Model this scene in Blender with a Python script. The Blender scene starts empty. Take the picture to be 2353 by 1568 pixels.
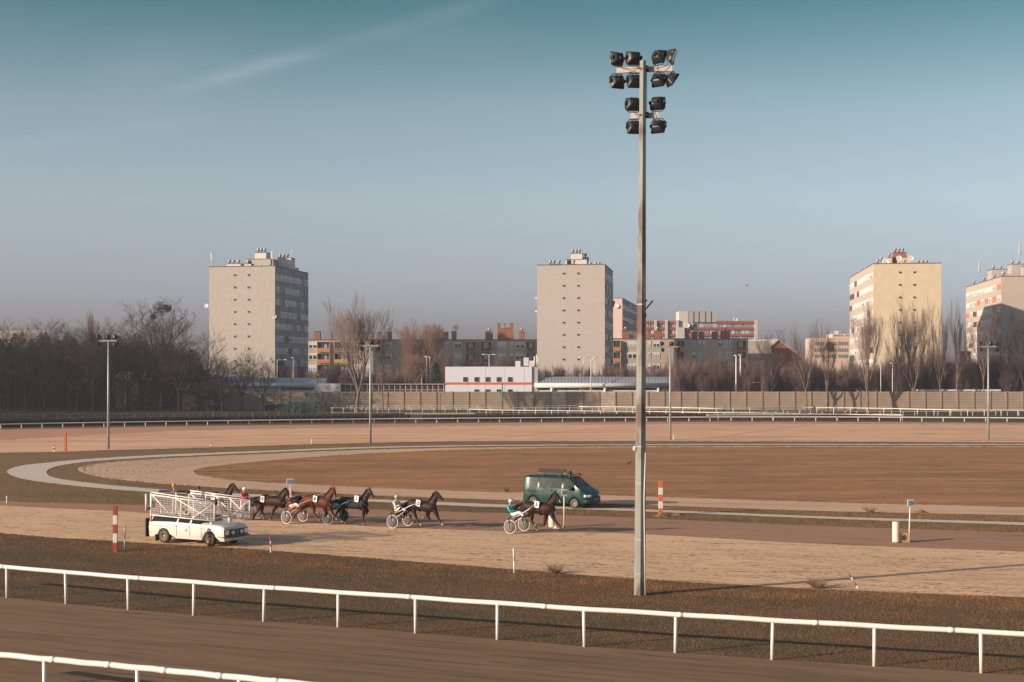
import bpy, bmesh, math, random
import numpy as np
from mathutils import Vector, Matrix
R = math.radians
random.seed(7)
SC = bpy.context.scene
COL = SC.collection
# ------------------------------------------------------------------ camera
CAMH, HV, F, CU = 8.2, 858.0, 3268.0, 1176.5
cam_d = bpy.data.cameras.new("camera"); cam = bpy.data.objects.new("camera", cam_d); COL.objects.link(cam)
cam.location = (0, 0, CAMH); cam.rotation_euler = (R(90), 0, 0)
cam_d.sensor_width = 36; cam_d.lens = 50.0; cam_d.shift_y = 74/2353
cam_d.clip_start = 0.5; cam_d.clip_end = 6000
SC.camera = cam
# ------------------------------------------------------------------ sun and sky
ELEV, AZ = 16.0, 25.6          # the light travels towards +x, a little towards +y
ld = Vector((math.cos(R(ELEV))*math.cos(R(AZ)), math.cos(R(ELEV))*math.sin(R(AZ)), -math.sin(R(ELEV))))
sun_d = bpy.data.lights.new("sun", 'SUN'); sun = bpy.data.objects.new("sun", sun_d); COL.objects.link(sun)
sun_d.energy = 5.0; sun_d.angle = R(0.6); sun_d.color = (1.0, 0.79, 0.62)
sun.rotation_euler = ld.to_track_quat('-Z', 'Y').to_euler()
sun.location = (-60, -30, 60)
W = bpy.data.worlds.new("World"); SC.world = W; W.use_nodes = True
nt = W.node_tree; nt.nodes.clear()
def wn(t, **k):
    n = nt.nodes.new(t)
    for a, b in k.items(): setattr(n, a, b)
    return n
def wl(a, b): nt.links.new(a, b)
out = wn('ShaderNodeOutputWorld'); bg = wn('ShaderNodeBackground'); bg.inputs[1].default_value = 0.15
sky = wn('ShaderNodeTexSky', sky_type='NISHITA'); sky.sun_disc = False
sky.sun_elevation = R(ELEV); sky.sun_rotation = R(244.4); sky.air_density = 1.0; sky.dust_density = 1.2; sky.ozone_density = 1.6
tc = wn('ShaderNodeTexCoord'); sep = wn('ShaderNodeSeparateXYZ'); wl(tc.outputs['Generated'], sep.inputs[0])
ramp = wn('ShaderNodeValToRGB'); wl(sep.outputs['Z'], ramp.inputs[0])
cr = ramp.color_ramp
cr.elements[0].position = 0.0; cr.elements[0].color = (0.32, 0.275, 0.48, 1)
cr.elements[1].position = 0.60; cr.elements[1].color = (0.78, 0.73, 0.68, 1)
for p, c in ((0.05, (.48, .46, .64, 1)), (0.12, (.70, .62, .62, 1)), (0.18, (.63, .60, .54, 1)), (0.25, (.25, .40, .335, 1)), (.34, (.45, .50, .44, 1))):
    e = cr.elements.new(p); e.color = c
mul = wn('ShaderNodeMix', data_type='RGBA', blend_type='MULTIPLY'); mul.inputs[0].default_value = 1
wl(sky.outputs[0], mul.inputs[6]); wl(ramp.outputs[0], mul.inputs[7])
# thin cirrus streaks, laid out by sky direction
def wm(op, a, b=None, c=None):
    n = wn('ShaderNodeMath', operation=op)
    for i, v in enumerate((a, b, c)):
        if v is None: continue
        if isinstance(v, (int, float)): n.inputs[i].default_value = v
        else: wl(v, n.inputs[i])
    return n.outputs[0]
yy = wm('MAXIMUM', sep.outputs['Y'], 0.05)
px = wm('DIVIDE', sep.outputs['X'], yy); pz = wm('DIVIDE', sep.outputs['Z'], yy)
comb = wn('ShaderNodeCombineXYZ'); wl(px, comb.inputs[0]); wl(pz, comb.inputs[1])
mp = wn('ShaderNodeMapping'); mp.inputs['Rotation'].default_value = (0, 0, R(-17)); mp.inputs['Scale'].default_value = (3.2, 20, 1)
wl(comb.outputs[0], mp.inputs[0])
nz = wn('ShaderNodeTexNoise'); nz.inputs['Scale'].default_value = 1.6; nz.inputs['Detail'].default_value = 6; nz.inputs['Distortion'].default_value = .5
wl(mp.outputs[0], nz.inputs[0])
def streak(z0, slope, w, x0, x1):
    d = wm('SUBTRACT', pz, wm('MULTIPLY_ADD', px, slope, z0))
    g = wm('POWER', 2.718, wm('MULTIPLY', wm('MULTIPLY', d, d), -1/(w*w)))
    m = wn('ShaderNodeMapRange'); wl(px, m.inputs[0]); m.inputs[1].default_value = x0; m.inputs[2].default_value = x0+.06
    m2 = wn('ShaderNodeMapRange'); wl(px, m2.inputs[0]); m2.inputs[1].default_value = x1; m2.inputs[2].default_value = x1-.12
    return wm('MULTIPLY', g, wm('MULTIPLY', m.outputs[0], m2.outputs[0]))
s = wm('ADD', streak(.266, .285, .006, -.26, .02), wm('MULTIPLY', streak(.268, .20, .022, -.31, -.17), .6))
s = wm('ADD', s, wm('MULTIPLY', streak(.205, .13, .007, -.40, -.2), .8))
s = wm('ADD', s, wm('MULTIPLY', streak(.24, .05, .014, -.12, .05), .35))
s = wm('ADD', s, wm('MULTIPLY', streak(.196, .02, .010, -.1, .22), .22))
nr = wn('ShaderNodeMapRange'); wl(nz.outputs[0], nr.inputs[0]); nr.inputs[1].default_value = .32; nr.inputs[2].default_value = .68
fac = wm('MULTIPLY', wm('MULTIPLY', s, wm('MULTIPLY_ADD', nr.outputs[0], .8, .2)), .12)
cm = wn('ShaderNodeMix', data_type='RGBA'); wl(fac, cm.inputs[0]); wl(mul.outputs[2], cm.inputs[6]); cm.inputs[7].default_value = (5.2, 5.0, 5.2, 1)
wl(cm.outputs[2], bg.inputs[0]); wl(bg.outputs[0], out.inputs[0])
SC.view_settings.view_transform = 'Standard'; SC.view_settings.look = 'None'
SC.view_settings.exposure = 0.55; SC.view_settings.gamma = 1.0; SC.view_settings.use_curve_mapping = False
# ------------------------------------------------------------------ helpers
def P(u, v, z=0.0):
    "display pixel (2353 x 1568) on the level z -> world"
    Y = (CAMH - z)*F/(v - HV)
    return Vector(((u - CU)/F*Y, Y, z))
def A(u, v, Y): return Vector(((u - CU)/F*Y, Y, CAMH + (HV - v)/F*Y))
def PX(u, Y): return (u - CU)/F*Y
def tag(o, label=None, cat=None, group=None, kind=None):
    if label: o['label'] = label
    if cat: o['category'] = cat
    if group: o['group'] = group
    if kind: o['kind'] = kind
    return o
def empty(name, label, cat, loc=(0, 0, 0), rz=0.0, group=None):
    o = bpy.data.objects.new(name, None); COL.objects.link(o); o.location = loc; o.rotation_euler = (0, 0, rz)
    o.empty_display_size = .3
    return tag(o, label, cat, group)
def mesh_obj(name, me, parent=None):
    o = bpy.data.objects.new(name, me); COL.objects.link(o)
    if parent: o.parent = parent
    return o
def copy_tree(o, parent=None):
    c = o.copy(); COL.objects.link(c)
    if parent: c.parent = parent
    for ch in list(o.children): copy_tree(ch, c)
    return c
MATS = {}
def mat(name, col, rough=.7, metal=0.0, var=.18, scale=4.0, bump=0.0, col2=None, spec=.4, c2pos=(.45, .6), stretch=(1, 1, 1), alpha=None, trans=0.0, detail=5):
    if name in MATS: return MATS[name]
    m = bpy.data.materials.new(name); m.use_nodes = True; n = m.node_tree.nodes; l = m.node_tree.links
    b = n['Principled BSDF']; b.inputs['Roughness'].default_value = rough; b.inputs['Metallic'].default_value = metal
    b.inputs['Specular IOR Level'].default_value = spec
    if trans: b.inputs['Transmission Weight'].default_value = trans
    tc = n.new('ShaderNodeTexCoord'); mp = n.new('ShaderNodeMapping'); mp.inputs['Scale'].default_value = stretch
    l.new(tc.outputs['Object'], mp.inputs[0])
    t = n.new('ShaderNodeTexNoise'); t.inputs['Scale'].default_value = scale; t.inputs['Detail'].default_value = detail; t.inputs['Roughness'].default_value = .6
    l.new(mp.outputs[0], t.inputs[0])
    r = n.new('ShaderNodeValToRGB'); l.new(t.outputs[0], r.inputs[0])
    a = tuple(c*(1-var) for c in col); d = tuple(min(1, c*(1+var)) for c in col)
    r.color_ramp.elements[0].position = .3; r.color_ramp.elements[0].color = (*a, 1)
    r.color_ramp.elements[1].position = .7; r.color_ramp.elements[1].color = (*d, 1)
    src = r.outputs[0]
    if col2:
        t2 = n.new('ShaderNodeTexNoise'); t2.inputs['Scale'].default_value = scale*.45; t2.inputs['Detail'].default_value = 7
        l.new(mp.outputs[0], t2.inputs[0])
        r2 = n.new('ShaderNodeMapRange'); l.new(t2.outputs[0], r2.inputs[0]); r2.inputs[1].default_value, r2.inputs[2].default_value = c2pos
        mx = n.new('ShaderNodeMix'); mx.data_type = 'RGBA'; l.new(r2.outputs[0], mx.inputs[0]); l.new(src, mx.inputs[6]); mx.inputs[7].default_value = (*col2, 1)
        src = mx.outputs[2]
    l.new(src, b.inputs['Base Color'])
    if bump:
        bp = n.new('ShaderNodeBump'); bp.inputs['Strength'].default_value = .6; bp.inputs['Distance'].default_value = bump
        l.new(t.outputs[0], bp.inputs['Height']); l.new(bp.outputs[0], b.inputs['Normal'])
    MATS[name] = m
    return m
class MB:
    "collects shapes and builds ONE mesh object"
    def __init__(s): s.v = []; s.f = []; s.m = []; s.mats = []; s.cur = 0; s.sm = []; s.smooth = False
    def mt(s, m, smooth=False):
        if m not in s.mats: s.mats.append(m)
        s.cur = s.mats.index(m); s.smooth = smooth; return s
    def face(s, idx): s.f.append(idx); s.m.append(s.cur); s.sm.append(s.smooth)
    def add(s, vs, fs):
        b = len(s.v); s.v.extend(tuple(v) for v in vs)
        for f in fs: s.face([b+i for i in f])
        return s
    def box(s, x0, x1, y0, y1, z0, z1, M_=None):
        vs = [Vector((x, y, z)) for z in (z0, z1) for y in (y0, y1) for x in (x0, x1)]
        if M_ is not None: vs = [M_ @ v for v in vs]
        return s.add(vs, [(0, 2, 3, 1), (4, 5, 7, 6), (0, 1, 5, 4), (2, 6, 7, 3), (0, 4, 6, 2), (1, 3, 7, 5)])
    def ring(s, c, a, b, n): return [Vector(c) + a*math.cos(2*math.pi*i/n) + b*math.sin(2*math.pi*i/n) for i in range(n)]
    def rings(s, rs, caps=True, closed=False):
        n = len(rs[0]); b = len(s.v)
        for r in rs: s.v.extend(tuple(v) for v in r)
        k = len(rs)
        for j in range(k if closed else k-1):
            j2 = (j+1) % k
            for i in range(n):
                i2 = (i+1) % n
                s.face([b+j*n+i, b+j*n+i2, b+j2*n+i2, b+j2*n+i])
        if caps and not closed:
            s.face([b+i for i in range(n)][::-1]); s.face([b+(k-1)*n+i for i in range(n)])
        return s
    def tube(s, pts, r, n=8, caps=True, closed=False):
        pts = [Vector(p) for p in pts]
        if not isinstance(r, (list, tuple)): r = [r]*len(pts)
        rs = []; u = None; k = len(pts)
        for i, p in enumerate(pts):
            if closed: t = pts[(i+1) % k]-pts[i-1]
            else: t = (pts[min(i+1, k-1)]-pts[max(i-1, 0)])
            if t.length < 1e-9: t = Vector((0, 0, 1))
            t.normalize()
            if u is None: u = t.orthogonal().normalized()
            else:
                u = u - t*u.dot(t)
                u = u.normalized() if u.length > 1e-6 else t.orthogonal().normalized()
            w = t.cross(u)
            rs.append(s.ring(p, u*r[i], w*r[i], n))
        return s.rings(rs, caps, closed)
    def eloft(s, pts, n=12):
        "pts (x,y,z,rv,rw): ellipse sections, rw across y, rv in the xz plane"
        rs = []; k = len(pts)
        for i, p in enumerate(pts):
            c = Vector(p[:3]); t = Vector(pts[min(i+1, k-1)][:3])-Vector(pts[max(i-1, 0)][:3])
            t.normalize(); Yv = Vector((0, 1, 0)); nn = Yv.cross(t)
            if nn.length < .05: nn = Vector((0, 0, 1)).cross(t)
            nn.normalize(); lat = t.cross(nn).normalized()
            rs.append(s.ring(c, lat*p[4], nn*p[3], n))
        # rounded ends
        def cap(r, c, t, d):
            return [c + (v-c)*.55 + t*d for v in r]
        c0 = Vector(pts[0][:3]); t0 = (c0-Vector(pts[1][:3])).normalized()
        c1 = Vector(pts[-1][:3]); t1 = (c1-Vector(pts[-2][:3])).normalized()
        rs = [cap(rs[0], c0, t0, min(pts[0][3], pts[0][4])*.6)] + rs + [cap(rs[-1], c1, t1, min(pts[-1][3], pts[-1][4])*.6)]
        return s.rings(rs)
    def cyl(s, a, b, r, n=16, r2=None): return s.tube([a, b], [r, r if r2 is None else r2], n)
    def lathe(s, prof, n=20, M_=None, caps=True):
        "prof (r,z) about z"
        rs = []
        for r, z in prof:
            ring = [Vector((r*math.cos(2*math.pi*i/n), r*math.sin(2*math.pi*i/n), z)) for i in range(n)]
            if M_ is not None: ring = [M_ @ v for v in ring]
            rs.append(ring)
        return s.rings(rs, caps)
    def prism(s, poly, h, M_=None):
        "poly [(x,y)] extruded from z=0 to h"
        n = len(poly); vs = [Vector((x, y, 0)) for x, y in poly]+[Vector((x, y, h)) for x, y in poly]
        if M_ is not None: vs = [M_ @ v for v in vs]
        fs = [tuple(range(n))[::-1], tuple(range(n, 2*n))]+[(i, (i+1) % n, (i+1) % n+n, i+n) for i in range(n)]
        return s.add(vs, fs)
    def sphere(s, c, rx, ry=None, rz=None, n=12, k=8, z0=-1.0):
        ry = ry or rx; rz = rz or rx; rs = []
        a0 = math.asin(max(-1, min(1, z0)))
        for j in range(k+1):
            a = a0 + (math.pi/2-a0)*j/k; q = max(math.cos(a), .02)
            rs.append([Vector((c[0]+rx*q*math.cos(2*math.pi*i/n), c[1]+ry*q*math.sin(2*math.pi*i/n), c[2]+rz*math.sin(a))) for i in range(n)])
        return s.rings(rs)
    def mesh(s, name):
        me = bpy.data.meshes.new(name); me.from_pydata(s.v, [], s.f)
        for m in s.mats: me.materials.append(m)
        me.polygons.foreach_set('material_index', s.m); me.polygons.foreach_set('use_smooth', s.sm)
        me.update(); return me
    def build(s, name, parent=None): return mesh_obj(name, s.mesh(name), parent)
def remesh(mb, voxel, smooth=3, name='body'):
    "bake a union of lofts into one continuous skin"
    me = mb.mesh('tmp'); o = bpy.data.objects.new('tmp', me); COL.objects.link(o)
    r = o.modifiers.new('r', 'REMESH'); r.mode = 'VOXEL'; r.voxel_size = voxel; r.use_smooth_shade = True
    sm = o.modifiers.new('s', 'SMOOTH'); sm.iterations = smooth; sm.factor = .5
    dg = bpy.context.evaluated_depsgraph_get(); dg.update()
    res = bpy.data.meshes.new_from_object(o.evaluated_get(dg)); res.name = name
    bpy.data.objects.remove(o); bpy.data.meshes.remove(me)
    res.polygons.foreach_set('use_smooth', [True]*len(res.polygons))
    return res
def text_mesh(s, size, m, name='text', depth=.002, bold=0.0):
    c = bpy.data.curves.new('t', 'FONT'); c.body = s; c.size = size; c.align_x = 'CENTER'; c.align_y = 'CENTER'; c.extrude = depth; c.offset = bold
    c.resolution_u = 3
    o = bpy.data.objects.new('t', c); COL.objects.link(o)
    dg = bpy.context.evaluated_depsgraph_get(); dg.update()
    me = bpy.data.meshes.new_from_object(o.evaluated_get(dg)); bpy.data.objects.remove(o); bpy.data.curves.remove(c)
    me.name = name; me.materials.clear(); me.materials.append(m)
    return me
def arr_mesh(name, verts, faces, mats, midx=None, smooth=False):
    verts = np.asarray(verts, dtype=np.float32).reshape(-1, 3); faces = np.asarray(faces, dtype=np.int32); k = faces.shape[1]; nf = len(faces)
    me = bpy.data.meshes.new(name); me.vertices.add(len(verts)); me.vertices.foreach_set('co', verts.ravel())
    me.loops.add(nf*k); me.loops.foreach_set('vertex_index', faces.ravel()); me.polygons.add(nf)
    me.polygons.foreach_set('loop_start', np.arange(0, nf*k, k, dtype=np.int32)); me.polygons.foreach_set('loop_total', np.full(nf, k, dtype=np.int32))
    for m in mats: me.materials.append(m)
    if midx is not None: me.polygons.foreach_set('material_index', np.asarray(midx, dtype=np.int32))
    if smooth: me.polygons.foreach_set('use_smooth', np.ones(nf, dtype=bool))
    me.update(calc_edges=True); me.validate(); return me
def interp(pts, x):
    if x <= pts[0][0]: return pts[0][1]
    for (a, b), (c, d) in zip(pts, pts[1:]):
        if x <= c: return b+(d-b)*(x-a)/(c-a)
    return pts[-1][1]
def smooth_line(pts, step=12, jit=0.0):
    "densify a polyline (Catmull-Rom) in display pixels"
    o = []; n = len(pts)
    for i in range(n-1):
        p0, p1, p2, p3 = pts[max(i-1, 0)], pts[i], pts[i+1], pts[min(i+2, n-1)]
        d = math.hypot(p2[0]-p1[0], p2[1]-p1[1]); k = max(1, int(d/step))
        for j in range(k):
            t = j/k
            q = [.5*((2*p1[c])+(-p0[c]+p2[c])*t+(2*p0[c]-5*p1[c]+4*p2[c]-p3[c])*t*t+(-p0[c]+3*p1[c]-3*p2[c]+p3[c])*t**3) for c in (0, 1)]
            q[1] += random.uniform(-jit, jit)
            o.append(tuple(q))
    o.append(pts[-1]); return o
# ------------------------------------------------------------------ materials
white_paint = mat('white_paint', (.62, .59, .55), .45, var=.05, scale=3)
rail_white = mat('rail_white', (.66, .63, .58), .4, var=.06, scale=2, col2=(.60, .56, .48), c2pos=(.60, .8))
steel = mat('galvanised_steel', (.30, .33, .33), .5, .3, var=.15, scale=3)
black_plastic = mat('black_plastic', (.015, .015, .017), .35, var=.2, scale=9)
rubber = mat('rubber', (.035, .032, .03), .8, var=.25, scale=12)
dark = mat('dark_void', (.012, .012, .014), .9)
red_paint = mat('red_paint', (.32, .05, .035), .5, var=.15, scale=6)
orange_paint = mat('orange_paint', (.52, .13, .04), .5, var=.12, scale=6)
chrome = mat('chrome', (.5, .5, .5), .25, .9, var=.1)
leather = mat('black_leather', (.014, .013, .013), .5, var=.2)
ink = mat('black_ink', (.02, .02, .03), .6, var=.1)
glass_lens = mat('lamp_glass', (.25, .27, .28), .12, .2, var=.1)
# ------------------------------------------------------------------ ground
def ground_material(name, kind, rot=0.0):
    m = bpy.data.materials.new(name); m.use_nodes = True; n = m.node_tree.nodes; l = m.node_tree.links
    b = n['Principled BSDF']; b.inputs['Roughness'].default_value = .95; b.inputs['Specular IOR Level'].default_value = .1
    tc = n.new('ShaderNodeTexCoord')
    def noise(scale, stretch=(1, 1, 1), detail=6, rough=.6, dist=0):
        mp = n.new('ShaderNodeMapping'); mp.inputs['Rotation'].default_value = (0, 0, rot); mp.inputs['Scale'].default_value = stretch
        # rotate first, then stretch
        vr = n.new('ShaderNodeVectorRotate'); vr.rotation_type = 'Z_AXIS'; vr.inputs['Angle'].default_value = rot; l.new(tc.outputs['Object'], vr.inputs[0])
        mp.inputs['Rotation'].default_value = (0, 0, 0); l.new(vr.outputs[0], mp.inputs[0])
        t = n.new('ShaderNodeTexNoise'); t.inputs['Scale'].default_value = scale; t.inputs['Detail'].default_value = detail; t.inputs['Roughness'].default_value = rough
        t.inputs['Distortion'].default_value = dist; l.new(mp.outputs[0], t.inputs[0]); return t.outputs[0]
    def rng(s, a, b_, c=0, d=1):
        r = n.new('ShaderNodeMapRange'); l.new(s, r.inputs[0]); r.inputs[1].default_value = a; r.inputs[2].default_value = b_; r.inputs[3].default_value = c; r.inputs[4].default_value = d
        return r.outputs[0]
    def mix(f, a, c, bt='MIX'):
        x = n.new('ShaderNodeMix'); x.data_type = 'RGBA'; x.blend_type = bt
        for i, v in ((0, f), (6, a), (7, c)):
            if hasattr(v, 'is_linked'): l.new(v, x.inputs[i])
            elif isinstance(v, tuple): x.inputs[i].default_value = (*v, 1)
            else: x.inputs[i].default_value = v
        return x.outputs[2]
    def mathn(op, a, c):
        x = n.new('ShaderNodeMath'); x.operation = op
        for i, v in enumerate((a, c)):
            if hasattr(v, 'is_linked'): l.new(v, x.inputs[i])
            else: x.inputs[i].default_value = v
        return x.outputs[0]
    if kind[0] == 'sand':
        base, dk, streakc, amt = kind[1:5]
        c = mix(rng(noise(.35, (.25, 1, 1)), .35, .65), base, dk)
        c = mix(rng(noise(kind[6], (.08, 1, 1), 4), .54, .64, 0, amt), c, streakc)
        c = mix(rng(noise(kind[6]*.4, (.05, 1, 1), 5), .50, .70, 0, amt*.8), c, streakc)
        c = mix(rng(noise(26, (1, 1, 1), 2), .25, .75), c, mix(.5, c, tuple(min(1, x*1.18) for x in base)))
        c = mix(rng(noise(11, (.5, 1, 1), 3), .56, .75, 0, amt*.55), c, streakc)
        l.new(c, b.inputs['Base Color'])
        h = mathn('ADD', noise(9, (.25, 1, 1), 4), noise(30, (1, 1, 1), 2))
        bp = n.new('ShaderNodeBump'); bp.inputs['Strength'].default_value = .5; bp.inputs['Distance'].default_value = kind[5]
        l.new(h, bp.inputs['Height']); l.new(bp.outputs[0], b.inputs['Normal'])
    else:
        br, gr, og = kind[1:4]
        c = mix(rng(noise(kind[4] if len(kind) > 4 else .22, (.34, 1, 1), 7, .68), .42, .58), br, gr)
        c = mix(rng(noise(kind[4]*1.7 if len(kind) > 4 else .5, (.26, 1, 1), 7, .75), .47, .62, 0, .8), c, og)
        c = mix(rng(noise(3.0, (.35, 1, 1), 5, .7), .45, .75, 0, .6), c, tuple(x*.45 for x in br))
        c = mix(rng(noise(.9, (.5, 1, 1), 5, .75), .52, .66, 0, .55), c, tuple(x*.5 for x in gr))
        c = mix(rng(noise(14, (.5, 1, 1), 3), .3, .75, 0, .55), c, tuple(min(1, x*1.7) for x in br))
        l.new(c, b.inputs['Base Color'])
        bp = n.new('ShaderNodeBump'); bp.inputs['Strength'].default_value = .8; bp.inputs['Distance'].default_value = .06
        l.new(noise(10, (.6, 1, 1), 5), bp.inputs['Height']); l.new(bp.outputs[0], b.inputs['Normal'])
    return m
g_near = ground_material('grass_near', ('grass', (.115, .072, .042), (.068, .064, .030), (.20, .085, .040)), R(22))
g_field = ground_material('grass_field', ('grass', (.31, .155, .078), (.185, .108, .054), (.48, .25, .10), .17))
g_verge = ground_material('grass_verge', ('grass', (.20, .12, .065), (.12, .11, .048), (.26, .135, .06)), R(20))
s_main = ground_material('sand_main', ('sand', (.65, .43, .262), (.56, .36, .212), (.40, .21, .12), .28, .008, 5.5), R(23))
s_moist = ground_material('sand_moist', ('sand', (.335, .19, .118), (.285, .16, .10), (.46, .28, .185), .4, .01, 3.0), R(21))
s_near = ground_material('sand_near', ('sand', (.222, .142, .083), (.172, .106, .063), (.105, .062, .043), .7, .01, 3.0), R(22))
s_far = ground_material('sand_far', ('sand', (.68, .425, .262), (.58, .345, .212), (.36, .175, .10), .8, .02, .42), R(-3))
s_inner = ground_material('sand_inner', ('sand', (.60, .40, .265), (.51, .34, .22), (.30, .18, .11), .7, .05, 2.2), R(14))
gravel = mat('pale_path', (.54, .445, .35), .9, var=.12, scale=3, bump=.01)
def sheet(name, poly, z, m, kind='structure', label=None):
    "poly in display pixels on the ground; one sheet"
    pts = [P(u, v, z) for u, v in poly]
    me = bpy.data.meshes.new(name); me.from_pydata([tuple(p) for p in pts], [], [list(range(len(pts)))])
    bm = bmesh.new(); bm.from_mesh(me); bmesh.ops.triangulate(bm, faces=bm.faces[:], ngon_method='EAR_CLIP')
    for f in bm.faces:
        if f.normal.z < 0: f.normal_flip()
    bm.to_mesh(me); bm.free()
    me.materials.append(m); o = mesh_obj(name, me); tag(o, label, None, None, kind); return o
def gplane(name, x0, x1, y0, y1, z, m):
    b = MB().mt(m); b.add([(x0, y0, z), (x1, y0, z), (x1, y1, z), (x0, y1, z)], [(0, 1, 2, 3)]); return tag(b.build(name), kind='structure')
gplane('ground', -1500, 1500, -60, 3000, -0.02, g_verge)
# line definitions (display pixels)
L_nearfence = [(-200, 1352), (16, 1373), (152, 1387), (295, 1400), (445, 1413), (606, 1427), (776, 1440), (955, 1454), (1143, 1469), (1343, 1485), (1552, 1499), (1774, 1515), (2009, 1530), (2255, 1545), (2600, 1566)]
L_trackbot = [(-200, 1208), (0, 1225), (130, 1236), (300, 1246), (600, 1264), (900, 1287), (1180, 1309), (1500, 1333), (1896, 1355), (2298, 1371), (2600, 1384)]
L_dryline = [(-200, 1146), (0, 1162), (287, 1176), (500, 1191), (750, 1204), (900, 1212), (1180, 1222), (1435, 1226), (1896, 1251), (2298, 1266), (2600, 1277)]
L_tracktop = [(-200, 1143), (0, 1152), (287, 1160), (560, 1165), (847, 1171), (1100, 1178), (1378, 1187), (1896, 1209), (2298, 1222), (2600, 1231)]
near_pts = smooth_line(L_nearfence, 8, .6)
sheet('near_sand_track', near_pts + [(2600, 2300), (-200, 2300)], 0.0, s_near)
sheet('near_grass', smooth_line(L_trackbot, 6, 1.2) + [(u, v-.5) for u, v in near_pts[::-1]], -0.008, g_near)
sheet('sand_track', smooth_line(L_dryline, 10, .5) + smooth_line(L_trackbot, 8, .8)[::-1], 0.004, s_main)
sheet('moist_track', smooth_line(L_tracktop, 8, .8) + smooth_line([(u, v+1) for u, v in L_dryline], 10, .5)[::-1], 0.0, s_moist)
# pale path bending round the inner track
path_out = [(2600, 1216), (2298, 1205), (1896, 1192), (1436, 1174), (1091, 1164), (847, 1153), (463, 1137), (287, 1127), (180, 1117.5), (90, 1107), (45, 1099), (22, 1091), (15, 1084), (22, 1078), (50, 1070), (120, 1062), (200, 1055), (300, 1049), (400, 1044), (600, 1036.5), (760, 1030), (900, 1026), (1100, 1023.2), (1400, 1021.2), (1800, 1020.4), (2600, 1021)]
path_in = [(2600, 1023.4), (1800, 1022.8), (1400, 1023.4), (1100, 1025.6), (900, 1029), (760, 1033.5), (600, 1040.2), (400, 1049), (300, 1054), (200, 1061.5), (140, 1070), (112, 1078), (106, 1085), (112, 1093), (140, 1101), (200, 1109), (287, 1118), (463, 1130.5), (847, 1147), (1091, 1157), (1436, 1169), (1896, 1187), (2298, 1199), (2600, 1209)]
sheet('path', smooth_line(path_out, 8, .35) + smooth_line(path_in, 8, .35), 0.006, gravel)
inner_out = [(2600, 1193), (2298, 1183.5), (1896, 1175), (1436, 1159.5), (1091, 1147), (847, 1138.5), (463, 1118.5), (287, 1104), (215, 1093), (182, 1083), (178, 1077), (200, 1070), (250, 1063), (350, 1055.5), (460, 1050), (600, 1043.5), (760, 1037), (900, 1032.5), (1100, 1028.6), (1400, 1026.4), (1800, 1025.6), (2600, 1026)]
field = [(2600, 1027.4), (1800, 1027.2), (1400, 1028.6), (1100, 1032.5), (900, 1040), (760, 1047), (600, 1060), (520, 1068), (465, 1075), (443, 1082), (450, 1090), (500, 1099), (600, 1108), (847, 1120.5), (1091, 1129.5), (1436, 1139.5), (1896, 1154), (2298, 1164), (2600, 1172)]
sheet('inner_sand_track', smooth_line(inner_out, 8, .5) + [(2600, 1100)], 0.0, s_inner)
sheet('infield_grass', smooth_line(field, 7, .8), 0.010, g_field)
s_fmoist = ground_material('sand_far_moist', ('sand', (.46, .235, .15), (.40, .20, .13), (.60, .36, .24), .5, .02, .42), R(-3))
# harrow ruts following the bend of the inner track
rut_m = mat('rut_soil', (.46, .31, .20), .95, var=.3, scale=3)
io = [P(u, v) for u, v in smooth_line(inner_out[5:16], 6)]; fi = [P(u, v) for u, v in smooth_line(field[4:14][::-1], 6)]
def resample(pl, n):
    d = [0]
    for a, b_ in zip(pl, pl[1:]): d.append(d[-1]+(b_-a).length)
    o = []; j = 0
    for i in range(n):
        t = d[-1]*i/(n-1)
        while j < len(d)-2 and d[j+1] < t: j += 1
        o.append(pl[j].lerp(pl[j+1], (t-d[j])/max(1e-6, d[j+1]-d[j])))
    return o
io = resample(io, 160); fi = resample(fi, 160)
b = MB().mt(rut_m)
for q in range(15):
    f = .03+q*.052; n0 = random.randint(4, 30); n1 = 160-random.randint(4, 40)
    for i in range(n0, n1-1):
        if random.random() < .3: continue
        a0 = io[i].lerp(fi[i], f); a1 = io[i+1].lerp(fi[i+1], f)
        t = a1-a0; nn = Vector((-t.y, t.x, 0)).normalized()*(.05+.10*random.random())*(2 if q == 0 else 1)
        hh = .035 if q == 0 else .005+.014*random.random()
        b.add([a0-nn+Vector((0, 0, .003)), a1-nn+Vector((0, 0, .003)), a1+Vector((0, 0, hh)), a0+Vector((0, 0, hh)), a1+nn+Vector((0, 0, .003)), a0+nn+Vector((0, 0, .003))], [(0, 1, 2, 3), (3, 2, 4, 5)])
tag(b.build('harrow_ruts'), 'curved dark harrow ruts raked round the bend of the inner sand track', None, None, 'stuff')
far_top = [(-300, 995), (0, 988), (210, 984), (500, 979.5), (900, 975), (1200, 972), (1600, 970), (2000, 970.5), (2353, 972.5), (2600, 974)]
far_bot = [(2600, 1018.5), (2353, 1017), (2000, 1015.5), (1500, 1014), (1200, 1014), (1000, 1015.5), (850, 1018), (700, 1021.5), (470, 1029), (249, 1035), (150, 1038.5), (0, 1041), (-300, 1047)]
sheet('far_sand_track', smooth_line(far_top, 8, .2) + smooth_line(far_bot, 8, .4), 0.004, s_far)
sheet('far_moist_sand', smooth_line(far_top, 8, .2) + smooth_line([(2600, 977), (2353, 976), (2000, 974.5), (1600, 974.5), (1200, 977.5), (900, 981.5), (500, 988), (210, 1000), (0, 1012), (-300, 1025)], 9, 1.2), 0.008, s_fmoist)
tt = MB().mt(mat('dark_strip_brown', (.36, .20, .13), .95))  # thin dark strips laid across the far sand
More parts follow.
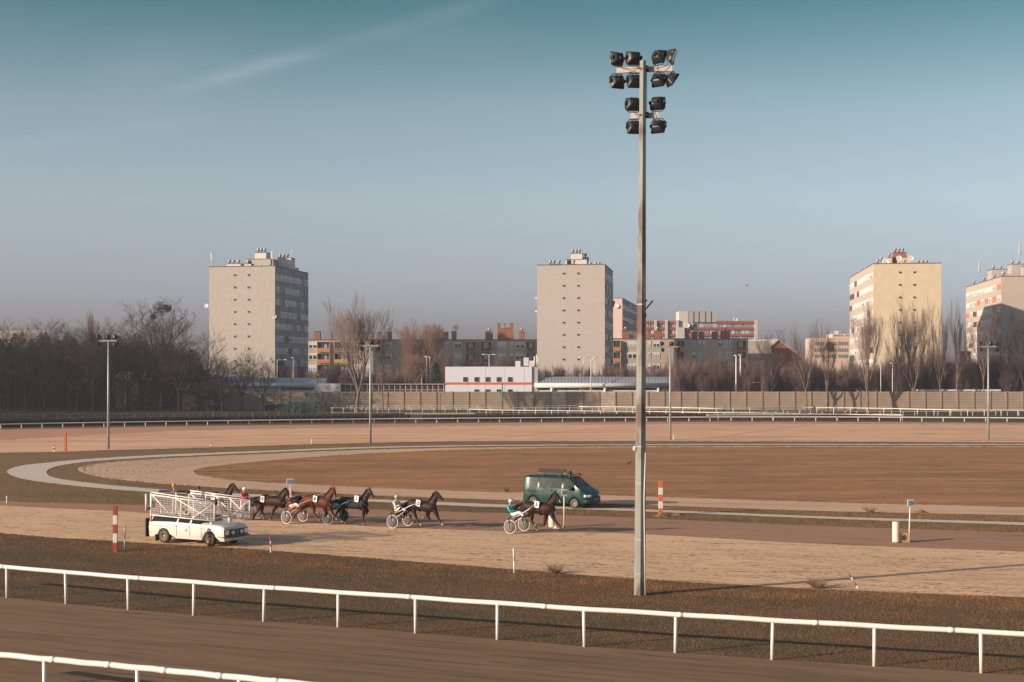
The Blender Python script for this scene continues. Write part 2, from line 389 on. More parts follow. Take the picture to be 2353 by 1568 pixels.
for line in ([(1470, 1013), (1601, 1008.5), (1656, 1004), (1740, 992), (1850, 978), (1916, 971)], [(1080, 1011), (1176, 1003), (1300, 992), (1420, 981), (1526, 973)], [(2215, 1014), (2300, 1008), (2400, 1001)]):
    pl_ = smooth_line(line, 10); qs = [P(u, v, .012) for u, v in pl_]
    for a_, b__ in zip(qs, qs[1:]):
        n_ = Vector((-(b__-a_).y, (b__-a_).x, 0)).normalized()*.13; tt.add([a_-n_, b__-n_, b__+n_, a_+n_], [(0, 1, 2, 3)])
tag(tt.build('dark_strips'), None, None, None, 'structure')
g_dark = ground_material('grass_dark', ('grass', (.075, .055, .03), (.045, .058, .025), (.09, .065, .035)))
sheet('paddock_grass', [(-400, 988), (0, 985), (500, 976.5), (900, 972), (1600, 967), (2353, 969.5), (2700, 971), (2900, 905), (-600, 905)], -0.006, g_dark)
# ---- grass tufts (one mass per strip)
gb = [mat('blade_brown', (.15, .092, .052), .9, var=.3, scale=.6), mat('blade_green', (.07, .078, .032), .9, var=.3, scale=.6), mat('blade_straw', (.28, .19, .095), .9, var=.3, scale=.6), mat('blade_rust', (.27, .105, .045), .9, var=.3, scale=.6)]
def blades(name, label, n, lo, hi, h, wts, u0=-60, u1=2420, bias=1.0, clump=.0, tilt=0.0):
    rng = np.random.default_rng(abs(hash(name)) % 1000 if False else len(name)*7+n % 97)
    us = rng.uniform(u0, u1, n*2); lo_v = np.array([interp(lo, u) for u in us]); hi_v = np.array([interp(hi, u) for u in us])
    # uniform in world depth, with patchy clumping
    Ylo = CAMH*F/(lo_v-HV); Yhi = CAMH*F/(hi_v-HV)
    t = rng.uniform(0, 1, n*2)**bias
    Y = Yhi + (Ylo-Yhi)*t; X = (us-CU)/F*Y
    if clump:
        q = np.sin(X*1.1+2*np.sin(Y*.7))+np.sin(Y*1.7+1.5*np.sin(X*.9))+rng.normal(0, .8, n*2)
        k = q > clump; X = X[k]; Y = Y[k]; t = t[k]
    X = X[:n]; Y = Y[:n]; T_ = t[:n]; k = len(X)
    hh = h*rng.uniform(.45, 1.3, k); ang = rng.uniform(0, math.pi, k); w = np.maximum(h*.07, .004)*rng.uniform(.7, 1.6, k)
    lean = rng.normal(0, .55, (k, 2))*hh[:, None]
    v = np.zeros((k, 3, 3)); v[:, 0, 0] = X-np.cos(ang)*w; v[:, 0, 1] = Y-np.sin(ang)*w; v[:, 1, 0] = X+np.cos(ang)*w; v[:, 1, 1] = Y+np.sin(ang)*w
    v[:, 2, 0] = X+lean[:, 0]; v[:, 2, 1] = Y+lean[:, 1]; v[:, 2, 2] = hh; v[:, :2, 2] = -.02
    zone = np.sin(X*.35+1.3*np.sin(Y*.5))+.6*np.sin(Y*1.3+X*.2)
    r = rng.uniform(0, 1, k)+zone*.14+(tilt*(T_-.5) if tilt else 0); cw = np.cumsum(wts)/sum(wts); mi = np.clip(np.searchsorted(cw, r), 0, 3)
    me = arr_mesh(name, v, np.arange(k*3).reshape(-1, 3), gb, mi)
    return tag(mesh_obj(name, me), label, None, None, 'stuff')
blades('grass', 'short brown and green winter grass between the near rail and the sand track', 200000, L_trackbot, [(u, v-1) for u, v in L_nearfence], .05, (4, 4, 1.0, 2.4), tilt=.9)
blades('grass', 'longer rusty grass along the near edge of the sand track', 60000, [(u, v-1.5) for u, v in L_trackbot], [(u, v+30) for u, v in L_trackbot], .065, (4, 2, 1.5, 3.5), bias=1.0, clump=-.2)
blades('grass', 'green and straw grass on the verge between sand track and pale path', 90000, [(15, 1088), (60, 1104), (180, 1119), (287, 1128), (463, 1138), (847, 1154), (1091, 1165), (1436, 1175), (1896, 1193), (2298, 1206), (2500, 1212)], [(u, v-1) for u, v in L_tracktop], .065, (3, 4, 1.5, 1))
blades('grass', 'dry brown grass between pale path and inner sand track', 40000, [(250, 1101), (463, 1118), (847, 1138), (1091, 1147), (1436, 1159), (1896, 1175), (2298, 1184), (2500, 1189)], [(250, 1112), (463, 1129), (847, 1146), (1091, 1156), (1436, 1168), (1896, 1186), (2298, 1198), (2500, 1204)], .075, (5, 1, 2, 2), u0=255)
blades('grass', 'dry tufty grass of the infield lawn', 90000, [(440, 1083), (520, 1069), (600, 1061), (760, 1048), (900, 1041), (1100, 1034), (1400, 1030), (2500, 1029)], [(440, 1084), (500, 1098), (600, 1107), (847, 1120), (1091, 1129), (1436, 1139), (1896, 1153), (2500, 1168)], .10, (5, 2.5, 3, 3), u0=445, clump=.3)
# ------------------------------------------------------------------ rails
def rail_line(name, label, base, hgt, posts_u, r_rail, r_post, bracket=0.0, cat='rail', m=None, low=None, jit=0.0, group=None):
    "base: display polyline of the foot of the fence; posts_u: display columns of the posts"
    m = m or rail_white
    t = empty(name, label, cat, P(base[0][0], base[0][1]), 0, group); o0 = t.location.copy()
    pts = [P(u, interp(base, u)) for u in [base[0][0]+(base[-1][0]-base[0][0])*i/60 for i in range(61)]]
    rp_ = [p-o0+Vector((0, 0, hgt+(.006*math.sin(i*1.1)+random.uniform(-.002, .002))*(r_rail > .07 and jit > 0))) for i, p in enumerate(pts)]
    b = MB().mt(m, True); b.tube(rp_, r_rail, 12)
    if jit:
        sm_ = mat('joint_grime', (.38, .33, .28), .7)
        for i in range(3, 60, 7):
            d = (rp_[i+1]-rp_[i]).normalized(); c = rp_[i].lerp(rp_[i+1], .5); b.mt(m, True); b.tube([c-d*.09, c+d*.09], r_rail+.0015, 12); b.mt(sm_); b.tube([c-d*.094, c-d*.09], r_rail+.0025, 12); b.tube([c+d*.09, c+d*.094], r_rail+.0025, 12)
    b.build('rail', t)
    if low:
        b = MB().mt(m, True); b.tube([p-o0+Vector((0, 0, low)) for p in pts], r_rail*.7, 6); b.build('lower_rail', t)
    pm = MB().mt(m, True)
    if bracket:
        pm.tube([(0, bracket, 0), (0, bracket, hgt*.62), (0, bracket*.7, hgt*.85), (0, 0, hgt)], r_post, 8)
    else: pm.tube([(0, 0, -.05), (0, 0, hgt)], r_post, 10)
    me = pm.mesh('post')
    for u in posts_u:
        p = P(u, interp(base, u)); q = mesh_obj('post', me, t); q.location = p-o0
        if jit: q.rotation_euler = (random.uniform(-jit, jit), random.uniform(-jit, jit), 0)
    return t
rail_line('rail_fence', 'thick white tubular rail along the grass edge, across the whole foreground', [(-150, 1357), (16, 1374), (152, 1388.5), (295, 1401.5), (445, 1414.5), (606, 1428.5), (776, 1441.5), (955, 1455.5), (1143, 1470.5), (1343, 1486.5), (1552, 1500.5), (1774, 1516.5), (2009, 1531.5), (2255, 1547), (2520, 1563)],
          1.13, [-112, 16, 152, 295, 445, 606, 777, 955, 1143, 1343, 1552, 1774, 2009, 2255, 2510], .075, .052, jit=.025)
rail_line('rail_fence', 'white tubular rail crossing only the bottom left corner, nearest of all', [(-200, 1576), (0, 1608), (293, 1640), (574, 1672), (900, 1709)], 1.13, [-100, 103, 317, 549, 790], .075, .055, jit=.02)
far_base = [(-200, 992), (0, 987), (120, 984.3), (500, 978), (900, 973), (1300, 970), (1700, 968.5), (2000, 968.7), (2353, 971), (2560, 973)]
pu = []; u = 1.0
while u < 2480: pu.append(u); u += 47.4+1.7*u/2353
rail_line('rail_fence', 'low white rail with bracket posts along the back of the far sand track', far_base, .74, [-46]+pu, .085, .085, bracket=.22)
# ------------------------------------------------------------------ hedge behind the far rail
hedge_m = mat('hedge_twigs', (.05, .026, .022), .95, var=.4, scale=2.5)
def hedge(label, u0, u1, off, hgt, wid):
    rng = random.Random(int(u0)); t = MB().mt(hedge_m)
    n = int((u1-u0)/3); rows = []
    pts = [P(u0+(u1-u0)*i/n, interp(far_base, u0+(u1-u0)*i/n)-off) for i in range(n+1)]
    prof = [(0, 0), (0, .5), (0, .9), (.15, 1), (.5, 1.03), (.85, 1), (1, .9), (1, .5), (1, 0)]
    for p in pts: rows.append([p+Vector((rng.uniform(-.1, .1), q*wid+rng.uniform(-.08, .08), z*hgt+rng.uniform(-.07, .07)*(z > 0))) for q, z in prof])
    t.rings(rows, caps=True)
    # twigs standing out of the hedge
    for i in range(int((u1-u0)*7)):
        p = pts[rng.randrange(len(pts))]+Vector((rng.uniform(-.2, .2), 0, 0)); f = rng.random()
        if f < .5: a = p+Vector((0, rng.uniform(0, wid), hgt*.95)); d = Vector((rng.uniform(-.1, .1), rng.uniform(-.1, .1), rng.uniform(.08, .25)))
        else: a = p+Vector((0, 0, hgt*rng.random())); d = Vector((rng.uniform(-.12, .12), -.12, rng.uniform(.0, .2)))
        w = Vector((.03, 0, 0)); t.add([a-w, a+w, a+d], [(0, 1, 2)])
    return tag(t.build('hedge'), label, 'hedge')
hedge('long clipped dark hedge behind the far rail, left of the gap', -150, 941, 4.5, 1.12, 1.4)
hedge('clipped dark hedge behind the far rail, right of the gap', 973, 2004, 4.0, .98, 1.4)
hedge('short dark hedge end behind the far rail beside the end of the white rails', 2006, 2066, 3.5, .9, 1.3)
# rails and fences of the paddock beyond
def rl(v, Y0=None): return v
def rail_from_rail(name, label, pts, hgt, pu, r=.05, rp=.05, low=None, m=None, cat='rail'):
    "pts give the RAIL's own line; work out the foot"
    base = []
    for u, v in pts:
        Y = (CAMH-hgt)*F/(v-HV); base.append((u, HV+CAMH*F/Y))
    return rail_line(name, label, base, hgt, pu, r, rp, 0, cat, m, low)
fr = lambda a, b, s: [a+s*i for i in range(int((b-a)/s)+1)]
rail_from_rail('rail_fence', 'white rail with short posts starting above the hedge gap, left of the green post', [(1078, 940.5), (1125, 942.6), (1320, 944.5), (1500, 946), (1640, 948.5), (1830, 950.5), (2050, 952.5), (2072, 953)], .95, fr(1080, 2070, 37.5), .075, .06)
rail_from_rail('rail_fence', 'wavy upper white rail across the paddock in front of the concrete wall', [(1330, 934.5), (1450, 935.5), (1556, 936.8), (1640, 938.8), (1740, 938.3), (1850, 936.6), (1950, 937.6), (2050, 939), (2120, 941), (2200, 942.6), (2353, 943.2), (2500, 944)], 1.15, fr(1338, 2490, 38.5), .085, .07)
rail_from_rail('rail_fence', 'low white rail lying on the far hedge, ending beside a single post', [(1623, 954.2), (1780, 953.6), (1950, 952.6), (2076, 954.6)], .95, [1650, 1775, 2074], .07, .04)
rail_from_rail('rail_fence', 'short white rail lying over the gap in the far hedge', [(931, 951.5), (1092, 951.2)], .98, [934, 985, 1040, 1089], .065, .04)
thin_white = mat('thin_white', (.58, .57, .53), .5, var=.1)
rail_from_rail('metal_fence', 'thin pale fence with lower bar in the shade of the tall poplars', [(760, 937.5), (1060, 937.2), (1490, 937)], 1.2, fr(763, 1488, 26), .035, .045, .25, thin_white, 'fence')
rail_from_rail('metal_fence', 'thin pale fence close to the concrete wall behind the tall poplars', [(804, 932.8), (1300, 932.4), (1330, 932.4)], 1.1, fr(806, 1330, 26.5), .035, .04, None, thin_white, 'fence')
rail_from_rail('metal_fence', 'pale fence close under the concrete wall on the right half', [(1611, 928.8), (2000, 929.2), (2353, 929.2), (2500, 929.4)], 1.3, fr(1614, 2490, 25.6), .04, .045, .2, thin_white, 'fence')
rail_from_rail('metal_fence', 'low pale fence on the dark grass at the right end of the paddock', [(1560, 946.5), (1900, 945), (2353, 946), (2500, 946.5)], .9, fr(1570, 2490, 26.6), .035, .045, None, thin_white, 'fence')
rail_from_rail('metal_fence', 'faint grey fence in front of the dark wood on the left', [(-60, 953), (300, 951), (500, 948), (640, 946)], 1.0, fr(-50, 640, 30), .03, .04, None, mat('grey_metal', (.25, .28, .29), .6), 'fence')
# ------------------------------------------------------------------ concrete wall
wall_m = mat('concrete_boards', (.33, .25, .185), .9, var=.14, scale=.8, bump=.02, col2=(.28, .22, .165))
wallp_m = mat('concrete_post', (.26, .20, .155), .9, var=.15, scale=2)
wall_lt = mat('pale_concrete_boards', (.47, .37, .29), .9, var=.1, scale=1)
WY = 315.0; WX0 = PX(440, WY); PW = 37.45/F*WY; NP = 54; WH = 4.12
wall = empty('concrete_wall', 'long tan noise wall of concrete boards and posts behind the racecourse', 'wall', (WX0, WY, 0))
def board_panel(m):
    b = MB().mt(m); rows = 7; h = WH/rows
    prof = []
    for i in range(rows):
        z = i*h; prof += [(0.03, z), (-.045, z+.05), (-.045, z+h-.12), (.03, z+h-.03)]
    prof += [(.03, WH), (.15, WH), (.15, 0)]
    n = len(prof); vs = [(x, y, z) for x in (.12, PW-.12) for y, z in prof]
    b.add(vs, [tuple(range(n)), tuple(range(2*n-1, n-1, -1))]+[(i, i+n, (i+1) % n+n, (i+1) % n) for i in range(n)])
    return b.mesh('wall_panel')
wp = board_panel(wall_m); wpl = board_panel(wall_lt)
b = MB().mt(wallp_m); b.box(-.16, .16, -.16, .22, -.1, WH+.06); postm = b.mesh('post')
for i in range(NP):
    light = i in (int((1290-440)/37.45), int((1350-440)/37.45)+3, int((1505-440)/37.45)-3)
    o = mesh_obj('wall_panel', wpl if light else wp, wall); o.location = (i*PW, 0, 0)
for i in range(NP+1):
    o = mesh_obj('post', postm, wall); o.location = (i*PW, 0, 0)
# pale fascia strip over the wall's right end
b = MB().mt(white_paint); x0 = PX(2106, WY+3); x1 = PX(2300, WY+3); b.box(0, x1-x0, 0, .5, 0, .38); 
for i in range(5): b.box(1+i*(x1-x0-2)/4-.1, 1+i*(x1-x0-2)/4+.1, .1, .3, -4.3, 0)
o = b.build('platform_canopy'); o.location = (x0, WY+3, 4.2); tag(o, 'flat pale canopy edge just above the concrete wall at the right', 'canopy')
# ------------------------------------------------------------------ buildings
win_frame = mat('window_frame', (.68, .68, .67), .5, var=.08)
glass_dk = mat('window_glass', (.035, .05, .06), .12, .0, var=.4, scale=.5, spec=.6)
glass_md = mat('window_glass_curtain', (.29, .35, .39), .25, var=.35, scale=.6)
blind_m = mat('white_blind', (.55, .54, .52), .6, var=.06)
brown_fr = mat('brown_frame', (.14, .07, .045), .6)
red_panel = mat('salmon_panel', (.55, .20, .13), .7)
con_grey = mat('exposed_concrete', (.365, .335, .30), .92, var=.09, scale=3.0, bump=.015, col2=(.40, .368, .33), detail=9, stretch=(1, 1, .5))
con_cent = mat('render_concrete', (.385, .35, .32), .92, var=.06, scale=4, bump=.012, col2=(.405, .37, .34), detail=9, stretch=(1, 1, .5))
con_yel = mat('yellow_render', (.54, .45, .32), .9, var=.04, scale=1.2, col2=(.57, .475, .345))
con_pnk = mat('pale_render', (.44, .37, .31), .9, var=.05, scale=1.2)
side_shade_grey = mat('side_concrete_shade', (.29, .295, .29), .9, var=.14, scale=1.1, col2=(.22, .22, .22))  # bluish shade of the tower sides is put into this grey
brick = mat('chimney_brick', (.28, .115, .07), .85, var=.18, scale=6)
roof_dk = mat('roof_edge', (.10, .09, .085), .8)
flue_m = mat('flue_metal', (.36, .35, .33), .5, .4, var=.1)
white_ren = mat('white_render', (.56, .54, .52), .8, var=.05, scale=1.2)
def window_mesh(w, h, bars, gm, fm=None, shut=0.0, name='window', deep=.12):
    b = MB(); f = .07
    b.mt(fm or win_frame)
    b.box(0, w, -.03, deep, 0, f); b.box(0, w, -.03, deep, h-f, h); b.box(0, f, -.03, deep, f, h-f); b.box(w-f, w, -.03, deep, f, h-f)
    for q in bars: b.box(w*q-.04, w*q+.04, -.02, deep, f, h-f)
    b.mt(gm); b.box(f, w-f, .03, .06, f, h-f)
    if shut > 0: b.mt(blind_m); b.box(f, w-f, -.01, .025, h-f-(h-2*f)*shut, h-f)
    return b.mesh(name)
def roof_kit(t, items):
    "items (kind, x, y, z, ...) in the building's own frame"
    for it in items:
        k, x, y, z = it[:4]
        if k == 'hut':
            _, _, _, _, w, d, h, m = it; b = MB().mt(m); b.box(x, x+w, y, y+d, z, z+h); b.mt(roof_dk); b.box(x-.1, x+w+.1, y-.1, y+d+.1, z+h, z+h+.12); b.build('roof_hut', t)
        elif k == 'door': b = MB().mt(dark); b.box(x, x+1.1, y-.02, y, z, z+2.1); b.build('roof_door', t)
        elif k == 'vent':
            b = MB().mt(flue_m, True); b.lathe([(.22, 0), (.22, .5), (.38, .62), (.42, 1.0), (.2, 1.12)], 10, Matrix.Translation((x, y, z))); b.build('flue', t)
        elif k == 'dish':
            r = it[4]; b = MB().mt(white_paint, True)
            Mx = Matrix.Translation((x, y, z)) @ Matrix.Rotation(R(it[5] if len(it) > 5 else 75), 4, 'X'); b.lathe([(.02, -.25*r), (.5*r, -.2*r), (.85*r, -.08*r), (r, 0), (.84*r, -.02*r), (.5*r, -.13*r), (.02, -.2*r)], 16, Mx)
            b.mt(steel).cyl((x, y+.05, z-r*1.2), (x, y+.1, z), .06, 6); b.build('satellite_dish', t)
        elif k == 'mast':
            h = it[4]; b = MB().mt(steel); b.cyl((x, y, z), (x, y, z+h), .07, 6)
            if len(it) > 5: b.mt(white_paint); b.box(x-.35, x-.1, y-.1, y+.15, z+h*.5, z+h*1.02); b.mt(steel); b.box(x-.2, x+.45, y-.04, y+.04, z+h*.55, z+h*.6); b.cyl((x+.4, y, z), (x+.1, y, z+h*.55), .05, 5)
            b.build('antenna', t)
        elif k == 'pipes':
            b = MB().mt(flue_m)
            for i in range(it[4]): b.cyl((x+i*1.0, y+i % 2, z), (x+i*1.0, y+i % 2, z+.7), .13, 6)
            b.build('roof_pipes', t)
def tower(label, uR, vR, D, uL, Ldepth, theta, hv, wall_m_, side_m, side='R', floors=10, pitch=3.04, small=(.36, .57), protos=None, side_n=8, roof=(), top_off=0, win_h=1.45, joint=True, cat='apartment block', small_sz=(1.05, .5)):
    """near corner at (uR,vR,D); front runs to uL.  side='R': the long side recedes at the right, 'L': at the left"""
    th = R(theta); c = A(uR, vR, D); Ht = c.z
    sgn = -1 if side == 'R' else 1
    e1 = Vector((sgn*math.cos(th), -sgn*math.sin(th), 0)) if side == 'R' else Vector((math.cos(th), -math.sin(th), 0))
    # width so that the front ends at uL
    k = (uL-CU)/F; s_ = (k*c.y-c.x)/(e1.x-k*e1.y)
    Wd = abs(s_)
    # local frame: x to the right along the front, y away, origin front-left on the ground
    xv = Vector((math.cos(th), -math.sin(th), 0))
    org = Vector((c.x, c.y, 0)) - (xv*Wd if side == 'R' else xv*0)
    t = empty('apartment_tower', label, cat, org, -th)
    b = MB().mt(wall_m_); b.box(0, Wd, .0, .35, 0, Ht); b.build('front_wall', t)
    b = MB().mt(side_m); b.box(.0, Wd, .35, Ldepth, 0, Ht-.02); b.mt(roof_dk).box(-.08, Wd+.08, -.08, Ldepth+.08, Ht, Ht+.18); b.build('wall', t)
    # bands on the side
    sx = Wd if side == 'R' else 0
    bm_ = MB().mt(side_m)
    for i in range(floors):
        z = Ht-1.9-i*pitch
        bm_.box(*( (sx, sx+.10) if side == 'R' else (sx-.10, sx)), .4, Ldepth-.1, Ht-3.40-i*pitch-(pitch-win_h)+.02, Ht-3.40-i*pitch)
    bm_.build('parapet_bands', t)
    # small stair windows in the end wall
    sw = window_mesh(small_sz[0]*.62, small_sz[1], (), dark, mat('grey_frame2', (.30, .27, .24), .7), 0, 'window', .06)
    for i in range(floors):
        z = Ht-2.35-i*pitch
        for q in small:
            o = mesh_obj('window', sw, t); o.location = (Wd*q, -.07, z)
    # side windows
    rr = random.Random(int(uR)); usable = Ldepth-.8
    for i in range(floors):
        z = Ht-1.95-.28-i*pitch-.0
        y = .5
        for j in range(side_n):
            me = rr.choice(protos); w = usable/side_n*rr.uniform(.86, .96)
            o = mesh_obj('window', me, t); o.scale = (w, 1, win_h)
            if side == 'R': o.rotation_euler = (0, 0, R(90)); o.location = (sx+.13, y, z-win_h*.0-win_h+.3)
            else: o.rotation_euler = (0, 0, R(-90)); o.location = (sx-.13, y+w, z-win_h+.3)
            y += usable/side_n
    roof_kit(t, roof)
    if joint:
        jm = mat('panel_joint', tuple(x*.86 for x in (.40, .35, .29)), .95)
        b = MB().mt(jm)
        for i in range(1, floors, 2): b.box(.0, Wd, -.006, .0, Ht-i*pitch-.5, Ht-i*pitch-.46)
        b.build('panel_joints', t)
    return t, Wd, Ht
def unit_windows(kinds):
    return [window_mesh(1, 1, b_, g, f, s) for b_, g, f, s in kinds]
gset = unit_windows([((.33, .66), glass_md, None, 0), ((.5,), glass_dk, None, .3), ((.25, .5, .75), glass_md, None, .0), ((.6,), glass_dk, brown_fr, 0), ((.33,), glass_md, None, .55), ((.5,), glass_dk, brown_fr, .0), ((.4, .7), glass_md, None, .2)])
yset = unit_windows([((.33, .66), glass_md, None, .35), ((.5,), glass_dk, None, .5), ((.25, .5, .75), glass_md, None, .6), ((.6,), glass_dk, brown_fr, 0), ((.33,), glass_md, None, .8), ((.4, .7), blind_m, None, .2)])
pset = unit_windows([((.33, .66), glass_md, None, .5), ((.5,), glass_md, None, .3), ((.5,), red_panel, red_panel, 0), ((.6,), glass_dk, brown_fr, 0), ((.5,), glass_md, None, .6), ((.4, .7), blind_m, None, .2)])
H1 = 34.6
tower('tall grey concrete apartment tower with mobile masts on its roof, left, behind the dark trees', 632, 612, 351, 480.5, 26, 10, 0, con_grey, side_shade_grey, 'R', protos=gset, side_n=8, small=(.375, .585),
      roof=[('hut', 3.8, 2.2, H1, 3.6, 3, .9, white_ren), ('vent', 4.2, 3, H1+.9), ('vent', 5.3, 3, H1+.9), ('vent', 6.6, 3, H1+.9),
            ('hut', 7.0, 7, H1, 6.5, 6, 2.4, con_cent), ('door', 7.4, 7, H1), ('hut', 9.0, 8, H1+2.4, 3.0, 3, 1.7, white_ren), ('vent', 9.6, 9, H1+4.2), ('vent', 10.4, 9, H1+4.2), ('vent', 11.3, 9, H1+4.2),
            ('hut', 8.4, 2, H1, 1.8, 2, .8, white_ren), ('vent', 9.1, 3, H1+.8), ('hut', 13.6, 12, H1, 3.6, 3, 3.0, white_ren), ('vent', 14, 13, H1+3), ('vent', 15, 13, H1+3), ('vent', 15.9, 13, H1+3),
            ('mast', .5, .8, H1, 3.6, 1), ('mast', 16.2, 1, H1, 3.8, 1), ('mast', 16.0, 16, H1, 5.5), ('pipes', 12.5, 2, H1, 4), ('hut', 14.6, 17, H1, 1.6, 4, .9, white_ren), ('vent', 15.2, 18, H1+.9), ('vent', 15.2, 20, H1+.9),
            ('dish', -.7, 0, H1-9.6, .55), ('dish', 17.0, .0, H1-12.4, .55)])
tower('tall beige apartment tower in the centre, left of the big floodlight mast', 1390, 608.5, 351, 1234, 25, 8.5, 0, con_cent, side_shade_grey, 'R', protos=gset, side_n=6, small=(.378, .592),
      roof=[('hut', 2.8, 1.5, H1, 3, 2.5, .7, white_ren), ('vent', 3.1, 2, H1+.7), ('vent', 4.0, 2, H1+.7), ('vent', 5.3, 2, H1+.7), ('hut', 6.4, 6, H1, 5.4, 5, 2.2, white_ren), ('door', 6.8, 6, H1), ('hut', 7.7, 7, H1+2.2, 2.9, 3, 1.6, white_ren), ('vent', 8.1, 8, H1+3.9), ('vent', 9, 8, H1+3.9), ('vent', 9.8, 8, H1+3.9),
            ('hut', 10.7, 9, H1+2.2, 1.2, 2, .7, white_ren), ('vent', 11.2, 9.5, H1+2.9), ('hut', 8.2, 2, H1, 1.4, 1.5, .7, white_ren), ('vent', 8.9, 2.5, H1+.7), ('pipes', 12, 4, H1, 4), ('vent', 12.8, 5, H1+.3), ('vent', 14.2, 5, H1+.3), ('vent', 15, 5, H1+.3), ('hut', 12.0, 7, H1, 3.6, 3, .5, roof_dk), ('dish', -.3, .3, H1-7.7, .25), ('dish', -.3, .3, H1-11, .25)])
tower('sunlit yellow apartment tower with roof dishes, right of centre behind the bare trees', 2007, 607, 346, 2163, 50, 7, 0, con_yel, con_pnk, 'L', protos=yset, side_n=9, small=(.375, .585), joint=False,
      roof=[('vent', 1.2, 1.5, H1+.3), ('dish', 3.2, 1.2, H1+.7, 1.0, 80), ('vent', 2.6, 6, H1+1.2), ('hut', 4.4, 4, H1, 5.0, 5, 2.0, con_yel), ('hut', 5.6, 5, H1+2, 3.0, 3, 1.3, brick), ('vent', 6, 6, H1+3.4), ('vent', 6.9, 6, H1+3.4), ('vent', 7.8, 6, H1+3.4), ('vent', 4.4, 5, H1+2), ('dish', 6.4, 1.5, H1+1.6, .75, 80), ('dish', 9.2, 1.5, H1+1.6, .75, 80), ('vent', 7.6, 1.5, H1+.2), ('vent', 10.9, 2, H1), ('vent', 11.9, 2, H1), ('vent', 12.8, 2, H1), ('door', 5, 3.98, H1),
            ('vent', .6, 20, H1-.2), ('vent', .6, 33, H1-.2)])
tower('pale apartment tower with salmon window panels at the right edge, half in shade', 2301, 636, 384, 2560, 49, 7, 0, con_pnk, con_pnk, 'L', protos=pset, side_n=9, small=(.64,), joint=False,
      roof=[('vent', 1, 2, H1), ('vent', .6, 12, H1), ('vent', .6, 26, H1), ('vent', .6, 40, H1), ('hut', .4, 14, H1, 7, 6, 2.6, con_cent), ('vent', 1, 15, H1+2.6), ('vent', 3, 15, H1+2.6), ('vent', 5, 15, H1+2.6), ('hut', 4, 6, H1, 6, 5, 3.4, con_cent), ('vent', 4.4, 7, H1+3.4), ('vent', 6, 7, H1+3.4), ('vent', 7.6, 7, H1+3.4), ('hut', 6, 1, H1, 6, 3, 2.4, con_cent), ('door', 7, .98, H1), ('mast', .3, 30, H1, 6, 1), ('mast', .3, 22, H1, 4), ('mast', 6, 5, H1+3, 6, 1), ('mast', 5.4, 12, H1, 7.5), ('pipes', 1, 3, H1, 5), ('vent', 8.8, 2, H1+2.4), ('vent', 2.2, 9, H1+.4)])
# pale tower behind
tc_ = tower('distant pinkish apartment tower with stepped roof, just right of the beige central tower', 1430, 686, 480, 1400, 60, 10, 0, mat('pink_render', (.56, .43, .38), .9, var=.05), side_shade_grey, 'R', protos=gset, side_n=5, pitch=3.9, floors=6, small=(), joint=False, win_h=1.9,
      roof=[('dish', 2.6, -.3, 31.0, .9), ('door', .8, -.01, 30.6), ('hut', 4.4-3, 20, 33.3-2.2, 3.3, 14, 2.0, mat('pink_render', (0,)*3)), ('hut', 1.4, 42, 31.1, 3.3, 14, 1.8, MATS['pink_render'])])
def block(label, u0, u1, vtop, Y, pitch, floors, wm_, bays, roof, depth=12, seed=1, cat='apartment block', wallname='wall'):
    rr = random.Random(seed); c = A(u0, vtop, Y); Ht = c.z; Wd = PX(u1, Y)-PX(u0, Y)
    t = empty('apartment_block', label, cat, (c.x, Y, 0))
    b = MB().mt(wm_); b.box(0, Wd, .0, depth, 0, Ht-.01); b.mt(roof_dk).box(-.1, Wd+.1, -.15, depth, Ht, Ht+.2); b.build(wallname, t)
    def wx(u): return PX(u, Y)-c.x
    for i in range(floors):
        z = Ht-pitch*(i+1)+1.0
        for kind, ua, ub in bays:
            x0, x1 = wx(ua), wx(ub); w = x1-x0
            if kind == 'b':   # balcony
                bb = MB().mt(mat('loggia_shade', (.10, .085, .07), .9)); bb.box(x0, x1, -.01, .0, z-.9, z+1.55)
                fr_ = MB().mt(wm_); fr_.box(x0-.25, x1+.25, -1.0, -.0, z-1.15, z-1.0); fr_.box(x0-.25, x0-.1, -1.0, -.0, z-1.0, z+1.6); fr_.box(x1+.1, x1+.25, -1, -.0, z-1, z+1.6); fr_.box(x0-.25, x1+.25, -1.0, -.0, z+1.6, z+1.72)
                o = fr_.build('balcony', t); bb.build('window', o)  # bb is the loggia's shade painted as a dark sheet, no pane
                pm = [mat('yellow_panel', (.42, .30, .06), .7), mat('orange_panel', (.52, .20, .07), .7), mat('rust_panel', (.16, .07, .05), .7)][rr.randrange(3) if u0 < 1300 and ua < 850 else 2 if ua > 850 and u0 < 1300 else rr.randrange(3)]
                p_ = MB().mt(pm); p_.box(x0-.1, x1+.1, -1.03, -.98, z-.95, z-.05); p_.build('balcony_panel', o)
                wo = mesh_obj('window', rr.choice(gset), o); wo.location = (x0+w*.25, -.1, z-.6); wo.scale = (w*.5, 1, 2.0)
            else:
                o = mesh_obj('window', rr.choice(yset[:3]+gset[:3]+[yset[4]]), t); o.scale = (w, 1, 1.7); o.location = (x0, -.10, z-.1)
    for kind, ua, ub, h in roof:
        x0, x1 = wx(ua), wx(ub)
        if kind == 'c':
            b = MB().mt(brick); b.box(x0, x1, 2, 4, Ht, Ht+h); b.mt(roof_dk); b.box(x0-.1, x1+.1, 1.9, 4.1, Ht+h, Ht+h+.12); b.build('chimney', t)
        elif kind == 'f': roof_kit(t, [('vent', (x0+x1)/2, 3, Ht+h)])
        elif kind == 'd': roof_kit(t, [('dish', (x0+x1)/2, 1.5, Ht+h, .9, 60)])
        elif kind == 'g':
            b = MB().mt(mat('grey_render', (.2, .18, .17), .9)); b.box(x0, x1, 2, 4, Ht, Ht+h); b.build('chimney', t)
    return t
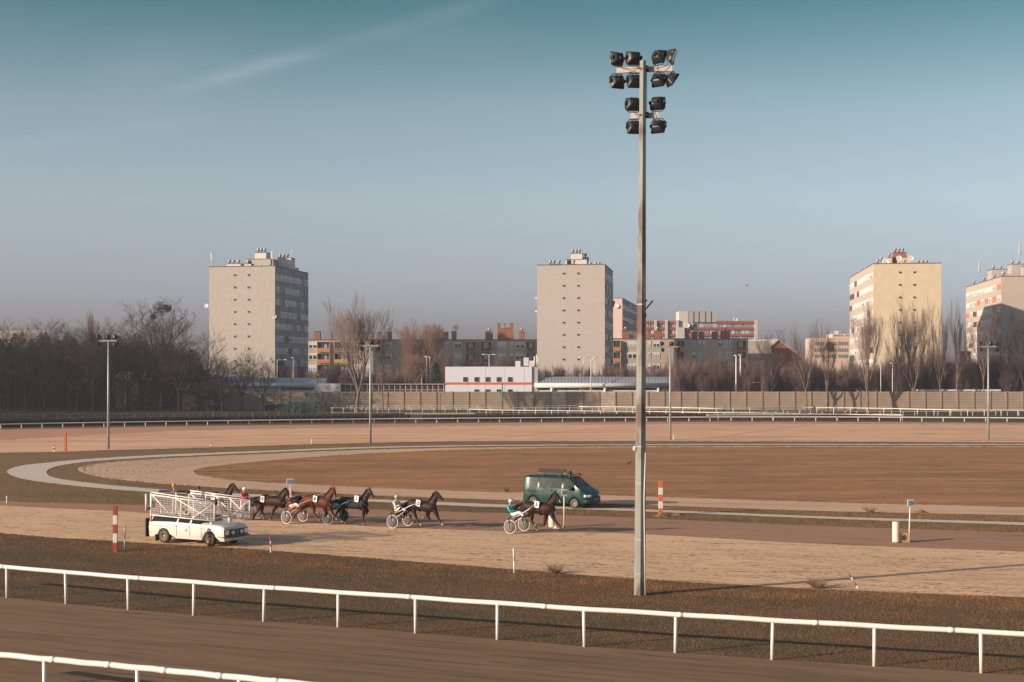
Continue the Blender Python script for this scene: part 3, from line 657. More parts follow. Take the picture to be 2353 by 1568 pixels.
beige = mat('beige_render', (.42, .35, .285), .9, var=.06, scale=1)
baysL = [('w', 709, 729), ('b', 731, 757), ('b', 770, 795), ('w', 806, 829), ('w', 842, 850), ('w', 870, 900), ('w', 944, 966), ('w', 989, 1012), ('w', 1023, 1031), ('w', 1044, 1060), ('b', 1072, 1092), ('b', 1106, 1128), ('w', 1143, 1163), ('w', 1172, 1179), ('w', 1184, 1206), ('b', 1211, 1228)]
block('long beige four-storey apartment block with brick chimneys between the left and central towers', 690, 1260, 782, 395, 3.15, 4, beige, baysL,
      [('c', 720, 733, 2.4), ('c', 757, 761, 2), ('c', 809, 830, 2.4), ('c', 849, 855, 2.2), ('c', 866, 873, 2.2), ('c', 887, 898, 2.3), ('f', 890, 892, 2.6), ('c', 985, 999, 2.2), ('c', 1017, 1029, 2.2), ('g', 1037, 1048, 2.6), ('d', 1045, 1049, 3.6), ('c', 1115, 1132, 2.4), ('f', 1120, 1128, 2.4), ('c', 1143, 1150, 4.6), ('c', 1150, 1158, 3.2), ('c', 1158, 1161, 4.6), ('c', 1161, 1172, 3.4), ('c', 1172, 1180, 4.6), ('c', 1193, 1207, 2.3), ('f', 1196, 1203, 2.4)], seed=4)
baysR = [('b', 1410, 1424), ('w', 1442, 1464), ('w', 1489, 1496), ('w', 1500, 1516), ('b', 1555, 1570), ('w', 1590, 1598), ('w', 1604, 1612), ('w', 1615, 1622), ('w', 1651, 1659), ('w', 1664, 1684), ('b', 1692, 1712)]
block('four-storey apartment block with brick chimneys behind the big mast, left part sunlit', 1400, 1719, 779.5, 395, 3.15, 4, beige, baysR,
      [('c', 1431, 1447, 2.2), ('f', 1438, 1441, 2.4), ('c', 1458, 1467, 2.2), ('c', 1489, 1496, 2.2), ('c', 1506, 1520, 2.3), ('f', 1510, 1516, 2.4), ('c', 1591, 1605, 2), ('c', 1610, 1620, 2), ('f', 1600, 1604, 2.2), ('c', 1640, 1652, 2), ('c', 1660, 1680, 2.2), ('f', 1668, 1674, 2.3)], seed=9)
# office block with red bands
off = empty('office_building', 'long office building with dark red bands and tall pale roof block behind the mast', 'office building', (PX(1484, 560), 560, 0))
ox = PX(1484, 560); zf = lambda v, Y=560: CAMH+(HV-v)/F*Y; xf = lambda u, Y=560: PX(u, Y)-ox
redb = mat('red_band', (.30, .075, .065), .7, var=.1); ofg = mat('office_glass', (.17, .21, .24), .3, var=.4, scale=.25); pale = mat('office_white', (.50, .47, .44), .8, var=.06); corr = mat('corrugated', (.36, .34, .33), .7, var=.06)
b = MB().mt(ofg); b.box(0, xf(1737), 0, 14, 0, zf(738)); b.build('wall', off)
for v0, v1, u0, u1 in ((738, 744, 1484, 1560), (738, 744, 1648, 1736), (753, 758, 1484, 1738), (768, 773, 1484, 1738), (783, 788, 1484, 1738)):
    b = MB().mt(redb); b.box(xf(u0), xf(u1), -.6, .0, zf(v1), zf(v0)); b.build('red_band', off)
for u in (1506, 1531, 1556, 1736.5): b = MB().mt(pale); b.box(xf(u)-.5, xf(u)+.5, -1.0, -.01, 0, zf(736)); b.build('pillar', off)
for r_, (v0, v1) in enumerate(((744.5, 752.5), (758.5, 767.5), (773.5, 782.5))):
    b = MB().mt(pale)
    for i in range(60):
        u = 1487+i*4.15+(r_*1.3) % 2
        if u > 1733: break
        if random.random() < .75: b.box(xf(u), xf(u)+.22, -.12, -.01, zf(v1), zf(v0))
    for i in range(10):
        u = random.uniform(1490, 1730); b.box(xf(u), xf(u)+.9, -.08, -.01, zf(v1), zf(v0))
    b.build('window_mullions', off)
b = MB().mt(pale); b.box(xf(1560), xf(1581), -.2, 10, zf(760), zf(716)); b.box(xf(1554), xf(1572), -1.4, -.65, zf(800), zf(753)); b.box(xf(1572), xf(1592), -.9, -.65, zf(752), zf(742)); b.build('stair_block', off)
b = MB().mt(corr); b.box(xf(1581), xf(1646), -.1, 9, zf(741), zf(716)); b.mt(dark); [b.box(xf(u)-.12, xf(u)+.12, -.2, -.1, zf(741), zf(716)) for u in (1594, 1606, 1621, 1634)]; b.box(xf(1577), xf(1647), -.4, 0, zf(742), zf(741)); b.build('roof_block', off)
roof_kit(off, [('dish', xf(1578), -1.5, zf(748), 1.2), ('dish', xf(1692), 2, zf(734), .9), ('mast', xf(1690), 2, zf(738), 7), ('mast', xf(1541), 3, zf(738), 8), ('mast', xf(1509), 3, zf(738), 6), ('mast', xf(1630), 3, zf(716), 4)])
# brick gabled building
Yg = 420; gb_ = empty('gabled_house', 'large red brick gabled house with grey tiled roof right of the apartment block', 'house', (PX(1812, Yg), Yg, 0)); gx = PX(1812, Yg)
tile = mat('grey_tiles', (.33, .28, .25), .9, var=.2, scale=1.2); redbrick = mat('red_brick', (.30, .105, .06), .9, var=.18, scale=1.5)
gz = lambda v: CAMH+(HV-v)/F*Yg; gX = lambda u: PX(u, Yg)-gx
vs = [(gX(1742), 0, 0), (gX(1842), 0, 0), (gX(1842), 0, gz(822)), (gX(1784+6), 0, gz(783)), (gX(1742), 0, gz(822))]
b = MB().mt(redbrick); b.add([Vector(v) for v in vs]+[Vector(v)+Vector((-9, 16, 0)) for v in vs], [(0, 1, 2, 3, 4), (9, 8, 7, 6, 5)]+[(i, i+5, (i+1) % 5+5, (i+1) % 5) for i in range(5)]); b.build('wall', gb_)
e0 = Vector((gX(1842)+.5, -.4, gz(824))); rp = Vector((gX(1790), -.4, gz(782))); e2 = Vector((gX(1742)-.5, -.4, gz(824))); bk = Vector((-9, 16, 0))*1.0
b = MB().mt(tile); up = Vector((0, 0, .35)); b.add([e0, rp, e2, e0+up, rp+up, e2+up, e0+bk, rp+bk, e2+bk, e0+bk+up, rp+bk+up, e2+bk+up], [(0, 1, 4, 3), (1, 2, 5, 4), (3, 4, 10, 9), (4, 5, 11, 10), (0, 6, 7, 1), (1, 7, 8, 2), (0, 3, 9, 6), (2, 8, 11, 5)]); b.build('roof', gb_)
for q in (1720, 1750, 1768):
    b = MB().mt(beige); b.box(gX(q), gX(q)+.8, 12, 13, gz(800), gz(779)); b.build('chimney', gb_)
# grey-tiled house beside it
b2 = empty('tiled_house', 'house with a long grey tiled roof between the apartment block and the brick gable', 'house', (PX(1719, 412), 412, 0)); zz = lambda v: CAMH+(HV-v)/F*412
w_ = PX(1775, 412)-PX(1719, 412)
b = MB().mt(beige); b.box(0, w_, 0, 10, 0, zz(820)); b.build('wall', b2)
b = MB().mt(tile); b.add([(0, -.4, zz(822)), (w_, -.4, zz(822)), (w_, 5, zz(783)), (0, 5, zz(783)), (0, 10.4, zz(822)), (w_, 10.4, zz(822))], [(0, 1, 2, 3), (3, 2, 5, 4), (0, 3, 4), (1, 5, 2)]); b.build('roof', b2)
# peach office
Yp = 520; po = empty('office_building', 'pale peach office building with rows of narrow windows behind the tall bare trees', 'office building', (PX(1869, Yp), Yp, 0)); pxx = PX(1869, Yp)
peach = mat('peach_render', (.60, .43, .34), .85, var=.05); pz_ = lambda v: CAMH+(HV-v)/F*Yp
b = MB().mt(peach); b.box(0, PX(1990, Yp)-pxx, 0, 14, 0, pz_(777)); b.box(PX(1917, Yp)-pxx, PX(1990, Yp)-pxx, 3, 13, pz_(777), pz_(767)); b.build('wall', po)
teal_g = mat('teal_glass', (.10, .17, .16), .3, var=.4, scale=.4)
for v0, v1, a0 in ((786, 794, 1872), (801, 809, 1872), (815, 823, 1872), (829, 838, 1872), (769, 773, 1920)):
    nb = 28 if a0 == 1872 else 14
    for i in range(nb if v0 < 829 else 0):
        u = a0+i*3.9
        if i % 7 == 6: continue
        y_ = -.05 if a0 == 1872 else 2.95
        b = MB().mt(teal_g); b.box(PX(u, Yp)-pxx, PX(u+2.4, Yp)-pxx, y_, y_+.04, pz_(v1), pz_(v0)); b.build('window', po)
roof_kit(po, [('dish', PX(1927, Yp)-pxx, 4, pz_(764), .8), ('vent', PX(1939, Yp)-pxx, 4, pz_(767)), ('vent', PX(1934, Yp)-pxx, 4, pz_(767)), ('pipes', PX(1944, Yp)-pxx, 4, pz_(767), 4)])
# small red kiosk roof seen between the right towers
b = MB().mt(mat('red_cladding', (.45, .06, .035), .7)); b.box(-4.5, 4.5, 0, 8, 0, 9.6); b.mt(white_paint); b.box(-5, 5, -.3, 8, 9.6, 11.2); b.mt(brick); b.box(4, 6.5, 6, 8, 0, 14.5)
o = b.build('shop_building'); o.location = (PX(2194, 400), 400, 0); tag(o, 'low red building with white parapet between the yellow tower and the tower at the edge', 'shop')
# buildings seen through the left wood
for (u, v, Y, w, h, lab, m_) in ((35, 781, 430, 15, 3, 'pale house front half hidden behind the wood at the far left', con_pnk), (300, 876, 335, 7, 2.2, 'small house with brown roof glimpsed between the trunks of the left wood', beige)):
    c = A(u, v, Y); t = empty('house', lab, 'house', (c.x, Y, 0)); b = MB().mt(m_); b.box(-w/2, w/2, 0, 8, 0, c.z); b.build('wall', t)
    b = MB().mt(tile); z = c.z; b.add([(-w/2-.5, -.5, z), (w/2+.5, -.5, z), (w/2+.5, 4, z+h), (-w/2-.5, 4, z+h), (w/2+.5, 8.5, z), (-w/2-.5, 8.5, z)], [(0, 1, 2, 3), (3, 2, 4, 5), (0, 3, 5), (1, 4, 2)]); b.build('roof', t)
    if w < 10:
        for q in (-2.5, .6): w_o = mesh_obj('window', gset[0], t); w_o.scale = (1.4, 1, 1.3); w_o.location = (q, -.1, 1.4)
sh = empty('shed', 'dark low shed with pitched roof at the right end of the left wood', 'shed', (PX(440, 309), 309, 0))
b = MB().mt(mat('dark_planks', (.035, .033, .033), .9)); w_ = PX(492, 309)-PX(440, 309); b.box(-2, w_, 0, 4, 0, 4.4); b.build('wall', sh)
b = MB().mt(mat('dark_roof', (.03, .03, .035), .9)); b.add([(-2.4, -.6, 4.3), (w_+1.6, -.6, 4.3), (w_-1.5, 2, 6.3), (-2.4, 2, 6.3), (w_+1.6, 4.6, 4.3), (-2.4, 4.6, 4.3)], [(0, 1, 2, 3), (3, 2, 4, 5), (0, 3, 5), (1, 4, 2)]); b.build('roof', sh)
# ------------------------------------------------------------------ station
SY = 330.0
sz = lambda v, Y=SY: CAMH+(HV-v)/F*Y
stn = empty('station_building', 'white station building with an orange stripe and square windows behind the concrete wall', 'station building', (PX(1023, SY), SY, 0)); sx0 = PX(1023, SY); sX = lambda u: PX(u, SY)-sx0
b = MB().mt(mat('station_white', (.66, .67, .73), .75, var=.03, scale=.6)); b.box(0, sX(1222), 0, 10, 0, sz(843)); b.mt(mat('station_grey', (.42, .41, .40), .8)); b.box(sX(1222)+.01, sX(1236), .3, 9, 0, sz(843.6)); b.mt(roof_dk)
for u in (1115.5, 1160, 1205): b.box(sX(u)-.02, sX(u)+.02, -.008, 0, 3, sz(843))
b.build('wall', stn)
b = MB().mt(mat('orange_stripe', (.66, .13, .04), .6, var=.05)); b.box(-.02, sX(1222)+.02, -.03, 0, sz(884.4), sz(879)); b.build('stripe', stn)
swm = window_mesh(1.06, 1.08, (), glass_dk, mat('grey_frame', (.16, .15, .15), .6), 0, 'window', .02)
for i, u in enumerate((1064, 1090, 1115.3, 1141, 1166.7)):
    o = mesh_obj('window', swm, stn); o.location = (sX(u), -.08, sz(877.6))
    if i: o = mesh_obj('window', swm, stn); o.location = (sX(u), -.08, sz(895)-1.08)
barrel_m = mat('ribbed_roof', (.30, .32, .35), .45, .3, var=.08, scale=1); rib_m = mat('roof_rib', (.17, .19, .21), .5, .3); tube_m = mat('white_tube', (.56, .56, .53), .55, var=.05, scale=.6)
def canopy(label, u0, u1, vt, trim_u=None):
    x0, x1 = PX(u0, SY), PX(u1, SY); t = empty('station_canopy', label, 'canopy', (x0, SY, 0)); L = x1-x0; zt = sz(vt); r = 2.3
    cs = [(r*math.cos(a), zt-r*.95+r*.95*math.sin(a)) for a in [R(-5+190*i/16) for i in range(17)]]
    b = MB().mt(barrel_m, True); rs = [[Vector((x, 2.6-c, z)) for c, z in cs] for x in (0, L)]
    nb = len(cs); b.add(rs[0]+rs[1], [(i, i+1, i+1+nb, i+nb) for i in range(nb-1)]); b.mt(barrel_m); b.add(rs[1], [tuple(range(nb))]); b.add(rs[0], [tuple(range(nb))[::-1]]); b.build('roof', t)
    b = MB().mt(rib_m)
    for i in range(int(L/.78)+1):
        x = i*.78; rr_ = [Vector((x, 2.6-c*1.012, z+.03)) for c, z in cs]; r2 = [p+Vector((.11, 0, 0)) for p in rr_]
        b.add(rr_+r2, [(j, j+1, j+1+nb, j+nb) for j in range(nb-1)])
    b.build('ribs', t)
    zz_ = sz(891.5)
    b = MB().mt(tube_m, True); b.cyl((0, 0, zz_+.55), (L, 0, zz_+.55), .56, 16); b.build('gutter_tube', t)
    b = MB().mt(white_ren); b.box(0, L-2, .4, .6, 3.6, zz_-.55); b.build('platform_screen', t)
    x = 4.0
    while x < L-2:
        b = MB().mt(tube_m, True); b.cyl((x, .1, 2), (x, .1, zz_+.2), .32, 12); b.build('column', t); x += 12.4
    return t
canopy('long ribbed barrel-roofed station canopy right of the white station building', 1228, 1545, 866)
canopy('ribbed barrel-roofed station canopy left of the glazed passage, behind the dark trees', 480, 748, 868.5)
b = MB().mt(white_paint); b.box(0, PX(783, SY-1)-PX(724, SY-1), 0, 1.5, 3.5, sz(881.5)); o = b.build('equipment_cabin'); o.location = (PX(724, SY-1), SY-1.5, 0); tag(o, 'plain white box section at the right end of the left station canopy', 'cabin')
co = empty('station_passage', 'dark glazed station passage with white posts between canopy and white building', 'passage', (PX(783, SY), SY, 0)); cx0 = PX(783, SY); cL = PX(1022, SY)-cx0
b = MB().mt(mat('passage_glass', (.06, .07, .07), .3, var=.4, scale=.3)); b.box(0, cL, .5, 3, 3.2, sz(884)); b.mt(mat('passage_red', (.16, .03, .03), .7)); b.box(0, cL, .35, .48, sz(900), sz(897)); b.box(cL*.3, cL, .40, .48, sz(891), sz(889)); b.build('wall', co)
b = MB().mt(mat('passage_roof', (.36, .33, .30), .8)); b.box(-.2, cL, -.2, 3.4, sz(884), sz(882.3)); b.build('roof', co)
for i in range(19): x = 1.1+i*1.265; b = MB().mt(thin_white); b.box(x-.05, x+.05, 0, .12, 3.4, sz(884)-.01); b.build('post', co)
b = MB().mt(thin_white); b.box(.5, cL, -.04, .0, sz(896.5), sz(895.8)); b.build('handrail', co)
# telecom cabinets beside the station building
tcab = empty('telecom_cabinets', 'white telecom cabinets and antennas on a rack beside the central tower', 'cabinet', (PX(1205, 340), 340, 0)); q0 = PX(1205, 340)
for u, v0, v1 in ((1209, 822, 841), (1222, 829, 843), (1190, 830, 843)):
    b = MB().mt(white_ren); b.box(PX(u, 340)-q0-.6, PX(u, 340)-q0+.6, 0, 1, CAMH+(HV-v1)/F*340, CAMH+(HV-v0)/F*340); b.build('cabinet', tcab)
for u in (1228, 1233, 1237): b = MB().mt(white_paint, True); b.cyl((PX(u, 340)-q0, 0, 10), (PX(u, 340)-q0, 0, CAMH+(HV-815-(u % 3)*4)/F*340), .15, 6); b.build('antenna', tcab)
# ------------------------------------------------------------------ bare trees
def bark(n, c, c2=None): return mat(n, c, .9, var=.3, scale=1.2, col2=c2)
bk_dark = bark('dark_bark', (.030, .024, .022)); bk_brown = bark('brown_bark', (.13, .092, .072)); bk_pale = bark('pale_bark', (.17, .125, .10), (.09, .068, .058)); bk_red = bark('red_twigs', (.24, .15, .115)); bk_pur = bark('purple_twigs', (.165, .108, .095)); bk_pop = bark('pale_twigs', (.20, .145, .12)); bk_wood = bark('wood_twigs', (.050, .034, .029))
def tree_protos(seed, H, spread, upright, levels, kids, r0, trunk_frac, mt, mc, leaders=4, curl=.25, twig=.018, tw_len=1.0, fork=None):
    """one bare tree as (trunk mesh, crown mesh); recursive limbs, twigs are thin 3-sided tapers"""
    rr = random.Random(seed); T = []; C_ = []
    def grow(p, d, L, r, lev, acc):
        n = 5 if lev < 2 else 3; pts = [p.copy()]; rad = [r]; q = p.copy(); dd = d.copy()
        for i in range(n):
            dd = (dd + Vector((rr.gauss(0, curl), rr.gauss(0, curl), rr.gauss(0, curl*.6)+upright*.16))*.5).normalized()
            q = q + dd*L/n; pts.append(q.copy()); rad.append(r*(1-.62*(i+1)/n) if lev < levels else r*(1-.75*(i+1)/n))
        (T if lev <= 1 else C_).append((pts, rad, 6 if lev < 2 else 3))
        if lev >= levels: return
        k = kids[min(lev, len(kids)-1)]
        for j in range(k):
            f = (.25+.75*(j+rr.random())/k) if lev > 0 else .45+.55*(j+rr.random())/k
            idx = f*n; i0 = min(int(idx), n-1); pp = pts[i0].lerp(pts[i0+1], idx-i0); base = (pts[i0+1]-pts[i0]).normalized()
            az = rr.uniform(0, 2*math.pi)+j*2.4; side = Vector((math.cos(az), math.sin(az), rr.uniform(-.1, .3)))
            nd = (base*(1-spread*.55)+side*spread*rr.uniform(.6, 1.1)+Vector((0, 0, upright*.5))).normalized()
            grow(pp, nd, L*rr.uniform(.5, .72)*(1.1-.35*f), max(twig, rad[min(i0+1, n)]*.62), lev+1, acc)
    base = Vector((0, 0, 0)); th = H*trunk_frac
    tp = [Vector((0, 0, -.3)), Vector((rr.gauss(0, .1), rr.gauss(0, .1), th*.5)), Vector((rr.gauss(0, .2), rr.gauss(0, .2), th))]
    T.append((tp, [r0*1.25, r0, r0*.85], 8))
    for j in range(leaders):
        az = 2*math.pi*(j+.5*rr.random())/leaders; s_ = spread*rr.uniform(.5, 1.0)*(.35 if j == 0 else 1)
        d = Vector((math.cos(az)*s_, math.sin(az)*s_, 1.0)).normalized(); hL = (H-th)*rr.uniform(.62, .85)*(1 if j else 1.1)
        grow(tp[-1].lerp(tp[1], .35*rr.random()), d, hL, r0*.62, 1, 0)
    def mk(items, m, name):
        V = []; Fc = []; off = 0
        for pts, rad, n in items:
            k = len(pts); u = None
            for i, p in enumerate(pts):
                t = (pts[min(i+1, k-1)]-pts[max(i-1, 0)]).normalized()
                u = t.orthogonal().normalized() if u is None else (u-t*u.dot(t)).normalized()
                w = t.cross(u)
                for a in range(n): V.append(tuple(p+(u*math.cos(2*math.pi*a/n)+w*math.sin(2*math.pi*a/n))*rad[i]))
            for i in range(k-1):
                for a in range(n): a2 = (a+1) % n; Fc.append((off+i*n+a, off+i*n+a2, off+(i+1)*n+a2, off+(i+1)*n+a))
            off += k*n
        return arr_mesh(name, V, Fc, [m], smooth=True)
    zmax = max(p.z for pts, _, _ in T+C_ for p in pts); xs = [p.x for pts, _, _ in T+C_ for p in pts]; wd = max(xs)-min(xs)
    return mk(T, mt, 'trunk'), mk(C_, mc, 'crown'), zmax, wd
WK = 1.0
def tree(name, label, pr, u, vbase, vtop, wpx=None, Y=None, rot=0.0, group=None, extra=None):
    Y = Y or CAMH*F/(vbase-HV); c = PX(u, Y); zt = CAMH+(HV-vtop)/F*Y
    t = empty(name, label, 'tree', (c, Y, 0), rot, group)
    s = zt/pr[2]*(1.05 if WK > 1 else 1); sw = s if not wpx else wpx*WK/F*Y/pr[3]
    for me, nm in ((pr[0], 'trunk'), (pr[1], 'crown')):
        o = mesh_obj(nm, me, t); o.scale = (sw, sw, s)
    return t
def mk(seed, **k): return tree_protos(seed, **k)
pop = [mk(11+i, H=20, spread=.30, upright=.95, levels=5, kids=[0, 7, 6, 5, 4], r0=.33, trunk_frac=.22, mt=bk_pale if i != 1 else bk_brown, mc=bk_pop, leaders=6, curl=.2, twig=.013) for i in range(2)]
birch = [mk(31+i, H=20, spread=.26, upright=.9, levels=4, kids=[0, 8, 6, 5], r0=.22, trunk_frac=.3, mt=bk_pale, mc=bk_brown if i else bk_pop, leaders=4, curl=.2, twig=.014) for i in range(3)]
spr = [mk(51+i, H=18, spread=.75, upright=.25, levels=5, kids=[0, 6, 5, 4, 4], r0=.45, trunk_frac=.28, mt=bk_dark, mc=bk_wood, leaders=5, curl=.42, twig=.022) for i in range(4)]
rnd = [mk(71+i, H=14, spread=.55, upright=.55, levels=5, kids=[0, 7, 6, 5, 4], r0=.3, trunk_frac=.2, mt=bk_brown, mc=bk_red, leaders=6, curl=.2, twig=.02) for i in range(1)]
bush = [mk(91+i, H=9, spread=.6, upright=.45, levels=4, kids=[0, 8, 7, 6], r0=.14, trunk_frac=.06, mt=bk_pur, mc=bk_pur, leaders=9, curl=.35, twig=.024) for i in range(3)]
colm = mk(99, H=18, spread=.18, upright=1.2, levels=4, kids=[0, 9, 7, 5], r0=.3, trunk_frac=.1, mt=bk_brown, mc=bark('column_twigs', (.22, .14, .115)), leaders=6, curl=.12, twig=.02)
# left wood
wood = [(-28, 725, 100, 0, 318), (22, 742, 90, 1, 312), (62, 727, 120, 2, 320), (103, 733, 80, 3, 309), (140, 727, 110, 1, 317), (178, 727, 110, 0, 311), (216, 745, 90, 3, 306), (252, 727, 120, 2, 319), (292, 745, 110, 3, 308), (325, 676, 130, 0, 322), (372, 684, 130, 1, 314), (412, 770, 90, 3, 307), (452, 750, 90, 2, 312), (492, 800, 90, 1, 318)]
desc = ['at the far left edge of the wood', 'second from the left in the wood', 'broad crown above the pale house front', 'narrow and slightly behind its neighbours', 'with thin forked top left of the small column tree', 'wide crown just left of the columnar tree', 'low in front of the columnar tree', 'behind the leftmost floodlight pole', 'filling the gap right of the leftmost floodlight pole', 'the tallest of the wood, with a reddish lit top', 'tall, carrying a big mistletoe ball', 'low crown right of the mistletoe tree', 'with curly top just left of the grey tower', 'at the foot of the grey tower']
for (u, vt, w, k, Y), d in zip(wood, desc):
    t = tree('bare_tree', 'dark bare tree '+d, spr[k], u, 0, vt, w*1.75, Y, random.uniform(0, 6), 'trees of the dark left wood')
    if 'mistletoe ball' in d:
        rr = random.Random(5); mv = []
        for (cu, cv, rad) in ((368, 710, 1.75), (385, 709, .9), (352, 728, .7)):
            c = A(cu, cv, Y); c = Matrix.Rotation(-t.rotation_euler.z, 4, 'Z') @ (c-t.location)
            for i in range(int(520*rad)):
                d_ = Vector((rr.gauss(0, 1), rr.gauss(0, 1), rr.gauss(0, 1))).normalized()*rad*rr.random()**.4; e = Vector((rr.gauss(0, .12), rr.gauss(0, .12), rr.gauss(0, .12)))
                mv += [c+d_, c+d_+e, c+d_+Vector((e.y, e.z, e.x))]
        me = arr_mesh('mistletoe', [tuple(v) for v in mv], np.arange(len(mv)).reshape(-1, 3), [mat('mistletoe_leaf', (.05, .05, .025), .9)]); mesh_obj('mistletoe', me, t)
tree('columnar_tree', 'slim upright bare tree rising above the left wood', colm, 213, 0, 703, 34, 330)
front = tree('bare_tree', 'low wide dark bare tree in front of the left tower beside the wood', spr[2], 556, 0, 794, 150, 306, 1.0)
tree('bare_tree', 'small dark bare tree beside the shed, leaning over the station canopy', spr[0], 512, 0, 822, 90, 304, 2.2)
tree('bare_tree', 'small dark bare tree right of the low wide tree, before the station canopy', spr[3], 603, 0, 815, 80, 307, 4.2)
# dense undergrowth of the left wood
rng = np.random.default_rng(3); n = 90000
Yw = rng.uniform(303, 345, n); uu = rng.uniform(-120, 500, n); Xw = (uu-CU)/F*Yw
topv = np.interp(uu, [-120, 0, 100, 230, 300, 420, 470, 500], [772, 775, 778, 782, 790, 800, 840, 880]) + 10*np.sin(uu*.11)+6*np.sin(uu*.31+1)
Zt = CAMH+(HV-topv)/F*Yw; Zw = Zt*rng.uniform(0, 1, n)**.85
s_ = rng.uniform(.10, .34, n); d1 = rng.normal(0, 1, (n, 3)); d1 /= np.linalg.norm(d1, axis=1)[:, None]; d2 = rng.normal(0, 1, (n, 3)); d2 /= np.linalg.norm(d2, axis=1)[:, None]
V = np.zeros((n, 3, 3)); cc = np.stack([Xw, Yw, Zw], 1); V[:, 0] = cc; V[:, 1] = cc+d1*s_[:, None]*2.2; V[:, 2] = cc+d2*s_[:, None]*.7
V[:, :, 2] = np.maximum(V[:, :, 2], 0)
wu = [mat('wood_shade_leaf', (.014, .016, .020), .95, var=.4, scale=.4), mat('wood_brown_leaf', (.024, .020, .019), .95, var=.4, scale=.4)]  # shade of the wood is put into these near-black leaf colours
_ug = (arr_mesh('undergrowth', V, np.arange(n*3).reshape(-1, 3), wu, (rng.uniform(0, 1, n) < .35).astype(int)))
bk = MB().mt(wu[0]); ugr = random.Random(12); rows = []
for i in range(150):
    u = -160+i*4.4; Yb = 342; x = PX(u, Yb); zt = (CAMH+(HV-float(np.interp(u, [-120, 0, 100, 230, 300, 420, 470, 500], [780, 783, 787, 792, 800, 812, 850, 885])))/F*Yb)*ugr.uniform(.86, 1.0)
    rows.append([Vector((x, Yb-3+ugr.uniform(-1, 1), 0)), Vector((x, Yb-2+ugr.uniform(-1.5, 1), zt*.5)), Vector((x, Yb-1+ugr.uniform(-1, 1), zt*.85)), Vector((x, Yb+1, zt)), Vector((x, Yb+4, zt*.9)), Vector((x, Yb+5, 0))])
bk.rings(rows, caps=True)
bmx = bmesh.new(); bmx.from_mesh(_ug); bmx.from_mesh(bk.mesh('b')); bmx.to_mesh(_ug); bmx.free()
tag(mesh_obj('undergrowth', _ug), 'dense dark undergrowth and ivy filling the lower part of the left wood', None, None, 'stuff')
WK = 1.08
# big poplars in front of the wall
tree('poplar_tree', 'tall many-stemmed bare poplar in front of the concrete wall, left of centre', pop[0], 822, 949, 677, 135, None, .6)
tree('poplar_tree', 'slimmer pale-stemmed bare poplar just right of the biggest poplar', birch[1], 880, 947, 727, 66, None, 2)
tree('willow_tree', 'rounded reddish bare tree above the station passage', rnd[0], 977, 0, 735, 112, 350, 1)
tree('willow_tree', 'small rounded reddish tree left of the paired lamp posts', rnd[0], 952, 0, 808, 70, 338, 3)
# conifer
def conifer(label, u, vt, w, Y):
    zt = CAMH+(HV-vt)/F*Y; t = empty('conifer_tree', label, 'tree', (PX(u, Y), Y, 0)); b = MB().mt(bk_dark, True); b.tube([(0, 0, 0), (0, 0, zt*.95)], [.25, .04], 6); b.build('trunk', t)
    rg = np.random.default_rng(8); n = 9000; q = rg.uniform(0, 1, n)**.8; wr = w/F*Y/2
    rad = wr*(1-q**2.2)*rg.uniform(.4, 1.05, n)*(1+.2*np.sin(q*30)); an = rg.uniform(0, 2*math.pi, n); c = np.stack([rad*np.cos(an), rad*np.sin(an), zt*(.12+.88*q)], 1)
    V = np.zeros((n, 3, 3)); V[:, 0] = c; V[:, 1] = c+rg.normal(0, .22, (n, 3)); V[:, 2] = c+rg.normal(0, .16, (n, 3))
    mesh_obj('crown', arr_mesh('crown', V, np.arange(n*3).reshape(-1, 3), [mat('conifer_needles', (.035, .045, .025), .9, var=.4, scale=.8)]), t)
conifer('dark green conifer left of the white station building', 1002, 836, 34, 336)
WK = 1.0
# bushes behind the wall, one by one
spots = []; rr = random.Random(21)
def bushes(u0, u1, v0, v1, step, Yr, pr, w0, w1):
    u = u0
    while u < u1:
        spots.append((u, rr.uniform(v0, v1), rr.uniform(w0, w1), rr.uniform(*Yr), rr.choice(pr))); u += rr.uniform(step*.7, step*1.3)
bushes(640, 1010, 822, 845, 15, (338, 362), bush, 40, 70)
bushes(1010, 1240, 800, 830, 17, (345, 370), bush, 40, 70)
bushes(1240, 1400, 826, 842, 17, (338, 348), bush, 40, 60)
bushes(1395, 1560, 818, 838, 16, (336, 352), bush, 40, 65)
bushes(1560, 1800, 800, 825, 15, (326, 352), bush, 45, 75)
bushes(1560, 1860, 822, 850, 16, (320, 332), bush, 45, 75)
bushes(1790, 2353, 805, 838, 15, (322, 345), bush, 45, 70)
bushes(2040, 2180, 775, 800, 24, (326, 336), bush, 40, 60)
bushes(2180, 2380, 770, 815, 22, (326, 340), bush, 45, 65)
pl = ['behind the left station canopy', 'behind the glazed passage', 'behind the white station building', 'below the central tower', 'behind the long canopy', 'behind the concrete wall by the brick gable', 'behind the wall below the peach offices', 'at the foot of the yellow tower', 'at the foot of the tower at the right edge']
def where(u):
    for lim, k in ((760, 0), (1020, 1), (1236, 2), (1400, 3), (1560, 4), (1830, 5), (1960, 6), (2180, 7), (9999, 8)):
        if u < lim: return pl[k]
for i, (u, v, w, Y, pr) in enumerate(spots):
    tree('bare_shrub', 'purplish bare shrub in the thicket '+where(u), pr, u, 0, v, w, Y, rr.uniform(0, 6), 'bare shrubs '+where(u))
for o in bpy.data.objects:
    if o.name.startswith('bare_shrub'): o['category'] = 'shrub'
WK = 1.2
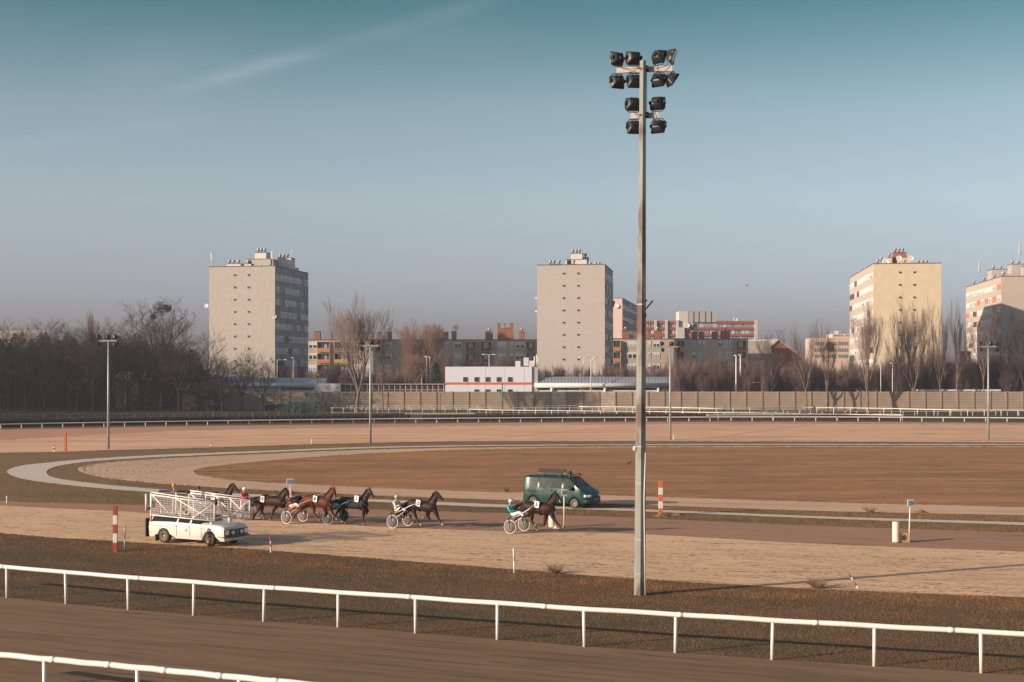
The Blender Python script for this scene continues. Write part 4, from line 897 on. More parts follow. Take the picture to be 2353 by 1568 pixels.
# right hand trees
tree('bare_tree', 'dark crooked bare tree on two trunks before the wall, beside the brick gable', spr[1], 1768, 943, 756, 75, None, .4)
tree('bare_tree', 'pale birch-like tree with forked stem, first right of the crooked dark tree', birch[0], 1853, 944, 738, 62, None, 1.2)
tree('bare_tree', 'pale birch-like tree with a mistletoe clump, second right of the crooked dark tree', birch[2], 1900, 944, 733, 58, None, 3.2)
tree('bare_tree', 'large dense bare tree before the left side of the yellow tower', pop[0], 1994, 944, 694, 84, None, 2.4)
tree('bare_tree', 'slim leaning bare tree before the yellow tower, left one of two', birch[1], 2062, 943, 742, 46, None, 2)
tree('bare_tree', 'tall broad-topped bare tree before the middle of the yellow tower', pop[1], 2100, 943, 683, 72, None, 4.4)
tree('bare_tree', 'slender bare tree before the right corner of the yellow tower', birch[0], 2160, 943, 703, 50, None, 5)
tree('bare_tree', 'tall slender bare tree against the sky between the two right towers', birch[2], 2199, 943, 690, 56, None, 2.8)
tree('bare_tree', 'bare tree just left of the rightmost floodlight pole', birch[1], 2262, 943, 700, 60, None, 1.8)
tree('bare_tree', 'dark bare tree cut by the right edge of the picture', spr[3], 2352, 943, 715, 80, None, .8)
tree('bare_tree', 'thin pale tree between the rightmost pole and the picture edge', birch[0], 2310, 935, 772, 34, 322, 4.8)
def mistletoe(label, cu, cv, rad, Y):
    rr = random.Random(9); c = A(cu, cv, Y); mv = []
    for i in range(900):
        d_ = Vector((rr.gauss(0, 1), rr.gauss(0, 1), rr.gauss(0, 1))).normalized()*rad*rr.random()**.4; e = Vector((rr.gauss(0, .1), rr.gauss(0, .1), rr.gauss(0, .1)))
        mv += [d_, d_+e, d_+Vector((e.y, e.z, e.x))]
    o = mesh_obj('mistletoe', arr_mesh('mistletoe', [tuple(v) for v in mv], np.arange(len(mv)).reshape(-1, 3), [MATS['mistletoe_leaf']])); o.location = c; tag(o, label, 'mistletoe')
mistletoe('dark ball of mistletoe in the second pale birch-like tree', 1907, 797, 1.15, 311)
# trees out of frame at the left, whose shade falls on the wall
n = 34000
Yw = rng.uniform(225, 345, n); uu = rng.uniform(-900, -75, n); Xw = (uu-CU)/F*Yw
Zw = (19+3*np.sin(Xw*.16)+2*np.sin(Yw*.21))*rng.uniform(.04, 1, n)**.8
s_ = rng.uniform(.3, .8, n); d1 = rng.normal(0, 1, (n, 3)); d2 = rng.normal(0, 1, (n, 3)); d1 /= np.linalg.norm(d1, axis=1)[:, None]; d2 /= np.linalg.norm(d2, axis=1)[:, None]
V = np.zeros((n, 3, 3)); cc = np.stack([Xw, Yw, Zw], 1); V[:, 0] = cc; V[:, 1] = cc+d1*s_[:, None]*1.6; V[:, 2] = cc+d2*s_[:, None]; V[:, :, 2] = np.maximum(V[:, :, 2], 0)
tag(mesh_obj('woodland', arr_mesh('woodland', V, np.arange(n*3).reshape(-1, 3), wu)), 'dark wood continuing beyond the left edge of the picture', None, None, 'stuff')
# ------------------------------------------------------------------ green starting stalls
gp = mat('green_paint', (.022, .11, .05), .6, var=.1); gs = empty('starting_gate', 'green metal starting stalls parked before the wall, left of the tall poplar', 'starting gate', P(690, 954))
g0 = P(690, 954); gw = lambda u: PX(u, g0.y)-g0.x; gzv = lambda v: CAMH+(HV-v)/F*g0.y
for u in (660, 675, 690, 706, 721): b = MB().mt(gp); b.box(gw(u)-.1, gw(u)+.1, -.1, .1, 0, gzv(916)); b.build('post', gs)
for u in (651, 732): b = MB().mt(gp); b.box(gw(u)-.08, gw(u)+.08, -.1, .1, 0, gzv(932)); b.build('post', gs)
for a, c in (((660, 916), (721, 916)), ((651, 932), (660, 916)), ((721, 916), (732, 932)), ((660, 926), (675, 916)), ((706, 917), (721, 929)), ((675, 927), (690, 917)), ((651, 931), (732, 931))):
    b = MB().mt(gp); b.tube([(gw(a[0]), 0, gzv(a[1])), (gw(c[0]), 0, gzv(c[1]))], .07, 5); b.build('brace', gs)
b = MB().mt(gp); b.box(gw(660), gw(724), .12, .25, .4, gzv(941)); b.mt(dark); b.box(gw(684), gw(692), .0, .1, .3, gzv(941)); b.box(gw(697), gw(704), .0, .1, .3, gzv(941)); b.build('panel', gs)
o = MB().mt(mat('dark_hedge', (.03, .032, .03), .95, var=.4, scale=2)); o.box(0, PX(748, 308)-PX(610, 308), 0, 1.2, 0, 1.9)
hb = o.build('hedge'); hb.location = (PX(610, 308), 308, 0)
bm = bmesh.new(); bm.from_mesh(hb.data); bmesh.ops.subdivide_edges(bm, edges=bm.edges[:], cuts=14, use_grid_fill=True)
for v in bm.verts: v.co += Vector((random.uniform(-.15, .15), random.uniform(-.12, .12), random.uniform(-.12, .18) if v.co.z > .2 else 0)); v.co.z *= (.65+.35*min(1, v.co.x/12))
bm.to_mesh(hb.data); bm.free(); tag(hb, 'dark low hedge behind the green starting stalls', 'hedge')
# ------------------------------------------------------------------ big floodlight mast
mast_m = mat('weathered_galvanised', (.235, .245, .22), .6, .15, var=.12, scale=2.2, stretch=(1, 1, .35), col2=(.12, .085, .07), c2pos=(.50, .57))
arm_m = mat('pale_steel_arm', (.52, .44, .38), .6, .1, var=.12, scale=5, col2=(.40, .22, .13), c2pos=(.62, .7))
lamp_blk = mat('lamp_black', (.016, .017, .017), .42, var=.25, scale=8)
cable = mat('cable', (.05, .025, .025), .7)
def floodlight(size=.48, back=.22):
    """lamp facing local +y; rounded tray housing, glass front, gear box behind; bracket built apart"""
    h = size/2
    b = MB().mt(lamp_blk, True)
    def rr_(w, hh, y, rad):
        pts = []
        for cx, cz, a0 in ((w-rad, hh-rad, 0), (-w+rad, hh-rad, 90), (-w+rad, -hh+rad, 180), (w-rad, -hh+rad, 270)):
            for k in range(4): a = R(a0+k*30); pts.append(Vector((cx+rad*math.cos(a), y, cz+rad*math.sin(a))))
        return pts
    b.rings([rr_(h*.45, h*.40, -back, .04), rr_(h*.72, h*.66, -back*.8, .06), rr_(h*.98, h*.92, -back*.12, .06), rr_(h*1.04, h*.98, 0, .05), rr_(h*1.04, h*.98, .035, .05)])
    b.mt(lamp_blk); b.box(-h*.30, h*.30, -back-.07, -back+.02, -h*.42, h*.05); b.box(h*.95, h*1.2, -back*.5, -.02, -h*.15, h*.25); b.box(-h*1.2, -h*.95, -back*.5, -.02, -h*.15, h*.25)
    b.box(-h*.5, -h*.12, -back*.95, -back*.6, h*.42, h*.62); b.box(h*.12, h*.5, -back*.95, -back*.6, h*.42, h*.62)
    g = MB().mt(glass_lens); g.add(rr_(h*.92, h*.86, .038, .04), [tuple(range(16))])
    return b.mesh('housing'), g.mesh('glass')
fl = floodlight(.53, .24); fls = floodlight(.5, .25)
def add_lamp(t, mshes, pos, yaw, pitch, up, size=.48):
    "pos: mounting point on the arm; up=1 stands on it, -1 hangs"
    h = size/2; q = empty('floodlight', None, None, pos, R(yaw)); q.parent = t
    piv = Vector((0, .05, up*(h+.09)))
    for me in mshes:
        o = mesh_obj(me.name.split('.')[0], me, q); o.location = piv; o.rotation_euler = (R(pitch), 0, 0)
    b = MB().mt(lamp_blk); w = h*1.22
    pts = [(-w, .05, piv.z), (-w, .03, piv.z*.45), (-w*.6, 0, up*.03), (w*.6, 0, up*.03), (w, .03, piv.z*.45), (w, .05, piv.z)]
    b.tube(pts, .018, 6); b.cyl((-w-.02, .05, piv.z), (-w+.05, .05, piv.z), .04, 8); b.cyl((w+.02, .05, piv.z), (w-.05, .05, piv.z), .04, 8); b.build('bracket', q)
    return q
mp0 = P(1470, 1367); mast = empty('floodlight_mast', 'big weathered octagonal floodlight mast with twelve black lamps standing in the near grass', 'floodlight mast', mp0)
lean = .118   # it leans a touch to the right at the top
ztop = A(1477, 140, mp0.y).z
b = MB().mt(mast_m); b.tube([(0, 0, -.3), (lean*.3, 0, ztop*.3), (lean, 0, ztop)], [.215, .185, .115], 8); b.build('pole', mast)
b = MB().mt(steel)
for v in (1026, 700, 1110, 1240, 1318): z = A(1470, v, mp0.y).z; r_ = .215-.1*z/ztop; b.tube([(lean*z/ztop, 0, z-.03), (lean*z/ztop, 0, z+.03)], r_+.008, 8)
b.build('clamp_band', mast)
z0, z1 = A(0, 1366, mp0.y).z, A(0, 1040, mp0.y).z
b = MB().mt(white_paint, True); b.tube([(.19, -.15, 0), (.165, -.15, 2), (.15, -.16, 3.6), (.20, -.12, z1)], .022, 6); b.build('conduit', mast)
b = MB().mt(white_paint, True); zz = A(0, 1028, mp0.y).z; b.sphere((-.19, -.02, zz-.05), .07, .06, .1); b.build('junction_cap', mast)
zb = A(0, 709, mp0.y).z; b = MB().mt(mat('maroon_steel', (.13, .025, .03), .6)); b.tube([(.15, 0, zb-.1), (.38, .1, zb+.15), (.5, .1, zb+.3)], .03, 6); b.tube([(.12, .0, zb), (.2, .15, zb+.2), (.28, .2, zb+.33)], .03, 6); b.box(.14, .24, -.05, .05, zb-.32, zb-.18); b.build('bird_spike_bracket', mast)
adir = Vector((.985, -.17, 0)); ayaw = math.degrees(math.atan2(adir.y, adir.x))
za = A(0, 157.5, mp0.y).z; zc = A(0, 264, mp0.y).z
for z, h0, h1, hh in ((za, -1.0, 1.08, .20), (zc, -.46, .55, .20)):
    b = MB().mt(arm_m); M_ = Matrix.Translation((lean, 0, z)) @ Matrix.Rotation(R(ayaw), 4, 'Z'); b.box(h0, h1, .15, .24, -hh/2, hh/2, M_); b.mt(dark).box(-.05, .2, .0, .15, -hh/2, hh/2, M_); b.build('cross_arm', mast)
def ap(s, z, side): p = Vector((lean, 0, z))+adir*s+Vector((0, .19, 0)); p.z = z+side*.11; return p
for s, yaw, pit in ((-.93, 38, -8), (-.32, 12, -10), (.60, -50, -24), (1.08, -105, -24)): add_lamp(mast, fl, ap(s, za, 1), yaw, pit, 1)
for s, yaw, pit in ((-.93, 25, -24), (-.30, 8, -26), (.60, -38, -30), (1.08, -75, -34)): add_lamp(mast, fl, ap(s, za, -1), yaw, pit, -1)
for s, yaw, pit in ((-.34, 6, -18), (.55, -26, -18)): add_lamp(mast, fl, ap(s, zc, 1), yaw, pit, 1)
for s, yaw, pit in ((-.30, 6, -28), (.58, -30, -28)): add_lamp(mast, fl, ap(s, zc, -1), yaw, pit, -1)
b = MB().mt(cable, True)
for s, z, sd in ((-.84, za, 1), (-.2, za, 1), (.47, za, 1), (.93, za, 1), (-.78, za, -1), (.93, za, -1), (.38, zc, 1), (-.3, zc, 1), (-.28, zc, -1), (.42, zc, -1)):
    p = ap(s, z, sd); q = Vector((lean+.1*(1 if s > 0 else -1), -.16, z)); m_ = (p+q)/2+Vector((0, -.06, -.08)); b.tube([p+Vector((0, -.05, .12*sd)), p+Vector((0, -.1, -.02)), m_, q], .012, 5)
b.tube([(lean+.12, -.05, za), (lean+.14, -.02, (za+zc)/2), (lean+.14, -.05, zc)], .012, 5); b.build('cable', mast)
# ------------------------------------------------------------------ four slimmer poles of the inner field
def pole(label, u, vb, va, lamps, hw=1.05):
    p0 = P(u, vb); t = empty('floodlight_pole', label, 'floodlight pole', p0, 0, 'slim floodlight poles beyond the infield'); z = A(u, va, p0.y).z
    b = MB().mt(steel, True); b.tube([(0, 0, -.2), (0, 0, z*.5), (0, 0, z+.25)], [.15, .12, .08], 10); b.build('pole', t)
    b = MB().mt(steel); b.box(-hw*.9, hw*.9, -.16, -.08, -.08+z, .08+z); b.build('cross_arm', t)
    for s, up, yaw, pit in lamps: add_lamp(t, fls, Vector((s, -.12, z+up*.06)), yaw, pit, up, .5)
    return t
pole('leftmost slim floodlight pole, in front of the dark wood', 249, 1032, 783.5, [(-1.0, 1, 70, -10), (.0, 1, 10, -8), (.78, 1, 30, -12), (-1.0, -1, 80, -20), (.78, -1, 20, -20)])
pole('second slim floodlight pole, before the tall poplars', 851, 1020, 795, [(-1.0, 1, 60, -25), (.15, 1, 10, -15), (.9, 1, -30, -20), (-1.0, -1, 70, -25), (.85, -1, -10, -25)])
pole('third slim floodlight pole, just right of the big mast', 1540, 1011, 797.5, [(-1.0, 1, 60, -25), (.15, 1, 10, -15), (.9, 1, -30, -20), (-.95, -1, 60, -25), (.9, -1, -10, -25)])
pole('rightmost slim floodlight pole, before the tower at the right edge', 2271, 1012, 797, [(-1.0, 1, 60, -25), (.25, 1, 10, -15), (1.0, 1, -30, -20), (-.95, -1, 60, -25), (.95, -1, -10, -25)])
# ------------------------------------------------------------------ street lamps beyond the wall, posts
def lamp(label, u, vt, Y=338, arms=0, w=.11, m=None, both=False, group=None):
    z = CAMH+(HV-vt)/F*Y; t = empty('street_lamp', label, 'street lamp', (PX(u, Y), Y, 0), 0, group)
    b = MB().mt(m or thin_white, True); b.tube([(0, 0, 0), (0, 0, z)], [w*1.2, w*.75], 8); b.build('post', t)
    if arms:
        for s in ((-1, 1) if both else (1,)):
            b = MB().mt(m or thin_white, True); b.tube([(0, 0, z-.05), (s*arms, 0, z)], .05, 6); b.build('arm', t)
            b = MB().mt(white_paint, True); b.sphere((s*(arms+.35), 0, z), .55, .2, .13, n=10, k=6); b.build('lamp_head', t)
    else:
        b = MB().mt(white_paint, True); b.sphere((-.15, 0, z+.08), .42, .2, .14, n=10, k=6); b.build('lamp_head', t)
    return t
lamp('two-armed street lamp before the dark side of the left tower', 637, 827, 336, 1.6, both=True)
lamp('single street lamp right of the two-armed one at the left tower', 674, 823, 340)
lamp('left one of the paired street lamps above the glazed passage', 980.5, 821, 338); lamp('right one of the paired street lamps above the glazed passage', 988, 822, 341)
lamp('short thick pale pole left of the paired street lamps', 969, 851, 337, w=.2)
lamp('left single street lamp at the foot of the central tower', 1342, 823, 342); lamp('right single street lamp at the foot of the central tower', 1366, 827, 345)
lamp('two-armed street lamp at the foot of the central tower', 1358, 822, 328, 2.1, both=True)
lamp('left one of the paired white street lamps below the apartment block', 1691.5, 818, 322, w=.19); lamp('right one of the paired white street lamps below the apartment block', 1701.5, 817, 325, w=.19)
lamp('low two-armed lamp behind the wall beside the crooked dark tree', 1751, 879, 322, 1.4, both=True)
lamp('street lamp before the left part of the yellow tower', 2024, 836, 324); lamp('street lamp before the middle of the yellow tower', 2051, 836, 326)
lamp('low lamp with arm above the station passage', 815, 857, 336, 1.6); lamp('slim pole with side arms above the white station building', 1124, 815, 345, .9, both=True)
b = MB().mt(mat('green_post', (.10, .20, .09), .6), True); p = P(1154, 951); z = A(1154, 880, p.y).z; b.tube([(0, 0, 0), (0, 0, z)], [.15, .12], 8); o = b.build('post'); o.location = p; tag(o, 'plain green post in front of the wall below the white station building', 'post')
for u, vb, vt, lab in ((756, 951, 907, 'thin dark lamp post in the shade by the green starting stalls'), (1228, 944, 907, 'thin dark post before the wall under the central tower'), (1012, 951, 906, 'thin dark lamp post behind the thin fence left of centre')):
    p = P(u, vb); z = A(u, vt, p.y).z; b = MB().mt(black_plastic, True); b.tube([(0, 0, 0), (0, 0, z)], .05, 6); b.sphere((0, 0, z), .13, .13, .1); o = b.build('lamp_post'); o.location = p; tag(o, lab, 'post')
def roundsign(label, u, v, Y, zb):
    c = A(u, v, Y); b = MB().mt(steel, True); b.tube([(0, 0, zb), (0, 0, c.z+.4)], .05, 6); t = b.build('road_sign'); t.location = (c.x, c.y, 0); tag(t, label, 'sign')
    b = MB().mt(mat('sign_back', (.40, .42, .46), .5)); b.tube([(0, -.08, c.z), (0, -.05, c.z)], .42, 14); b.build('board', t)
roundsign('round grey back of a road sign before the wall, left of the mast', 1225, 911.5, 313, 2.2)
roundsign('small round sign on a pole above the wall, right of the paired white lamps', 1721, 879.5, 322, 3)
c = A(1614, 890, 322); t = empty('antenna_rack', 'small rack of aerials above the wall right of the third pole', 'antenna', (c.x, c.y, 0)); b = MB().mt(thin_white); b.box(-.12, .12, 0, .1, 3, c.z+.9)
for k in range(4): b.box(.1, 1.4+.3*(k % 2), 0, .08, c.z-.7+k*.4, c.z-.6+k*.4)
b.box(1.2, 1.3, 0, .1, 3, c.z+.3); b.build('rack', t)
# ------------------------------------------------------------------ track markers
def banded(label, u, vb, vt, half, cols, kind='marker_post', cat='marker post', top_u=None, square=True, n=10):
    p = P(u, vb); z = A(u, vt, p.y).z; dx = 0 if top_u is None else (top_u-u)/F*p.y; r_ = half/F*p.y
    t = empty(kind, label, cat, p); b = MB(); k = len(cols)
    for i, c in enumerate(cols):
        a0, a1 = i/k, (i+1)/k
        b.mt(c, not square)
        b.tube([(dx*a0, 0, z*a0-.002*(i == 0)), (dx*a1, 0, z*a1)], r_*(1.28 if square else 1), 4 if square else n)
    o = b.build('post', t); return t
wm_, rm, om = white_paint, red_paint, orange_paint
banded('thick post banded red and white in the near grass at the left', 265, 1268, 1163, 5.0, [rm, wm_, rm, wm_, rm])
banded('thick post banded orange and white on the verge right of the big mast', 1518, 1184, 1105, 5.0, [om, wm_, om, wm_, om][::-1])
banded('tall plain orange post behind the bend of the pale path', 150.5, 1037.5, 995, 3.0, [om, om])
banded('small post banded red and white left of the plain orange post', 124, 1038, 1022, 2.2, [wm_, rm, wm_, om])
banded('thin stake banded red and white in front of the starting car', 622.5, 1271, 1230, 1.7, [wm_, wm_, rm, wm_, rm, rm], 'marker_stake', 'marker stake', 621.5, False)
banded('thin leaning stake banded red and white at the right', 1974, 1356, 1317, 1.6, [wm_, rm, wm_, rm], 'marker_stake', 'marker stake', 1949.5, False)
banded('plain thin white stake at the near edge of the sand below the front horse', 1182, 1318, 1260, 2.3, [wm_, wm_], 'marker_stake', 'marker stake', 1180.5, False)
banded('thin grey pipe stake beside the thick red and white post', 286.5, 1265, 1207, 1.6, [steel, steel], 'marker_stake', 'marker stake', None, False)
banded('small pale stake at the left picture edge beside the sand track', 16, 1158, 1140, 1.7, [wm_, wm_], 'marker_stake', 'marker stake', None, False)
banded('tiny white and orange stake on the grass behind the inner track, left one', 485, 1026, 1015, 1.3, [wm_, om], 'marker_stake', 'marker stake', None, False)
banded('tiny white leaning stake behind the inner track, right of the orange-topped one', 715, 1021, 1008, 1.3, [wm_, wm_], 'marker_stake', 'marker stake', 718, False)
banded('tiny pale stake beside the third slim floodlight pole', 1548, 1011, 1000, 1.3, [wm_, wm_], 'marker_stake', 'marker stake', None, False)
# soil mound of the orange and white post
def mound(u, v, r, h, lab):
    rg = random.Random(int(u)); b = MB().mt(g_verge); rs = []
    for j in range(6):
        a = j/5; q = r*(1-a)**.7+.02; rs.append([Vector((q*math.cos(2*math.pi*i/16)*rg.uniform(.8, 1.15), q*.8*math.sin(2*math.pi*i/16)*rg.uniform(.8, 1.15), h*a**.8*rg.uniform(.8, 1.1)-.01)) for i in range(16)])
    b.rings(rs); o = b.build('soil_mound'); o.location = P(u, v); tag(o, lab, 'mound')
mound(1521, 1187, .42, .20, 'small mound of soil at the foot of the orange and white post')
mound(1557, 1184, .35, .15, 'small grassy clump of soil right of the orange and white post')
mound(2115, 1178, .4, .18, 'low tuft of earth on the verge above the ribbed drum at the right')
# distance signs
sign_m = mat('sign_face', (.22, .26, .30), .5, var=.06); sign_w = mat('sign_white', (.55, .52, .46), .5)  # bluish shade is put into the board's face colour
def distance_sign(label, txt, u, vb, bu0, bu1, bv0, bv1):
    p = P(u, vb); t = empty('distance_sign', label, 'distance sign', p); Y = p.y; w = (bu1-bu0)/F*Y; h = (bv1-bv0)/F*Y; cx = ((bu0+bu1)/2-u)/F*Y; cz = A(0, (bv0+bv1)/2, Y).z
    b = MB().mt(white_paint, True); b.tube([(0, 0, -.05), (cx, 0.03, cz+h*.3)], .034, 8); b.build('pole', t)
    b = MB().mt(sign_w); b.box(cx-w/2, cx+w/2, -.06, -.02, cz-h/2, cz+h/2); b.mt(sign_m); b.box(cx-w/2+.03, cx+w/2-.015, -.066, -.06, cz-h/2+.02, cz+h/2-.02); o = b.build('board', t)
    me = text_mesh(txt, h*.74, mat('sign_ink', (.03, .04, .09), .6), 'number'); q = mesh_obj('number', me, o); q.location = (cx+.005, -.07, cz); q.rotation_euler = (R(90), 0, 0)
    xs = [v.co.x for v in me.vertices]; q.scale = (min(1, (w-.07)/(max(xs)-min(xs))), 1, 1)
distance_sign('distance board reading 2620 on a white pole behind the horses', '2620', 668, 1184, 658.5, 675, 1100.5, 1114)
distance_sign('distance board reading 2600 on a white pole before the green van', '2600', 1296, 1214, 1289.5, 1303, 1125, 1139.5)
distance_sign('distance board reading 2580 on a white pole at the right', '2580', 2088.7, 1247, 2084.5, 2099.5, 1148.5, 1164)
# ribbed drums
drum_m = mat('drum_white', (.62, .58, .50), .55, var=.06, scale=3, col2=(.50, .42, .32), c2pos=(.6, .8))
def drum(label, u, vb, vt, half):
    p = P(u, vb); z = A(u, vt, p.y).z; r_ = half/F*p.y; prof = [(r_*.92, 0), (r_*.95, .05)]; n = 22
    for i in range(n): a = .05+(z-.05)*i/n; h = (z-.05)/n; prof += [(r_*.93, a+h*.05), (r_*1.03, a+h*.35), (r_*1.03, a+h*.65), (r_*.93, a+h*.95)]
    b = MB().mt(drum_m, True); b.lathe(prof, 24); t = empty('ribbed_drum', label, 'drum', p); b.build('barrel', t)
    b = MB().mt(mat('drum_base', (.28, .12, .08), .8)); b.lathe([(r_*.97, -.01), (r_*.97, .045)], 24); b.build('base', t)
drum('tall ribbed white drum standing on the sand track at the right', 2059, 1247, 1199, 8.6)
drum('ribbed white drum beside the traffic cone behind the front horse', 1269, 1212.5, 1166, 8.6)
p = P(1278, 1214.5); t = empty('traffic_cone', 'orange traffic cone with white bands beside the drum behind the front horse', 'traffic cone', p)
b = MB().mt(white_paint); b.box(-.17, .17, -.17, .17, 0, .04); b.mt(white_paint, True).lathe([(.13, .04), (.09, .14)], 16); b.mt(orange_paint, True).lathe([(.09, .14), (.055, .28)], 16); b.mt(white_paint, True).lathe([(.055, .28), (.03, .38)], 16); b.build('cone', t)
# square concrete block with a hole (cone turned on its side)
p = P(2078, 1247.3); t = empty('fallen_cone', 'yellowed cone lying on its side, square hollow base showing, beside the ribbed drum', 'traffic cone', p, R(8))
yb = mat('yellowed_plastic', (.48, .34, .16), .6, var=.1); b = MB().mt(yb); s_ = .235
sq = [(-s_, -s_), (s_, -s_), (s_, s_), (-s_, s_)]; N = 24
outer = []; inner = []
for i in range(N):
    a = 2*math.pi*i/N+math.pi/N; c_, d_ = math.cos(a), math.sin(a); m_ = max(abs(c_), abs(d_)); k = min(s_/m_, s_*1.3); outer.append((c_*k, d_*k)); inner.append((c_*.13, d_*.13))
vs = [(x, 0, z+s_) for x, z in outer]+[(x, 0, z+s_) for x, z in inner]+[(x, .06, z+s_) for x, z in outer]
b.add(vs, [(i, (i+1) % N, (i+1) % N+N, i+N) for i in range(N)]+[(i, i+2*N, (i+1) % N+2*N, (i+1) % N) for i in range(N)]+[tuple(range(2*N, 3*N))]); b.build('base', t)
b = MB().mt(mat('cone_inside', (.06, .045, .03), .9), True); r1 = [Vector((x, 0.001, z+s_)) for x, z in inner]; r2 = [Vector((x*.3, .5, z*.3+s_-.04)) for x, z in inner]; b.rings([r1, r2], caps=False); b.mt(yb, True); b.rings([[Vector((x*1.15, .05, z*1.15+s_)) for x, z in inner], [Vector((x*.4, .55, z*.4+s_-.04)) for x, z in inner]]); b.build('cone', t)
# dry weeds
def weed(label, u, v, r, h, n, m_):
    rg = random.Random(int(u)); p = P(u, v); b = MB().mt(m_)
    for i in range(n):
        a = rg.uniform(0, 6.28); q = rg.uniform(0, r*.35); d = Vector((math.cos(a)*rg.uniform(.2, 1)*r, math.sin(a)*rg.uniform(.2, 1)*r, h*rg.uniform(.45, 1))); c0 = Vector((math.cos(a)*q, math.sin(a)*q, 0)); m_p = c0+d*.5+Vector((0, 0, h*.12))
        b.tube([c0, m_p, c0+d], [.010, .007, .004], 3)
    o = b.build('dry_weed'); o.location = p; tag(o, label, 'weed')
weed('dry brown weed at the sand edge left of the leaning stake', 1877, 1352, .5, .48, 90, gb[0])
weed('dry weed at the sand edge right of the white stake', 1277, 1318, .45, .4, 80, gb[0])
weed('small dark weed on the infield edge left of the green van', 1164, 1131, .3, .35, 60, gb[1])
weed('thin dead weed on the verge before the infield at the right', 2000, 1178, .5, .4, 60, gb[0])
# birds
def bird(label, c, s, yaw, fly=False):
    t = empty('bird', label, 'bird', c, R(yaw)); b = MB().mt(mat('crow_black', (.012, .012, .013), .5), True)
    b.eloft([(-.22*s, 0, .13*s, .015*s, .03*s), (-.1*s, 0, .17*s, .045*s, .04*s), (.02*s, 0, .2*s, .065*s, .055*s), (.1*s, 0, .25*s, .045*s, .04*s), (.15*s, 0, .30*s, .04*s, .038*s), (.19*s, 0, .30*s, .02*s, .02*s), (.25*s, 0, .285*s, .006*s, .006*s)], 8)
    if fly:
        for q in (-1, 1): b.mt(MATS['crow_black']); b.add([(.06*s, q*.04*s, .22*s), (-.1*s, q*.04*s, .2*s), (-.08*s, q*.45*s, .34*s), (.03*s, q*.5*s, .36*s), (.05*s, q*.25*s, .33*s)], [(0, 1, 2, 3, 4)])
    else:
        b.cyl((0, .03*s, 0), (0, .03*s, .15*s), .008*s, 4); b.cyl((0.03*s, -.03*s, 0), (0, -.03*s, .15*s), .008*s, 4)
    b.build('body', t)
bird('black crow standing on the infield grass left of the big mast', P(1446, 1070), 1.2, -20)
bird('tiny dark bird flying in the sky right of the big mast', A(1717, 659, 250), 1.0, 30, True)
# fallen twigs and clods on the sand
rg = random.Random(4); b = MB().mt(mat('dark_clod', (.10, .055, .035), .95, var=.3))
for i in range(900):
    u = rg.uniform(-40, 2380); lo, hi = interp(L_dryline, u)+4, interp(L_trackbot, u)-3; v = rg.uniform(lo, hi); p = P(u, v); n = rg.randint(2, 7)
    for j in range(n):
        q = p+Vector((rg.gauss(0, .7), 0, 0)); q.y += (q.x-p.x)*-.12+rg.gauss(0, .05); w = rg.uniform(.06, .26); e = rg.uniform(.012, .04); a_ = rg.uniform(-.25, .05); c_, s2 = math.cos(a_), math.sin(a_); b.add([q+Vector((x_*w*c_-y_*e*s2, x_*w*s2+y_*e*c_, z_)) for x_, y_, z_ in ((-1, 0, .001), (-.4, -1, .001), (.5, -.8, .001), (1, .1, .001), (.3, 1, .001), (-.5, .7, .001), (0, 0, .012))], [(0, 1, 6), (1, 2, 6), (2, 3, 6), (3, 4, 6), (4, 5, 6), (5, 0, 6)])
b.mt(mat('dark_streak', (.26, .135, .08), .95, var=.3))
for i in range(620):
    u = rg.uniform(-40, 2380); lo, hi = interp(L_dryline, u)+3, interp(L_trackbot, u)-3; v = rg.uniform(lo, hi); p = P(u, v); L = rg.uniform(.5, 3.5); e = rg.uniform(.008, .03); d = Vector((1, -.40+rg.gauss(0, .02), 0)).normalized(); n_ = Vector((-d.y, d.x, 0)); z_ = Vector((0, 0, .010))
    b.add([p-d*L*.5+z_, p+n_*e+z_, p+d*L*.5+z_, p-n_*e+z_], [(0, 3, 2, 1)])
b.mt(mat('pale_streak', (.52, .34, .23), .95, var=.2))
for i in range(160):
    u = rg.uniform(300, 2380); lo, hi = interp(L_tracktop, u)+3, interp(L_dryline, u)-2; v = rg.uniform(lo, hi); p = P(u, v); L = rg.uniform(1, 7); e = rg.uniform(.01, .04); d = Vector((1, -.36+rg.gauss(0, .02), 0)).normalized(); n_ = Vector((-d.y, d.x, 0)); z_ = Vector((0, 0, .008))
    b.add([p-d*L*.5+z_, p+n_*e+z_, p+d*L*.5+z_, p-n_*e+z_], [(0, 3, 2, 1)])
b.mt(mat('near_streak', (.15, .095, .062), .95, var=.3))
for i in range(260):
    u = rg.uniform(-60, 2400); v = interp(L_nearfence, u)+rg.uniform(4, 180); p = P(u, v); L = rg.uniform(.6, 6); e = rg.uniform(.01, .05); d = Vector((1, -.41+rg.gauss(0, .02), 0)).normalized(); n_ = Vector((-d.y, d.x, 0)); z_ = Vector((0, 0, .008))
    b.add([p-d*L*.5+z_, p+n_*e+z_, p+d*L*.5+z_, p-n_*e+z_], [(0, 3, 2, 1)])
b.mt(mat('far_streak', (.40, .20, .12), .95, var=.2))
for i in range(420):
    u = rg.uniform(-40, 2400); lo, hi = interp(far_top, u)+2, interp(far_bot, u)-2; v = rg.uniform(lo, hi); p = P(u, v); L = rg.uniform(1.5, 9); e = rg.uniform(.05, .16); z_ = Vector((0, 0, .02))
    b.add([p-Vector((L*.5, 0, 0))+z_, p+Vector((0, e, 0))+z_, p+Vector((L*.5, 0, 0))+z_, p-Vector((0, e, 0))+z_], [(0, 3, 2, 1)])
tag(b.build('soil_clods'), 'dark scuffed clods and hoof scrapes scattered over the sand track', None, None, 'stuff')
